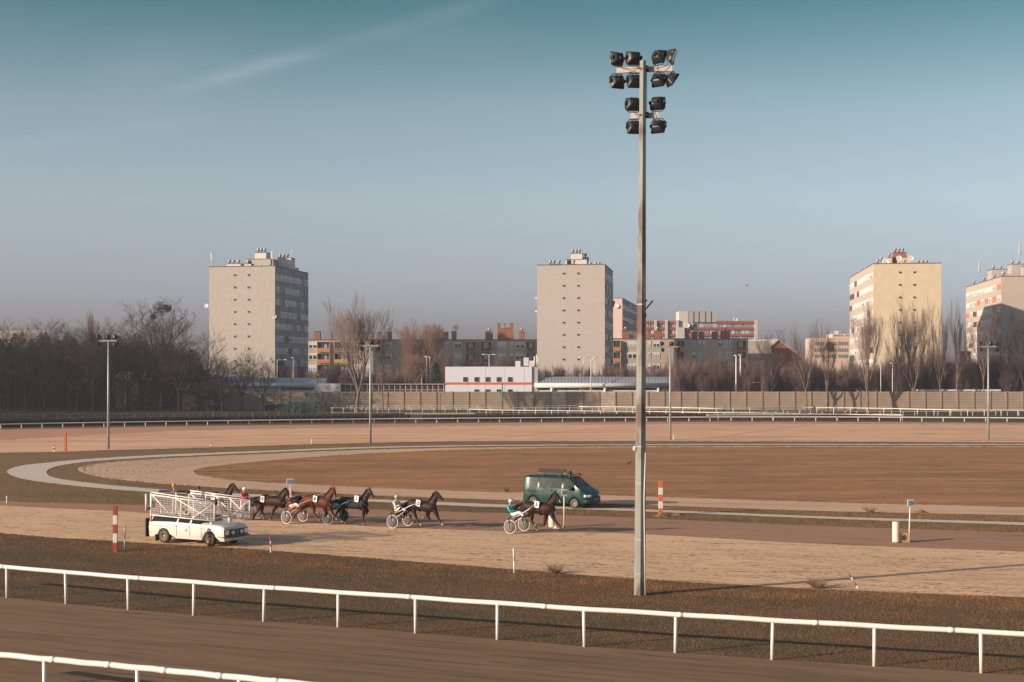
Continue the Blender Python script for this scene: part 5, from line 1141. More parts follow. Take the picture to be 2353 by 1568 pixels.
# far spectators
def far_person(label, u, v, jm, up=True, cat='person'):
    p = P(u, v); t = empty('person', label, cat, p, random.uniform(-1, 1)); b = MB().mt(mat('far_trousers', (.03, .03, .04), .8), True)
    k = 1 if up else .55
    for q in (-.1, .1): b.eloft([(q, 0, 0, .06, .06), (q, 0, .45*k, .07, .07), (q*.8, 0, .85*k, .1, .09)], 8)
    b.mt(jm, True); b.eloft([(0, 0, .8*k, .13, .17), (0, 0, 1.1*k, .14, .19), (0, 0, 1.35*k+.02, .13, .21), (0, 0, 1.45*k+.05, .07, .08)], 10)
    for q in (-1, 1): b.eloft([(q*.2, 0, 1.38*k, .055, .055), (q*.25, .03, 1.1*k, .05, .05), (q*.2, .14, .9*k, .04, .04)], 8)
    z = 1.6*k+.05; b.mt(mat('far_skin', (.32, .17, .12), .7), True); b.sphere((0, 0, z), .1, .1, .13); b.mt(mat('far_hair', (.03, .02, .015), .8), True); b.sphere((0, .02, z+.03), .11, .11, .13, z0=0.0); b.build('body', t)
far_person('far person in a green jacket standing among the white rails', 1663, 949.5, mat('green_jacket', (.07, .22, .12), .7))
far_person('far person in dark clothes standing at the rails before the birch-like trees', 1871, 951, mat('dark_jacket', (.03, .03, .035), .7))
far_person('far person in dark clothes crouching at the foot of the second birch-like tree', 1895, 951, MATS['dark_jacket'], False)
far_person('far person in a pale blue jacket bending by the rails at the right', 1920, 951, mat('blue_jacket', (.22, .28, .38), .7))
far_person('far small person in a reddish jacket sitting by the rails', 1946, 952, mat('rust_jacket', (.25, .07, .05), .7), False)
for u, lab, c1 in ((1668, 'pale bundle lying on the grass beside the person in green', (.40, .42, .50)), (1711, 'dog-like brown and black bundle on the grass between the rails', (.32, .18, .10))):
    p = P(u, 954); b = MB().mt(mat('bundle_%d' % u, c1, .8, var=.3, scale=6), True); b.sphere((0, 0, .25), .6, .3, .28, z0=-.8); b.sphere((.4, 0, .38), .3, .22, .22); o = b.build('bundle'); o.location = p; tag(o, lab, 'bundle')
# ------------------------------------------------------------------ vehicles
def vehicle_body(stations, skip, mats_, name_map):
    """stations: (x, [(half width, z)...bottom->top]); skip[(i, j)] -> 'window'/'windscreen' leaves an opening between station i,i+1 and ring point j,j+1.
    returns dict of mesh builders: body + glass pieces"""
    k = len(stations[0][1]); V = []; idx = {}
    for i, (x, ring) in enumerate(stations):
        for j, (hw, z) in enumerate(ring):
            for s in (-1, 1): idx[(i, j, s)] = len(V); V.append((x if not isinstance(x, (list, tuple)) else x[j], s*hw, z))
    return V, idx, k
def build_vehicle(t, stations, glass, paint, glass_m, frame_m=None, under=None):
    V, idx, k = vehicle_body(stations, glass, None, None); n = len(stations)
    b = MB().mt(paint, True); b.v = list(V)
    gl = {}
    for i in range(n-1):
        for j in range(k-1):
            for s in (-1, 1):
                q = [idx[(i, j, s)], idx[(i+1, j, s)], idx[(i+1, j+1, s)], idx[(i, j+1, s)]]
                if s > 0: q = q[::-1]
                g = glass.get((i, j))
                if g: gl.setdefault((g, s), []).append(q)
                else: b.face(q)
        # roof / bonnet centre strip and underside
        q = [idx[(i, k-1, -1)], idx[(i+1, k-1, -1)], idx[(i+1, k-1, 1)], idx[(i, k-1, 1)]]
        g = glass.get((i, 'top'))
        if g: gl.setdefault((g, 0), []).append(q)
        else: b.face(q)
        b.face([idx[(i, 0, 1)], idx[(i+1, 0, 1)], idx[(i+1, 0, -1)], idx[(i, 0, -1)]])
    for i in (0, n-1):
        for j in range(k-1):
            q = [idx[(i, j, -1)], idx[(i, j+1, -1)], idx[(i, j+1, 1)], idx[(i, j, 1)]]
            if i: q = q[::-1]
            g = glass.get(('end', i, j))
            if g: gl.setdefault((g, i), []).append(q)
            else: b.face(q)
    me = b.mesh('body'); o = mesh_obj('body', me, t)
    md = o.modifiers.new('e', 'EDGE_SPLIT'); md.split_angle = R(32)
    for (g, s), qs in gl.items():
        m2 = MB().mt(glass_m, True); used = sorted({a for q in qs for a in q}); mp_ = {a: c for c, a in enumerate(used)}
        m2.v = [V[a] for a in used]
        for q in qs: m2.face([mp_[a] for a in q])
        m2.build(g.split('#')[0], t)
    return o
def wheel(t, x, y, r, w, side, tyre_m, rim_m, spokes=5, yaw=0.0):
    q = empty('wheel', None, None, (x, y, r), yaw); q.parent = t
    M_ = Matrix.Rotation(R(90)*(1 if side < 0 else -1), 4, 'X')   # lathe axis z -> outwards
    b = MB().mt(tyre_m, True); b.lathe([(r*.62, -w/2), (r*.9, -w/2), (r*.99, -w*.36), (r, 0), (r*.99, w*.36), (r*.9, w/2), (r*.62, w/2)], 28, M_, False); b.build('tyre', q)
    b = MB().mt(rim_m, True); b.lathe([(r*.64, w*.30), (r*.60, w*.47), (r*.54, w*.42), (r*.5, w*.25), (r*.2, w*.30), (r*.17, w*.42), (.01, w*.45)], 24, M_)
    b.mt(dark)
    for i in range(spokes*2):
        a = 2*math.pi*i/(spokes*2); c_ = (math.cos(a)*r*.39, math.sin(a)*r*.39); M2 = M_ @ Matrix.Translation((c_[0], c_[1], w*.28)) @ Matrix.Rotation(a, 4, 'Z')
        b.box(-r*.085, r*.085, -r*.05, r*.05, 0, .012, M2)
    b.build('rim', q); return q
car_glass = bpy.data.materials.new('car_glass'); car_glass.use_nodes = True
_n = car_glass.node_tree.nodes; _l = car_glass.node_tree.links; _b = _n['Principled BSDF']; _b.inputs['Base Color'].default_value = (.05, .065, .07, 1); _b.inputs['Roughness'].default_value = .05
_tr = _n.new('ShaderNodeBsdfTransparent'); _tr.inputs[0].default_value = (.50, .58, .58, 1); _mx = _n.new('ShaderNodeMixShader'); _mx.inputs[0].default_value = .38
_l.new(_tr.outputs[0], _mx.inputs[1]); _l.new(_b.outputs[0], _mx.inputs[2]); _l.new(_mx.outputs[0], _n['Material Output'].inputs[0])
# ---- green van -------------------------------------------------------
def arch(x, xw, r, zs):
    d = abs(x-xw); return zs if d >= r else max(zs, math.sqrt(r*r-d*d)+.30)
van_paint = mat('van_green', (.005, .045, .037), .32, .1, var=.06, scale=1, spec=.4, col2=(.012, .052, .043), c2pos=(.5, .8))
v_sill = mat('van_bumper', (.015, .085, .07), .5, .1)
pa = P(1273.5, 1166.4); AV = R(-30.5)
# front wheel bottom and rear wheel bottom known; base = middle between axles on the centreline
WB = 2.86; fwd = Vector((math.cos(AV), math.sin(AV), 0)); lef = Vector((-math.sin(AV), math.cos(AV), 0))
van = empty('minivan', 'dark green minivan with a brown board on its roof rack driving on the infield side', 'van', pa+lef*.82, AV)
fx, rx = WB/2, -WB/2
xs = [-2.17, -2.12, -1.98, -1.82, -1.74, -1.60, -1.43, -1.26, -1.12, -1.03, -.55, -.47, .56, .66, .95, 1.03, 1.12, 1.26, 1.43, 1.60, 1.74, 1.83, 1.98, 2.14, 2.30, 2.37]
def topz(x):   # z of the shoulder/beltline and roof along the van
    return interp([(-2.17, 1.80), (-2.12, 1.86), (-1.9, 1.91), (-1.0, 1.93), (.5, 1.93), (.8, 1.91), (.95, 1.86), (1.6, 1.32), (1.74, 1.24), (2.14, 1.02), (2.30, .90), (2.37, .74)], x)
def hwid(x): return interp([(-2.17, .86), (-2.05, .91), (-1.8, .92), (1.7, .92), (2.1, .88), (2.3, .78), (2.37, .70)], x)
st = []
for x in xs:
    T_ = topz(x); h = hwid(x); belt = min(1.17, T_-.04); low = .30
    zb_ = max(arch(x, fx, .40, low), arch(x, rx, .40, low)); zt_ = min(1.78, T_-.03); zt_ = max(zt_, belt+.01)
    hr = h-.14*(max(0, zt_-1.1)/.7)
    m1 = min(.74, belt-.02); m1 = max(m1, zb_+.02) if zb_ < belt-.06 else m1
    st.append((x, [(h-.03, zb_), (h, max(zb_+.02, .42) if zb_ < .4 else zb_+.02), (h+.005, max(m1, zb_+.04)), (h-.01, max(belt, zb_+.06)), (hr, zt_), (hr-.07, (zt_+T_)/2+.01), (hr-.2, T_)]))
gl = {}
for i, x in enumerate(xs[:-1]):
    xm = (x+xs[i+1])/2
    if -1.80 < xm < -1.05: gl[(i, 3)] = 'window'
    elif -1.0 < xm < -.5 and xm > -1.0: gl[(i, 3)] = 'window#m'
    elif -.47 < xm < .56: gl[(i, 3)] = 'window#m'
    elif .66 < xm < 1.5: gl[(i, 3)] = 'window#f'
    if .95 < xm < 1.6: gl[(i, 'top')] = 'windscreen'; gl[(i, 5)] = 'windscreen#'; gl[(i, 4)] = 'windscreen#'
# solid pillars
for i, x in enumerate(xs[:-1]):
    xm = (x+xs[i+1])/2
    if -1.12 < xm < -1.03 or -.55 < xm < -.47 and False or .56 < xm < .66: gl.pop((i, 3), None)
build_vehicle(van, st, gl, van_paint, car_glass)
b = MB().mt(dark)
for s in (-1, 1):     # black window surrounds / door lines on the skin
    for x in (-1.07, .61, -.02):
        b.box(x-.008, x+.008, s*.928-.002, s*.928+.002, .42, 1.15)
    b.box(1.62, 1.63, s*.926-.002, s*.926+.002, .45, 1.1); b.box(-2.05, .6, s*.928-.002, s*.928+.002, .70, .712)
    b.box(-2.0, -1.12, s*.932-.006, s*.932+.006, .93, .98)
b.build('door_lines', van)
b = MB().mt(black_plastic)
for s in (-1, 1):
    for x in (-.22, -.02+.12): b.box(x, x+.10, s*.94-.015, s*.94+.015, .98, 1.10)
b.build('door_handle', van)
# interior
b = MB().mt(mat('van_interior', (.05, .055, .055), .9)); b.box(-2.05, 1.9, -.82, .82, .34, .40)
b.box(-2.1, 1.55, .80, .83, .4, 1.15)
b.build('floor', van)
for x, y in ((.55, -.42), (.55, .42), (-.5, -.42), (-.5, .35), (-1.45, -.42), (-1.45, .35)):
    b = MB().mt(MATS['van_interior'], True); b.box(x-.05, x+.42, y-.25, y+.25, .4, .78); b.eloft([(x-.02, y, .75, .07, .25), (x-.1, y, 1.1, .06, .24), (x-.16, y, 1.32, .05, .18)], 10); b.eloft([(x-.17, y, 1.38, .05, .13), (x-.19, y, 1.55, .04, .12)], 8); b.build('seat', van)
b = MB().mt(dark, True); pts = [(1.1+.03*math.cos(a)*0+.08*math.sin(a), -.42+.19*math.cos(a), 1.12+.17*math.sin(a)) for a in [2*math.pi*i/16 for i in range(16)]]; b.tube(pts, .016, 6, closed=True); b.build('steering_wheel', van)
b = MB().mt(black_plastic); b.box(1.2, 1.75, -.8, .8, .95, 1.08); b.build('dashboard', van)
# bumper, grille, lights, plate
b = MB().mt(v_sill, True); b.eloft([(2.02, 0, .47, .15, .93), (2.28, 0, .46, .17, .88), (2.40, 0, .45, .15, .74)], 16); b.build('front_bumper', van)
b = MB().mt(v_sill, True); b.eloft([(-2.24, 0, .48, .12, .84), (-2.12, 0, .48, .14, .93), (-1.95, 0, .48, .12, .935)], 16); b.build('rear_bumper', van)
b = MB().mt(black_plastic); b.box(2.33, 2.385, -.40, .40, .70, .82)
for k in range(3): b.mt(van_paint).box(2.383, 2.39, -.4, .4, .725+k*.03, .735+k*.03)
b.mt(black_plastic).box(2.40, 2.435, -.5, .5, .36, .44); b.build('grille', van)
b = MB().mt(chrome, True); b.tube([(2.40, .075*math.cos(a), .77+.075*math.sin(a)) for a in [2*math.pi*i/14 for i in range(14)]], .008, 5, closed=True); b.tube([(2.40, -.055, .81), (2.40, -.022, .735), (2.40, 0, .775), (2.40, .022, .735), (2.40, .055, .81)], .008, 5); b.build('badge', van)
hl = mat('headlight_lens', (.75, .75, .72), .12, .2, var=.1)
for s in (-1, 1):
    b = MB().mt(hl, True); b.prism([(2.28, s*.40), (2.388, s*.40), (2.385, s*.66), (2.30, s*.80), (2.2, s*.70)], .145, Matrix.Translation((0, 0, .705))); b.build('headlight', van)
    b = MB().mt(hl, True); b.prism([(2.31, s*.805), (2.20, s*.885), (2.08, s*.905), (2.08, s*.80)], .14, Matrix.Translation((0, 0, .707))); b.build('indicator', van)
    b = MB().mt(mat('tail_red', (.45, .04, .02), .3)); b.box(-2.19, -2.10, s*.86-.05, s*.86+.055, .66, .86); b.build('tail_light', van)
    b = MB().mt(black_plastic, True); b.eloft([(1.18, s*1.02, 1.2, .10, .05), (1.24, s*1.08, 1.22, .125, .10), (1.30, s*1.08, 1.22, .10, .09)], 10); b.tube([(1.2, s*.9, 1.17), (1.23, s*1.02, 1.2)], .03, 6); b.build('wing_mirror', van)
b = MB().mt(white_paint); b.box(2.425, 2.45, -.26, .26, .47, .58); pl_ = b.build('number_plate', van)
b = MB().mt(black_plastic); b.box(-2.24, 1.0, -.0, .0, 0, 0) if False else None
b.mt(black_plastic, True); b.tube([(1.68, -.5, 1.30), (1.2, -.1, 1.62)], .012, 4); b.tube([(1.68, .4, 1.30), (1.35, .1, 1.5)], .012, 4); b.build('wiper', van)
rimst = mat('steel_rim', (.33, .28, .24), .5, .5, var=.15, scale=8)
for x in (fx, rx):
    for s in (-1, 1): wheel(van, x, s*.80, .325, .22, s, rubber, rimst, 5)
# roof rack with board and spot lamp
b = MB().mt(black_plastic)
for x in (-.85, .35, 1.0): b.box(x-.03, x+.03, -.70, .70, 1.99, 2.03); [b.box(x-.04, x+.04, s*.70-.03, s*.70+.03, 1.88, 2.02) for s in (-1, 1)]
b.mt(mat('rack_red', (.09, .03, .025), .6)); b.box(-.8, 1.0, -.62, -.58, 2.03, 2.07); b.box(-.8, 1.0, .58, .62, 2.03, 2.07); b.build('roof_rack', van)
b = MB().mt(mat('brown_board', (.026, .015, .013), .7, var=.15)); b.box(-1.28, .62, -.50, -.42, 2.06, 2.33); b.mt(red_paint).box(-1.28, .62, -.52, -.40, 2.03, 2.06); b.mt(white_paint).box(.55, .60, -.52, -.505, 2.07, 2.12); rb = b.build('roof_board', van)
b = MB().mt(lamp_blk, True); b.cyl((.80, -.4, 2.12), (.95, -.4, 2.14), .10, 12, .11); b.cyl((.86, -.4, 2.03), (.86, -.4, 2.12), .03, 6); b.build('spot_lamp', van)
# ---- people: generic figure ------------------------------------------
skin_m = mat('skin', (.42, .23, .17), .6, var=.08)
def quad_M(): pass
def figure(t, J, jacket, trousers, helmet=None, hair=None, goggles=True, name='body', helmet_stripes=None, boots=None, scale=1.0, gloves=None):
    """J: joints (x fwd, y left, z up): pelvis chest neck head, L/R shoulder elbow hand hip knee foot"""
    V_ = {k: Vector(v) for k, v in J.items()}
    def limb(mb, pts, rad): mb.tube([V_[p] if isinstance(p, str) else p for p in pts], rad, 10)
    def core(mb, g):
        p, c, n = V_['pelvis'], V_['chest'], V_['neck']
        m_ = p.lerp(c, .5)
        mb.eloft([(p.x, p.y, p.z-.05, .12+g, .16+g), (m_.x, m_.y, m_.z, .11+g, .145+g), (c.x, c.y, c.z, .13+g, .18+g), (n.x, n.y, n.z-.07, .085+g, .15+g), (n.x, n.y, n.z-.01, .055+g*.5, .06+g*.5)], 14)
    def arms(mb, g, full=True):
        for s in 'LR':
            sh, el, ha = V_['sh'+s], V_['el'+s], V_['ha'+s]; e = ha if full else el.lerp(ha, .86)
            mb.tube([sh, sh.lerp(el, .5), el, el.lerp(ha, .5), e], [.062+g, .052+g, .043+g, .04+g, .030+g], 10)
    def legs(mb, g, full=True):
        for s in 'LR':
            h, k_, f_ = V_['hip'+s], V_['kn'+s], V_['ft'+s]; e = f_ if full else k_.lerp(f_, .82)
            mb.tube([h, h.lerp(k_, .5), k_, k_.lerp(f_, .45), e], [.09+g, .078+g, .058+g, .055+g, .040+g], 10)
    mb = MB(); core(mb, 0); arms(mb, 0); legs(mb, 0)
    hd = V_['head']; nk = V_['neck']
    mb.tube([nk-Vector((0, 0, .04)), nk.lerp(hd, .6)], [.055, .05], 10)
    mb.sphere(hd, .095, .077, .118, n=14, k=10); mb.sphere(hd+Vector((.03, 0, -.055)), .07, .055, .065, n=12, k=8)
    mb.tube([hd+Vector((.085, 0, .02)), hd+Vector((.118, 0, -.02))], [.012, .02], 8)      # nose
    for s in (-1, 1): mb.sphere(hd+Vector((0, s*.078, -.005)), .022, .014, .032, n=8, k=6)
    me = remesh(mb, .017, 2)
    me.materials.append(skin_m)
    # fingers
    extra = MB().mt(gloves or skin_m, True)
    for s in 'LR':
        ha, el = V_['ha'+s], V_['el'+s]; d = (ha-el).normalized(); sd = d.cross(Vector((0, 0, 1))).normalized()*(1 if s == 'L' else -1); up = sd.cross(d)
        extra.sphere(ha+d*.035, .042, .038, .03, n=10, k=8)
        for q in range(4):
            b0 = ha+d*.065+sd*(q-1.5)*.019; L = (.062, .07, .066, .052)[q]
            dn = -up if up.z > 0 else up
            extra.tube([b0, b0+d*L*.5+dn*.008, b0+d*L*.62+dn*.035, b0+d*L*.3+dn*.052], [.010, .0095, .009, .007], 6)
        extra.tube([ha+d*.02-sd*.03, ha+d*.055-sd*.05, ha+d*.085-sd*.035], [.012, .011, .008], 6)
    face = MB().mt(mat('eye_dark', (.02, .015, .012), .3), True)
    for s in (-1, 1): face.sphere(hd+Vector((.083, s*.03, .012)), .012, .013, .009, n=8, k=6)
    face.mt(mat('lips', (.28, .11, .09), .5), True); face.tube([hd+Vector((.092, -.025, -.062)), hd+Vector((.1, 0, -.06)), hd+Vector((.092, .025, -.062))], .006, 6)
    bm = bmesh.new(); bm.from_mesh(me)
    me2 = extra.mesh('h'); me3 = face.mesh('f')
    me.materials.append(gloves or skin_m); me.materials.append(MATS['eye_dark']); me.materials.append(MATS['lips'])
    n0 = len(bm.faces); bm.from_mesh(me2); bm.faces.ensure_lookup_table()
    for f in bm.faces[n0:]: f.material_index = 1
    n0 = len(bm.faces); bm.from_mesh(me3); bm.faces.ensure_lookup_table()
    for f in bm.faces[n0:]: f.material_index = 2 if f.material_index == 0 else 3
    bm.to_mesh(me); bm.free(); mesh_obj('body', me, t)
    mb = MB(); core(mb, .022); arms(mb, .02, False); jm = remesh(mb, .02, 3); jm.materials.append(jacket); mesh_obj('jacket', jm, t)
    if trousers:
        mb = MB(); p = V_['pelvis']; mb.sphere((p.x, p.y, p.z), .155, .185, .14, n=14, k=10); legs(mb, .018, False); jm = remesh(mb, .02, 3); jm.materials.append(trousers); mesh_obj('trousers', jm, t)
    if boots:
        for s in 'LR':
            k_, f_ = V_['kn'+s], V_['ft'+s]; d = (f_-k_).normalized(); to = Vector((d.x*.3+.6, 0, .55+d.z*.2)).normalized()
            mb = MB().mt(boots, True); mb.tube([k_.lerp(f_, .72), f_, f_+to*.10, f_+to*.2], [.058, .052, .05, .032], 8); mb.build('boot', t)
    if helmet:
        mb = MB().mt(helmet, True); mb.sphere(hd+Vector((-.005, 0, .015)), .138, .122, .14, n=18, k=10, z0=.02)
        mb.eloft([(hd.x+.10, hd.y, hd.z+.035, .012, .085), (hd.x+.165, hd.y, hd.z+.018, .008, .06)], 8)
        mb.sphere(hd+Vector((-.04, 0, .0)), .10, .105, .06, n=14, k=6)
        if helmet_stripes:
            mb.mt(helmet_stripes, True)
            for q in (-.06, 0, .06): mb.tube([hd+Vector((.145*math.cos(a)-.005, q, .015+.145*math.sin(a))) for a in [R(15+150*i/8) for i in range(9)]], .009, 5)
        mb.build('helmet', t)
        mb = MB().mt(leather, True); mb.tube([hd+Vector((.03, -.085, .0)), hd+Vector((.05, -.05, -.11)), hd+Vector((.05, .05, -.11)), hd+Vector((.03, .085, 0))], .009, 5); mb.build('chin_strap', t)
    if hair:
        mb = MB().mt(hair, True); mb.sphere(hd+Vector((-.018, 0, .02)), .10, .086, .115, n=14, k=8, z0=-.1); mb.build('hair', t)
    if goggles:
        mb = MB().mt(black_plastic, True); mb.eloft([(hd.x+.07, hd.y, hd.z+.012, .026, .08), (hd.x+.108, hd.y, hd.z+.012, .022, .062)], 10); mb.build('goggles', t)
# seated people inside the van
def van_person(label, x, y, jm, hairm, gog, turn=0):
    t = empty('person', label, 'person', van.location + fwd*x + lef*y, AV)
    J = dict(pelvis=(.1, 0, .83), chest=(.0, 0, 1.12), neck=(-.02, 0, 1.34), head=(.02, 0, 1.47), shL=(-.02, .2, 1.28), shR=(-.02, -.2, 1.28), elL=(.12, .27, 1.05), elR=(.12, -.27, 1.05), haL=(.38, .15, 1.1), haR=(.38, -.15, 1.1),
             hipL=(.12, .1, .83), hipR=(.12, -.1, .83), knL=(.52, .13, .85), knR=(.52, -.13, .85), ftL=(.58, .13, .5), ftR=(.58, -.13, .5))
    figure(t, J, jm, mat('dark_trousers', (.03, .03, .04), .8), None, hairm, gog); return t
pw = mat('light_coat', (.35, .34, .33), .8); pd = mat('grey_coat', (.06, .07, .08), .8); hairm = mat('dark_hair', (.03, .02, .014), .7)
van_person('driver with short hair in a grey coat at the wheel of the green van', .56, -.42, pd, mat('sandy_hair', (.22, .12, .07), .7), False)
van_person('passenger in a light coat on the middle seat of the green van', -.5, -.42, pw, hairm, False)
van_person('passenger with dark sunglasses on the rear seat of the green van', -1.38, -.42, pd, hairm, True)
# ---- white starting car ----------------------------------------------
car_paint = mat('car_cream_white', (.60, .55, .50), .35, 0, var=.04, scale=1.2, col2=(.62, .48, .32), c2pos=(.62, .85), spec=.5)
AC = R(-29); CW = 2.72
ca = P(433, 1251.6); cf = Vector((math.cos(AC), math.sin(AC), 0)); cl = Vector((-math.sin(AC), math.cos(AC), 0)); KS = 1.05
car = empty('starting_car', 'old white estate car carrying folded white mesh starting gates above its roof', 'car', ca+cl*.72*KS, AC); car.scale = (KS, KS, KS)
fx, rx = CW/2, -CW/2
xs = [-2.32, -2.28, -2.1, -1.72, -1.62, -1.50, -1.36, -1.22, -1.10, -1.0, -.60, -.52, .18, .26, .86, 1.0, 1.10, 1.22, 1.36, 1.50, 1.62, 1.72, 1.95, 2.12, 2.17]
def ctop(x): return interp([(-2.32, .99), (-2.28, 1.03), (-2.1, 1.25), (-1.9, 1.36), (-1, 1.41), (.1, 1.41), (.26, 1.37), (.86, 1.03), (1.2, 1.01), (1.95, .95), (2.12, .89), (2.17, .81)], x)
def cwid(x): return interp([(-2.32, .80), (-2.2, .85), (-1.7, .875), (1.6, .875), (2.0, .85), (2.17, .82)], x)
st = []
for x in xs:
    T_ = ctop(x); h = cwid(x); belt = interp([(-2.32, .96), (-1, 1.0), (.86, .965), (2.17, .78)], x); low = .26
    zb_ = max(arch(x, fx, .38, low), arch(x, rx, .38, low)); zb_ = min(zb_, .68)
    zt_ = max(belt+.008, min(1.34, T_-.03)); hr = h-.05-.20*(max(0, zt_-.93)/.42)
    st.append((x, [(h-.04, zb_), (h-.01, max(zb_+.03, .36)), (h+.012, .705), (h-.02, max(belt, .75)), (hr, max(zt_, .76)), (hr-.06, max((zt_+T_)/2+.005, .765)), (hr-.2, max(T_, .77))]))
gl = {}
for i, x in enumerate(xs[:-1]):
    xm = (x+xs[i+1])/2
    if -1.95 < xm < -.60: gl[(i, 3)] = 'window'
    elif -.52 < xm < .18: gl[(i, 3)] = 'window#m'
    elif .26 < xm < .8: gl[(i, 3)] = 'window#f'
    if .26 < xm < .86: gl[(i, 'top')] = 'windscreen'; gl[(i, 5)] = 'windscreen#'; gl[(i, 4)] = 'windscreen#'
build_vehicle(car, st, gl, car_paint, car_glass)
b = MB().mt(mat('pin_stripe', (.40, .15, .08), .6))
for s in (-1, 1): b.box(-2.25, 1.98, s*.892-.002, s*.892+.002, .80, .812) if s < 0 else None
b.mt(dark)
for s in (-1,):
    for x in (-.56, .22, .9): b.box(x-.006, x+.006, s*.893-.002, s*.893+.002, .36, .9)
b.build('trim', car)
b = MB().mt(chrome)
for x in (-.72, .02): b.box(x, x+.14, -.915, -.89, .84, .865)
b.build('door_handle', car)
b = MB().mt(orange_paint, True); b.sphere((.02, -.888, .68), .06, .012, .06); b.build('door_sticker', car)
b = MB().mt(black_plastic); b.box(2.10, 2.20, -.80, .80, .52, .77); b.build('grille', car)
b = MB().mt(mat('bumper_chrome', (.10, .10, .10), .35, .6), True); b.eloft([(1.90, 0, .45, .06, .90), (2.16, 0, .45, .07, .91), (2.28, 0, .45, .06, .86)], 16); b.build('front_bumper', car)
b = MB().mt(black_plastic, True); b.eloft([(-2.42, 0, .47, .06, .80), (-2.3, 0, .47, .07, .86), (-2.1, 0, .47, .06, .88)], 16); b.build('rear_bumper', car)
for s in (-1, 1):
    b = MB().mt(hl); b.box(2.13, 2.215, s*.66-.12, s*.66+.14*(1), .55, .75); b.build('headlight', car)
    b = MB().mt(hl, True); b.cyl((2.2, s*.30, .62), (2.27, s*.30, .62), .085, 14, .09); b.build('fog_lamp', car)
b = MB().mt(chrome, True); b.tube([(2.22, .06*math.cos(a), .64+.06*math.sin(a)) for a in [2*math.pi*i/12 for i in range(12)]], .008, 5, closed=True); b.tube([(2.22, -.09, .625), (2.22, .01, .655), (2.22, -.01, .625), (2.22, .09, .655)], .008, 5); b.build('badge', car)
b = MB().mt(chrome); [b.box(2.2, 2.207, -.78, .78, .54+k*.045, .546+k*.045) for k in range(5)]; b.build('grille_bars', car)
b = MB().mt(white_ren); b.box(2.22, 2.24, -.24, .24, .30, .40); b.build('number_plate', car)
alloy = mat('alloy_rim', (.30, .24, .18), .45, .5, var=.1)
for x in (fx, rx):
    for s in (-1, 1): wheel(car, x, s*.76, .325, .2, s, rubber, alloy, 6, R(-9) if x > 0 else 0)
b = MB().mt(MATS['van_interior']); b.box(-2.1, 1.0, -.74, .74, .3, .34); b.box(-2.0, .9, .70, .72, .34, .88); b.build('floor', car)
for x, y in ((-.15, -.36), (-.15, .36), (-1.0, 0)):
    b = MB().mt(MATS['van_interior'], True); w_ = .24 if x > -.5 else .6; b.box(x-.05, x+.42, y-w_, y+w_, .34, .58); b.eloft([(x-.03, y, .55, .06, w_), (x-.12, y, 1.0, .05, w_*.9)], 10); b.build('seat', car)
b = MB().mt(black_plastic); b.box(-2.435, -2.40, -.92, .9, .24, 1.10); b.box(-2.40, -2.3, -.6, -.5, .5, .6); b.build('dirt_guard', car)
b = MB().mt(rubber); b.box(rx-.52, rx-.49, -.86, -.62, .08, .40); b.build('mud_flap', car)
# gates
gate_m = mat('gate_white', (.64, .59, .57), .45, var=.05); wire = mat('gate_wire', (.55, .52, .47), .5)
def gate(y, x0, x1, zb0, zb1, zt0, zt1, diag, uprights, num=None, numx=0, mesh_step=.085):
    g = empty('starting_gate_wing', None, None, (0, y, 0)); g.parent = car
    zb = lambda x: zb0+(zb1-zb0)*(x-x0)/(x1-x0); zt = lambda x: zt0+(zt1-zt0)*(x-x0)/(x1-x0)
    b = MB().mt(gate_m, True)
    b.tube([(x0, 0, zt0), (x1, 0, zt1)], .034, 8); b.tube([(x0, 0, zt0+.11), (x1-.3, .05, zt(x1-.3)+.09)], .028, 8); b.tube([(x0, 0, zb0), (x1, 0, zb1)], .030, 8)
    for x in [x0, x1]+uprights: b.tube([(x, 0, zb(x)), (x, 0, zt(x))], .028 if x not in (x0, x1) else .036, 8)
    for a, c in diag: b.tube([(a[0], -.01, zb(a[0]) if a[1] == 0 else zt(a[0])), (c[0], -.01, zb(c[0]) if c[1] == 0 else zt(c[0]))], .026, 8)
    b.build('frame', g)
    w = MB().mt(wire)
    x = x0+.05
    while x < x1: w.box(x-.0045, x+.0045, -.0045, .0045, zb(x), zt(x)) ; x += mesh_step
    n = 9
    for k in range(1, n):
        w.tube([(x0, 0, zb0+(zt0-zb0)*k/n), (x1, 0, zb1+(zt1-zb1)*k/n)], .006, 4)
    w.build('wire_mesh', g)
    if num:
        q = mesh_obj('number', text_mesh(num, .42, ink, 'number', .006, .012), g); q.location = (numx, -.04, (zb(numx)+zt(numx))/2+.02); q.rotation_euler = (R(90), 0, 0)
    return g
gate(-.93, -2.05, 1.72, 1.27, 1.17, 2.20, 1.96, [((-2.0, 1), (-.75, 0)), ((-.6, 1), (1.65, 0)), ((.4, 0), (1.66, 1))], [-.72, -.25, .5], '5', -1.93)
gate(.93, -1.45, 2.2, 1.22, 1.20, 2.18, 1.98, [((-1.4, 1), (.1, 0)), ((.2, 1), (1.3, 0)), ((1.0, 1), (2.15, 0)), ((1.15, 0), (2.17, 1))], [-.4, .35, 1.1, 1.7], '6', 2.02)
for y in (-.62, .62): b = MB().mt(gate_m, True); b.tube([(1.30, y, .93), (1.30, y, 1.24)], .095, 14); b.build('gate_column', car)
b = MB().mt(gate_m, True)
for x, y in ((-2.15, -.85), (-2.15, .85)): b.tube([(x, y, .95), (x, y, 2.28)], .045, 8)
b.tube([(-2.32, -.98, 1.45), (-2.32, -.98, 2.24)], .05, 8); b.tube([(-1.7, -.6, 1.05), (-1.78, -.62, 1.7)], .04, 6)
for x in (-1.95, -.2, 1.3): b.tube([(x, -.93, 1.24), (x, .93, 1.24)], .032, 8)
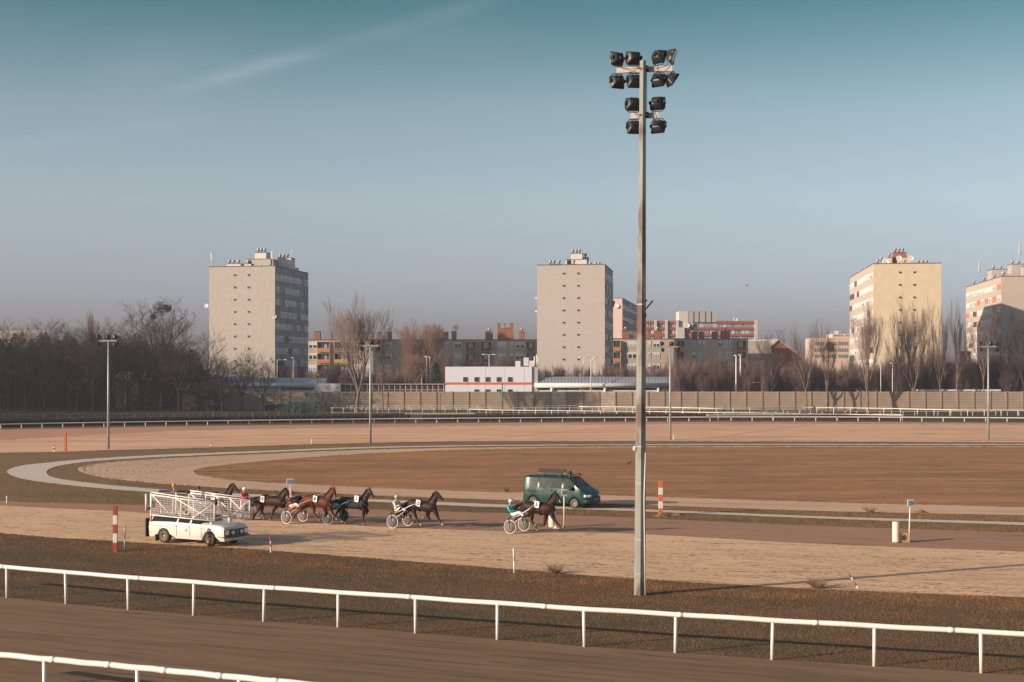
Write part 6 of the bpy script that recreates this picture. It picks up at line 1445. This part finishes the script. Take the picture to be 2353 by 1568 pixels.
b.tube([(-.9, -.55, 1.05), (-.75, -.5, 1.48), (-.6, -.4, 1.56), (.0, -.4, 1.54), (.1, -.45, 1.4)], .022, 6); b.build('carrier_frame', car)
b = MB().mt(black_plastic, True); b.tube([(-2.0, -.45, 2.34), (-.35, -.3, 2.36)], .05, 8); b.cyl((-.4, -.36, 2.36), (-.28, -.36, 2.36), .085, 10); b.build('hydraulic_ram', car)
b = MB().mt(black_plastic, True); b.tube([(-2.32, -.96, 1.52), (-2.1, -.9, 1.6)], .055, 8); b.build('hinge_joint', car)
b = MB().mt(black_plastic, True); b.sphere((1.78, -.9, 1.98), .09); b.build('end_stop', car)
b = MB().mt(gate_m, True); b.tube([(-1.35, -.2, 2.36), (-1.35, -.2, 2.52)], .02, 6); b.build('beacon_stem', car)
b = MB().mt(mat('amber', (.75, .22, .03), .3), True); b.lathe([(.055, 2.50), (.085, 2.53), (.085, 2.66), (.06, 2.71), (.02, 2.72)], 14, Matrix.Translation((-1.35, -.2, 0))); b.build('beacon', car)
b = MB().mt(black_plastic, True)
for x, y, z in ((-.1, -.9, 1.62), (.05, -.9, 1.5), (.25, -.88, 1.4)): b.sphere((x, y, z), .07, .06, .07)
b.build('loudspeaker', car)
# ------------------------------------------------------------------ horses, sulkies, drivers
hoof_m = mat('hoof', (.22, .14, .09), .6); sock_m = mat('white_sock', (.62, .56, .50), .8)
cloth_w = mat('number_cloth', (.78, .75, .74), .8, var=.03); shaft_d = mat('dark_shaft', (.03, .03, .035), .4, .3)
disc_m = mat('wheel_disc', (.14, .13, .12), .3, .0, var=.06, scale=2); tyre_w = mat('white_tyre', (.68, .62, .56), .5)
AH = R(-30)
class Rig:
    "local frame of one horse and sulky; T maps a zoomed photo pixel on a vertical plane to local (x, lat, z)"
    def __s(s): pass
    def __init__(s, zoom, zx, zy, ang=AH, dy=0):
        s.zo = zoom; s.u, s.v = s.disp(zx, zy); s.a = ang; s.P0 = P(s.u, s.v+dy)
        s.f = Vector((math.cos(ang), math.sin(ang), 0)); s.l = Vector((-math.sin(ang), math.cos(ang), 0))
    def disp(s, zx, zy):
        ox = {1: 500, 2: 950, 3: 1450, 4: 1900}[s.zo]; return ((zx/3.92+ox)/1.7408, (zy/3.92+1850)/1.7408)
    def T(s, zx, zy, lat=0.0):
        u, v = s.disp(zx, zy); ux = (u-CU)/F; uz = (HV-v)/F; fx_, fy_ = s.f.x, s.f.y
        sx = (ux*(s.P0.y+lat*s.l.y)-s.P0.x-lat*s.l.x)/(fx_-ux*fy_); Yw = s.P0.y+sx*fy_+lat*s.l.y
        return Vector((sx, lat, CAMH+uz*Yw))
def horse(rig, label, coat, points, torso, neck, head, legs, tail, ears, mane_c, number, numpos, straps=leather, wdk=1.0, hood=None, blanket=None, earc=None, noseband=None, socks=(), breast=None, tail_r=.09):
    """torso: (zx, zy, r) ; legs: list of (lat, [(zx, zy)...hip..hoof]) """
    T = rig.T; base = Vector((0, 0, 0)); t = empty('horse', label, 'horse', rig.P0, rig.a)
    mb = MB()
    tp = [(*T(x, y), r, r*.80*wdk) for x, y, r in torso]; mb.eloft(tp, 16)
    np_ = [(*T(x, y), r, r*.55) for x, y, r in neck]; mb.eloft(np_, 14)
    hp = [(*T(x, y), r, r*.72) for x, y, r in head]; mb.eloft(hp, 12)
    # jowl and nostril bulge
    h0 = Vector(hp[0][:3]); h1 = Vector(hp[-1][:3]); mb.sphere(h0.lerp(h1, .18)+Vector((0, 0, -.05)), .11, .075, .11, n=10, k=8)
    for e in ears:
        for s in (-1, 1):
            q = T(e[0], e[1]); rt = Vector((h0.x-.01, s*.055, h0.z+.06)); tipp = Vector((q.x+.0, s*.085, q.z)); mb.tube([rt, rt.lerp(tipp, .5), tipp], [.032, .034, .008], 8)
    hoofs = []
    for lat, pts in legs:
        pp = [T(x, y, lat) for x, y in pts]
        L = len(pp); rad = {5: [.15, .095, .066, .052, .056], 4: [.135, .078, .054, .054]}[L]
        pp[0] = Vector((pp[0].x, lat*.75, pp[0].z))
        # densify with knee bulge
        dens = []; rd = []
        for i in range(L-1):
            for q in (0, .33, .67): dens.append(pp[i].lerp(pp[i+1], q)); rr_ = rad[i]+(rad[i+1]-rad[i])*q; rd.append(rr_*(.9 if i == L-2 and q > 0 else 1))
        dens.append(pp[-1]); rd.append(rad[-1])
        mb.tube(dens, rd, 10)
        d = (pp[-1]-pp[-2]).normalized(); hoofs.append((pp[-1], (d+Vector((.5, 0, 0))).normalized(), pp[-2], d))
    me = remesh(mb, .019, 3, 'body'); me.materials.append(coat); me.materials.append(points)
    mi = []
    for p_ in me.polygons:
        c = p_.center; mi.append(1 if c.z < .52+.05*math.sin(c.x*30) else 0)
    me.polygons.foreach_set('material_index', mi); o = mesh_obj('body', me, t)
    for i, (p_, d, pk, dl) in enumerate(hoofs):
        b = MB().mt(hoof_m, True); e = p_+d*.09; b.tube([p_-d*.03, p_+d*.02, e], [.045, .055, .068], 10); b.build('hoof', t)
        if i in socks: b = MB().mt(sock_m, True); a0 = p_.lerp(pk, .45); b.tube([a0, p_.lerp(pk, .12), p_], [.046, .050, .052], 10); b.build('leg_wrap', t)
    # eye
    b = MB().mt(MATS['eye_dark'], True); el = h0.lerp(h1, .34)
    for s in (-1, 1): b.sphere(el+Vector((0, s*hp[0][3]*.55, .045)), .018, .014, .018, n=8, k=6)
    b.build('eye', t)
    # tail: many strands
    tl = [T(x, y) for x, y in tail]; rg = random.Random(3); b = MB().mt(mane_c, True)
    for k in range(34):
        off = Vector((rg.gauss(0, .03), rg.gauss(0, .05), rg.gauss(0, .03))); n = len(tl)
        b.tube([tl[i]+off*(0.5+2.2*i/(n-1)*tail_r/.09) for i in range(n)], [.03]+[.026]*(n-2)+[.004], 5)
    b.build('tail', t)
    # mane along the crest
    b = MB().mt(mane_c, True); crest = [(Vector(q[:3]), q[3]) for q in np_]+[(Vector(hp[0][:3]), .10)]
    for i in range(len(crest)-1):
        for k in range(16):
            f = (k+rg.random())/16; c = crest[i][0].lerp(crest[i+1][0], f); r_ = crest[i][1]*(1-f)+crest[i+1][1]*f
            dr = (crest[i+1][0]-crest[i][0]).normalized(); nn = Vector((-dr.z, 0, dr.x)); nn = nn if nn.z > 0 else -nn
            p0 = c+nn*r_*.90; b.tube([p0, p0+nn*.05+Vector((-.04, -.03, .01)), p0+Vector((-.12, -.07-.04*rg.random(), -.02-.10*rg.random()))], [.022, .018, .004], 4)
    b.build('mane', t)
    # harness: girth, saddle pad, back strap, breast strap, bridle
    gi = min(range(len(tp)), key=lambda i: abs(tp[i][0]-T(*numpos).x-.18)); g = tp[gi]; c = Vector(g[:3]); r1, r2 = g[3]+.022, g[4]+.022
    b = MB().mt(straps, True)
    b.tube([c+Vector((0.02*math.sin(a), r2*math.cos(a), r1*math.sin(a))) for a in [2*math.pi*i/24 for i in range(24)]], .024, 6, closed=True)
    b.tube([Vector((q[0], 0, q[2]+q[3]+.012)) for q in tp[1:gi+1]], .014, 5)
    for s in (-1, 1):
        fr_ = tp[-1]; b.tube([c+Vector((0, s*r2*.9, .1)), Vector((fr_[0], s*fr_[4]*.9, fr_[2]+.05)), Vector((fr_[0]+.12, s*.05, fr_[2]-.02))], .015, 5)
    b.build('harness', t)
    b = MB().mt(straps, True)
    for f, rr_, k in ((.12, 1.05, 1), (.62, 1.06, 1)):
        q = h0.lerp(h1, f); ax = (h1-h0).normalized(); nn = Vector((-ax.z, 0, ax.x)); ra = (hp[0][3]*(1-f)+hp[-1][3]*f)*1.04; b.tube([q+nn*math.sin(a)*(ra+.008)+Vector((0, math.cos(a)*(ra*.74+.008), 0)) for a in [2*math.pi*i/16 for i in range(16)]], .011, 5, closed=True)
    for s in (-1, 1): q0 = h0.lerp(h1, .12); q1 = h0.lerp(h1, .66); b.tube([q0+Vector((0, s*hp[0][3]*.75, 0)), q1+Vector((0, s*hp[-1][3]*.9, 0))], .010, 5)
    b.build('bridle', t)
    if noseband: b = MB().mt(noseband, True); q = h0.lerp(h1, .78); b.tube([q+Vector((-.03*math.sin(a), math.cos(a)*.075, math.sin(a)*.085)) for a in [2*math.pi*i/14 for i in range(14)]], .018, 6, closed=True); b.build('noseband', t)
    if hood:
        b = MB().mt(hood, True); pts_ = [(q[0], q[1], q[2], q[3]*1.07, q[4]*1.1) for q in hp[:2]]; b.eloft(pts_, 12); b.build('hood', t)
    if earc:
        b = MB().mt(earc, True); e = ears[0]
        for s in (-1, 1): q = T(e[0], e[1]); rt = Vector((h0.x-.01, s*.055, h0.z+.05)); tp_ = Vector((q.x, s*.085, q.z+.03)); b.tube([rt, rt.lerp(tp_, .5), tp_], [.045, .044, .012], 8)
        b.build('ear_hood', t)
    if breast:
        b = MB().mt(breast, True); fr_ = tp[-1]; g2 = tp[gi]
        b.tube([Vector((g2[0]+.12, -g2[4]*.98, g2[2]+.22)), Vector(((g2[0]+fr_[0])/2+.12, -fr_[4]*1.2, fr_[2]+.12)), Vector((fr_[0]+.16, -.08, fr_[2]-.02))], .04, 8); b.build('breast_band', t)
    if blanket:
        b = MB().mt(blanket, True); rs = []
        for q in tp[1:-1]: rs.append([Vector((q[0], (q[4]+.02)*math.cos(a), q[2]+(q[3]+.02)*math.sin(a))) for a in [R(-35+250*i/16) for i in range(17)]])
        b2 = b; n_ = 17; b.v = [tuple(v) for r_ in rs for v in r_]
        for i in range(len(rs)-1):
            for j in range(n_-1): b.face([i*n_+j, i*n_+j+1, (i+1)*n_+j+1, (i+1)*n_+j])
        b.build('rug', t)
    # number cloth on the near flank
    c = T(numpos[0], numpos[1], -.36); w_, h_ = .135, .165
    ni = min(range(len(tp)), key=lambda i: abs(tp[i][0]-c.x)); lat = -(tp[ni][4]+.06); c = T(numpos[0], numpos[1], lat)
    b = MB().mt(cloth_w, False); n_ = 5
    ov = []
    for cx, cz, a0 in ((w_-.03, h_-.03, 0), (-w_+.03, h_-.03, 90), (-w_+.03, -h_+.03, 180), (w_-.03, -h_+.03, 270)):
        for k in range(3): a = R(a0+k*45); ov.append((cx+.03*math.cos(a), cz+.03*math.sin(a)))
    M_ = Matrix.Translation(c) @ Matrix.Rotation(R(90), 4, 'X') @ Matrix.Rotation(R(-8), 4, 'Z')
    b.prism(ov, .012, M_); nb_ = b.build('number_board', t)
    q = mesh_obj('number', text_mesh(number, .27, mat('number_ink', (.05, .03, .06), .6), 'number', .003, .008), nb_); q.matrix_local = Matrix.Translation(c+Vector((0, -.019, 0))) @ Matrix.Rotation(R(90), 4, 'X') @ Matrix.Rotation(R(-8), 4, 'Z')
    return t, tp
def sulky(rig, label, shaft_end, shaft_m, wheel_r=.355, hw=.72, disc=None, tyre=None, seat_z=.80):
    t = empty('sulky', label, 'sulky', rig.P0, rig.a)
    for s in (-1, 1):
        q = empty('wheel', None, None, (0, s*hw, wheel_r)); q.parent = t; M_ = Matrix.Rotation(R(90), 4, 'X')
        b = MB().mt(tyre or tyre_w, True); b.tube([(wheel_r*.955*math.cos(a), 0, wheel_r*.955*math.sin(a)) for a in [2*math.pi*i/36 for i in range(36)]], wheel_r*.048, 8, closed=True); b.build('tyre', q)
        b = MB().mt(disc or disc_m, True); b.lathe([(.01, -.045), (.06, -.04), (wheel_r*.88, -.008), (wheel_r*.88, .008), (.06, .04), (.01, .045)], 32, M_); b.mt(shaft_d, True).cyl((0, -.06, 0), (0, .06, 0), .02, 8); b.mt(mat('valve_patch', (.20, .19, .18), .4)); b.box(-.03, .03, -.026, -.022, -wheel_r*.6, -wheel_r*.45); b.build('disc', q)
    b = MB().mt(shaft_d, True)
    for s in (-1, 1):
        b.tube([(0, s*(hw-.06), wheel_r), (-.10, s*(hw-.05), seat_z-.05), (-.1, s*(hw-.12), seat_z-.02)], .018, 6)
        b.tube([(0, s*(hw+.06), wheel_r), (-.06, s*(hw+.05), seat_z-.06), (-.1, s*(hw-.05), seat_z-.03)], .016, 6)
    b.tube([(-.1, -hw, seat_z-.03), (-.1, hw, seat_z-.03)], .022, 8); b.build('axle_fork', t)
    e = [rig.T(shaft_end[0], shaft_end[1], -.42), None]; e[1] = Vector((e[0].x, .42, e[0].z))
    for k, s in enumerate((-1, 1)):
        E = e[k]; b = MB().mt(shaft_m, True)
        b.tube([(-.08, s*.45, seat_z-.03), (.35, s*.47, seat_z+.12), (.9, s*.45, (seat_z+.12+E.z)/2), tuple(E)], [.026, .026, .022, .018], 8)
        b.tube([(0.02, s*(hw-.05), wheel_r), (.22, s*(hw-.08), wheel_r+.24), (.5, s*.5, seat_z+.02), (.72, s*.46, seat_z+.22)], [.018, .02, .02, .016], 7)
        b.build('shaft', t)
    b = MB().mt(leather, True); b.eloft([(-.34, 0, seat_z+.0, .035, .17), (-.2, 0, seat_z-.01, .04, .2), (-.02, 0, seat_z+.02, .03, .16)], 12); b.build('seat', t)
    b = MB().mt(shaft_d, True)
    for s in (-1, 1): b.tube([(-.15, s*.18, seat_z-.03), (.3, s*.22, seat_z-.03), (.62, s*.25, seat_z+.03), (.66, s*.25, seat_z+.10)], .015, 6)
    b.tube([(.62, -.47, seat_z+.12), (.62, .47, seat_z+.12)], .016, 6); b.build('foot_rest', t)
    return t
def driver(rig, label, jacket, trousers, helmet, head_zp, seat_z=.80, lean=0.0, stripes=None, gloves=None, whip=False, rein_to=None):
    who = ' '.join(label.replace(',', '').split()[:8]).removesuffix(' and'); t = empty('person', label, 'person', rig.P0, rig.a); hd = rig.T(*head_zp); z = seat_z
    hx = hd.x; cx = min(-.2, hx-.05)
    J = dict(pelvis=(-.20, 0, z+.13), chest=((-.20+hx)/2-.03, 0, z+.44), neck=(hx-.06, 0, hd.z-.16), head=(hx, 0, hd.z),
             shL=(hx-.07, .19, hd.z-.22), shR=(hx-.07, -.19, hd.z-.22), elL=(hx+.10, .27, hd.z-.46), elR=(hx+.10, -.27, hd.z-.46), haL=(hx+.36, .10, hd.z-.40), haR=(hx+.36, -.10, hd.z-.40),
             hipL=(-.16, .10, z+.12), hipR=(-.16, -.10, z+.12), knL=(.26, .20, z+.26), knR=(.26, -.20, z+.26), ftL=(.60, .26, z+.06), ftR=(.60, -.26, z+.06))
    figure(t, J, jacket, trousers, helmet, None, True, helmet_stripes=stripes, boots=leather, gloves=gloves)
    if rein_to:
        e = rig.T(*rein_to); b = MB().mt(leather, True)
        for s in (-1, 1): a = Vector((hx+.42, s*.08, hd.z-.40)); m_ = a.lerp(Vector((e.x, s*.12, e.z)), .5)+Vector((0, s*.18, -.0)); b.tube([a, m_, (e.x, s*.12, e.z)], .009, 4)
        q = b.build('reins'); q.location = rig.P0; q.rotation_euler = (0, 0, rig.a); tag(q, 'thin reins held by the '+who, 'reins')
    if whip: b = MB().mt(mat('whip_straw', (.45, .34, .18), .6), True); a = Vector((hx+.42, -.1, hd.z-.40)); e = rig.T(*whip); b.tube([a, a.lerp(e, .5), e], [.010, .008, .004], 4); q = b.build('whip'); q.location = rig.P0; q.rotation_euler = (0, 0, rig.a); tag(q, 'long thin whip held by the '+who, 'whip')
    return t
bay = mat('coat_bay', (.040, .014, .009), .62, var=.4, scale=4, spec=.2, bump=.012, col2=(.016, .008, .006), c2pos=(.46, .62)); bay_dk = mat('coat_dark_bay', (.022, .011, .008), .58, var=.4, scale=4, spec=.2, bump=.012); bay_rd = mat('coat_red_bay', (.075, .023, .011), .6, var=.35, scale=4, spec=.2, bump=.012, col2=(.06, .02, .011), c2pos=(.52, .72)); blackc = mat('coat_black', (.014, .009, .008), .58, var=.3, scale=4, spec=.2, bump=.012, col2=(.05, .018, .01), c2pos=(.58, .72))
pts_b = mat('coat_points', (.030, .018, .014), .55, var=.2); pts_r = mat('coat_points_red', (.075, .030, .018), .55, var=.2); mane_b = mat('mane_black', (.012, .010, .010), .6)
silver = mat('silver_shaft', (.48, .44, .42), .35, .4)
# --- number 5
r5 = Rig(4, 659, 1099)
horse(r5, 'front dark bay horse with number 5, trotting past the green van', bay, pts_b,
      [(738, 700, .17), (790, 690, .27), (860, 702, .30), (950, 716, .29), (1040, 726, .31), (1120, 726, .33), (1185, 730, .28), (1228, 745, .17)],
      [(1165, 690, .27), (1210, 625, .20), (1245, 560, .15), (1262, 510, .12)], [(1268, 508, .125), (1305, 560, .105), (1335, 600, .075), (1362, 636, .062)],
      [(-.13, [(1190, 800), (1232, 880), (1268, 938), (1340, 1000), (1372, 1020)]), (.14, [(1130, 800), (1105, 900), (1080, 985), (1000, 1003), (965, 992)]),
       (-.14, [(770, 740), (745, 810), (655, 880), (612, 935), (596, 965)]), (.14, [(860, 750), (905, 830), (885, 915), (945, 1000), (968, 1052)])],
      [(745, 650), (700, 665), (650, 700), (610, 745)], [(1240, 447)], mane_b, '5', (968, 660), noseband=mat('pale_noseband', (.45, .55, .52), .6), tail_r=.08)
sulky(r5, 'sulky with pale wheel discs behind the front horse number 5', (935, 655), silver, disc=disc_m)
driver(r5, 'driver in a turquoise jacket, white trousers and striped helmet sitting in the front sulky', mat('turquoise_silk', (.02, .33, .36), .6, var=.1, col2=(.30, .45, .48), c2pos=(.6, .7), scale=7), mat('white_breeches', (.70, .66, .64), .7), white_paint, (563, 618), stripes=mat('navy_stripe', (.05, .07, .16), .5), rein_to=(1300, 620), whip=(760, 470), gloves=leather)
# --- number 3
r3 = Rig(3, 590, 1015)
horse(r3, 'dark brown horse with number 3, second in the race', bay_dk, pts_b,
      [(722, 660, .17), (770, 655, .26), (840, 668, .28), (910, 680, .28), (980, 690, .29), (1050, 700, .29), (1100, 708, .25), (1135, 720, .15)],
      [(1085, 665, .25), (1120, 600, .19), (1145, 545, .14), (1158, 500, .115)], [(1162, 492, .12), (1205, 530, .10), (1240, 565, .075), (1270, 585, .062)],
      [(-.13, [(1130, 755), (1168, 830), (1190, 880), (1225, 945), (1255, 975)]), (.13, [(1030, 780), (1020, 840), (1055, 892), (990, 895), (965, 872)]),
       (-.13, [(800, 730), (815, 790), (840, 860), (880, 945), (915, 978)]), (.13, [(745, 700), (705, 770), (668, 815), (640, 865), (612, 862)])],
      [(730, 620), (670, 670), (610, 750), (575, 850)], [(1145, 435)], mane_b, '3', (872, 640), socks=(0, 2), tail_r=.16)
sulky(r3, 'sulky with white-rimmed grey discs behind horse number 3', (925, 615), silver, disc=mat('grey_disc', (.11, .10, .10), .35), tyre=tyre_w)
driver(r3, 'driver in a cream jacket and pale gold helmet sitting behind horse number 3', mat('cream_silk', (.58, .52, .46), .65, var=.08), mat('cream_breeches', (.62, .55, .52), .7), mat('gold_helmet', (.50, .36, .22), .35, .2), (538, 548), rein_to=(1195, 570), gloves=skin_m)
# --- number 1
r1 = Rig(2, 1540, 955)
horse(r1, 'black-looking horse with number 1 and dark hood, third in the race', blackc, pts_b,
      [(1590, 615, .17), (1640, 615, .26), (1710, 630, .28), (1790, 640, .29), (1870, 648, .30), (1940, 650, .30), (1990, 660, .27), (2025, 675, .16)],
      [(1975, 620, .25), (2010, 555, .19), (2040, 500, .14), (2060, 455, .115)], [(2066, 448, .12), (2095, 485, .10), (2118, 520, .078), (2138, 550, .064)],
      [(-.13, [(1985, 730), (1978, 800), (1972, 850), (1972, 925), (1978, 955)]), (.13, [(2005, 720), (2030, 745), (2048, 760), (2022, 805), (2008, 825)]),
       (-.13, [(1650, 700), (1660, 770), (1640, 830), (1655, 900), (1680, 940)]), (.13, [(1620, 690), (1600, 740), (1560, 790), (1530, 850), (1505, 870)])],
      [(1590, 580), (1545, 610), (1500, 670), (1475, 740)], [(2085, 385)], mane_b, '1', (1866, 572), hood=mat('dark_hood', (.02, .03, .032), .6), noseband=mat('orange_noseband', (.55, .12, .03), .6), breast=leather, blanket=mat('black_rug', (.014, .014, .016), .8), tail_r=.09)
sulky(r1, 'sulky with a dark far disc and teal shafts behind horse number 1', (1820, 575), mat('teal_shaft', (.02, .17, .20), .4), disc=mat('dark_disc', (.06, .065, .07), .3), tyre=mat('grey_tyre', (.28, .27, .26), .5))
driver(r1, 'driver in a blue and white jacket half hidden behind the head of horse number 8', mat('blue_white_silk', (.20, .30, .42), .65, var=.1, col2=(.6, .6, .62), c2pos=(.5, .55), scale=6), mat('pale_blue_breeches', (.40, .48, .52), .7), mat('white_helmet', (.62, .60, .60), .4), (1500, 520), rein_to=(2080, 520))
# --- number 8
r8 = Rig(2, 897, 947)
horse(r8, 'bright bay horse with number 8, red ear hood and red breast band', bay_rd, pts_r,
      [(1030, 590, .17), (1085, 590, .26), (1150, 598, .29), (1220, 605, .30), (1300, 615, .31), (1370, 625, .31), (1425, 640, .27), (1460, 660, .16)],
      [(1405, 590, .26), (1445, 525, .19), (1480, 470, .145), (1502, 430, .12)], [(1508, 425, .12), (1520, 475, .105), (1532, 520, .085), (1540, 565, .068)],
      [(-.13, [(1430, 700), (1470, 765), (1500, 810), (1540, 865), (1552, 885)]), (.13, [(1370, 710), (1385, 775), (1370, 835), (1300, 830), (1268, 800)]),
       (-.13, [(1070, 650), (1040, 710), (965, 770), (910, 820), (885, 850)]), (.13, [(1160, 670), (1205, 730), (1195, 790), (1245, 875), (1275, 905)])],
      [(1030, 560), (985, 560), (930, 590), (880, 640)], [(1500, 375)], mane_b, '8', (1215, 572), noseband=mat('pale_noseband2', (.5, .42, .40), .6), earc=mat('red_cloth', (.50, .05, .02), .7), breast=MATS['red_cloth'], tail_r=.16)
sulky(r8, 'sulky with orange shafts and white-rimmed discs behind horse number 8', (1190, 570), mat('orange_shaft', (.62, .22, .08), .4), disc=disc_m, tyre=tyre_w)
driver(r8, 'driver in a dark red jacket and dark red helmet, mostly hidden by a tail', mat('dark_red_silk', (.22, .025, .03), .65), MATS['white_breeches'], mat('maroon_helmet', (.16, .02, .03), .3), (862, 500), rein_to=(1520, 530), whip=(1680, 365))
# --- number 2
r2 = Rig(2, 190, 893, AH)
horse(r2, 'brown horse with number 2 and lowered head, behind the starting gate', bay, pts_b,
      [(338, 580, .17), (385, 578, .25), (450, 588, .28), (520, 598, .29), (590, 606, .30), (655, 615, .29), (705, 625, .25), (738, 640, .15)],
      [(690, 580, .24), (720, 520, .18), (745, 475, .14), (762, 440, .115)], [(768, 440, .12), (782, 485, .10), (795, 525, .08), (806, 560, .066)],
      [(-.13, [(600, 690), (572, 740), (555, 790), (528, 855), (516, 885)]), (.13, [(690, 670), (715, 695), (740, 700), (735, 650), (700, 690)]),
       (-.13, [(355, 660), (345, 720), (305, 780), (262, 840), (246, 875)]), (.13, [(375, 660), (395, 715), (385, 770), (410, 830), (414, 868)])],
      [(340, 550), (305, 570), (270, 600), (230, 640)], [(755, 395)], mane_b, '2', (391, 575), tail_r=.12)
sulky(r2, 'sulky with grey discs behind horse number 2, partly seen through the starting gate', (520, 520), shaft_d, disc=mat('grey_disc', (0,)*3), tyre=mat('grey_tyre', (0,)*3))
driver(r2, 'driver in an orange red jacket and white helmet sitting behind horse number 2', mat('orange_red_silk', (.52, .07, .025), .65, col2=(.6, .5, .45), c2pos=(.66, .7), scale=5), mat('navy_breeches', (.05, .06, .12), .7), white_paint, (112, 428), rein_to=(790, 540), gloves=mat('pale_gloves', (.5, .42, .36), .7))
# --- number 6
r6 = Rig(1, 1130, 845, AH)
horse(r6, 'brown horse with number 6, last of the field, seen over the starting gate', bay, pts_b,
      [(1255, 540, .17), (1305, 540, .25), (1370, 548, .28), (1440, 555, .29), (1510, 562, .30), (1575, 568, .29), (1625, 580, .25), (1655, 595, .15)],
      [(1610, 540, .24), (1645, 475, .18), (1670, 420, .14), (1690, 375, .115)], [(1698, 365, .12), (1738, 405, .10), (1768, 445, .078), (1795, 480, .064)],
      [(-.13, [(1640, 640), (1670, 710), (1690, 760), (1720, 820), (1735, 845)]), (.13, [(1570, 650), (1560, 710), (1580, 760), (1520, 770), (1500, 750)]),
       (-.13, [(1290, 620), (1260, 680), (1215, 730), (1180, 790), (1165, 820)]), (.13, [(1350, 630), (1380, 690), (1370, 740), (1400, 800), (1415, 840)])],
      [(1255, 510), (1220, 530), (1190, 570), (1165, 620)], [(1695, 312)], mane_b, '6', (1380, 545), tail_r=.1)
sulky(r6, 'sulky behind horse number 6, hidden by the starting gate', (1440, 520), shaft_d, disc=MATS['dark_disc'], tyre=MATS['grey_tyre'])
driver(r6, 'driver in a dark blue jacket and black helmet looking over the starting gate', mat('navy_silk', (.025, .04, .13), .65), MATS['navy_breeches'], black_plastic, (1150, 415), rein_to=(1760, 470))
# ------------------------------------------------------------------ haze
hz = MB(); hz.box(-420, 420, -12, 640, -1.0, 52.0); ho = hz.build('haze'); ho['kind'] = 'stuff'; ho['label'] = 'thin pale winter haze over the racecourse and the town behind'
hm = bpy.data.materials.new('haze_air'); hm.use_nodes = True; hn = hm.node_tree.nodes; hn.clear()
ov = hn.new('ShaderNodeOutputMaterial'); pv = hn.new('ShaderNodeVolumePrincipled'); pv.inputs['Color'].default_value = (.80, .82, .92, 1); pv.inputs['Density'].default_value = .00024; pv.inputs['Anisotropy'].default_value = .2
hm.node_tree.links.new(pv.outputs[0], ov.inputs['Volume']); ho.data.materials.append(hm)
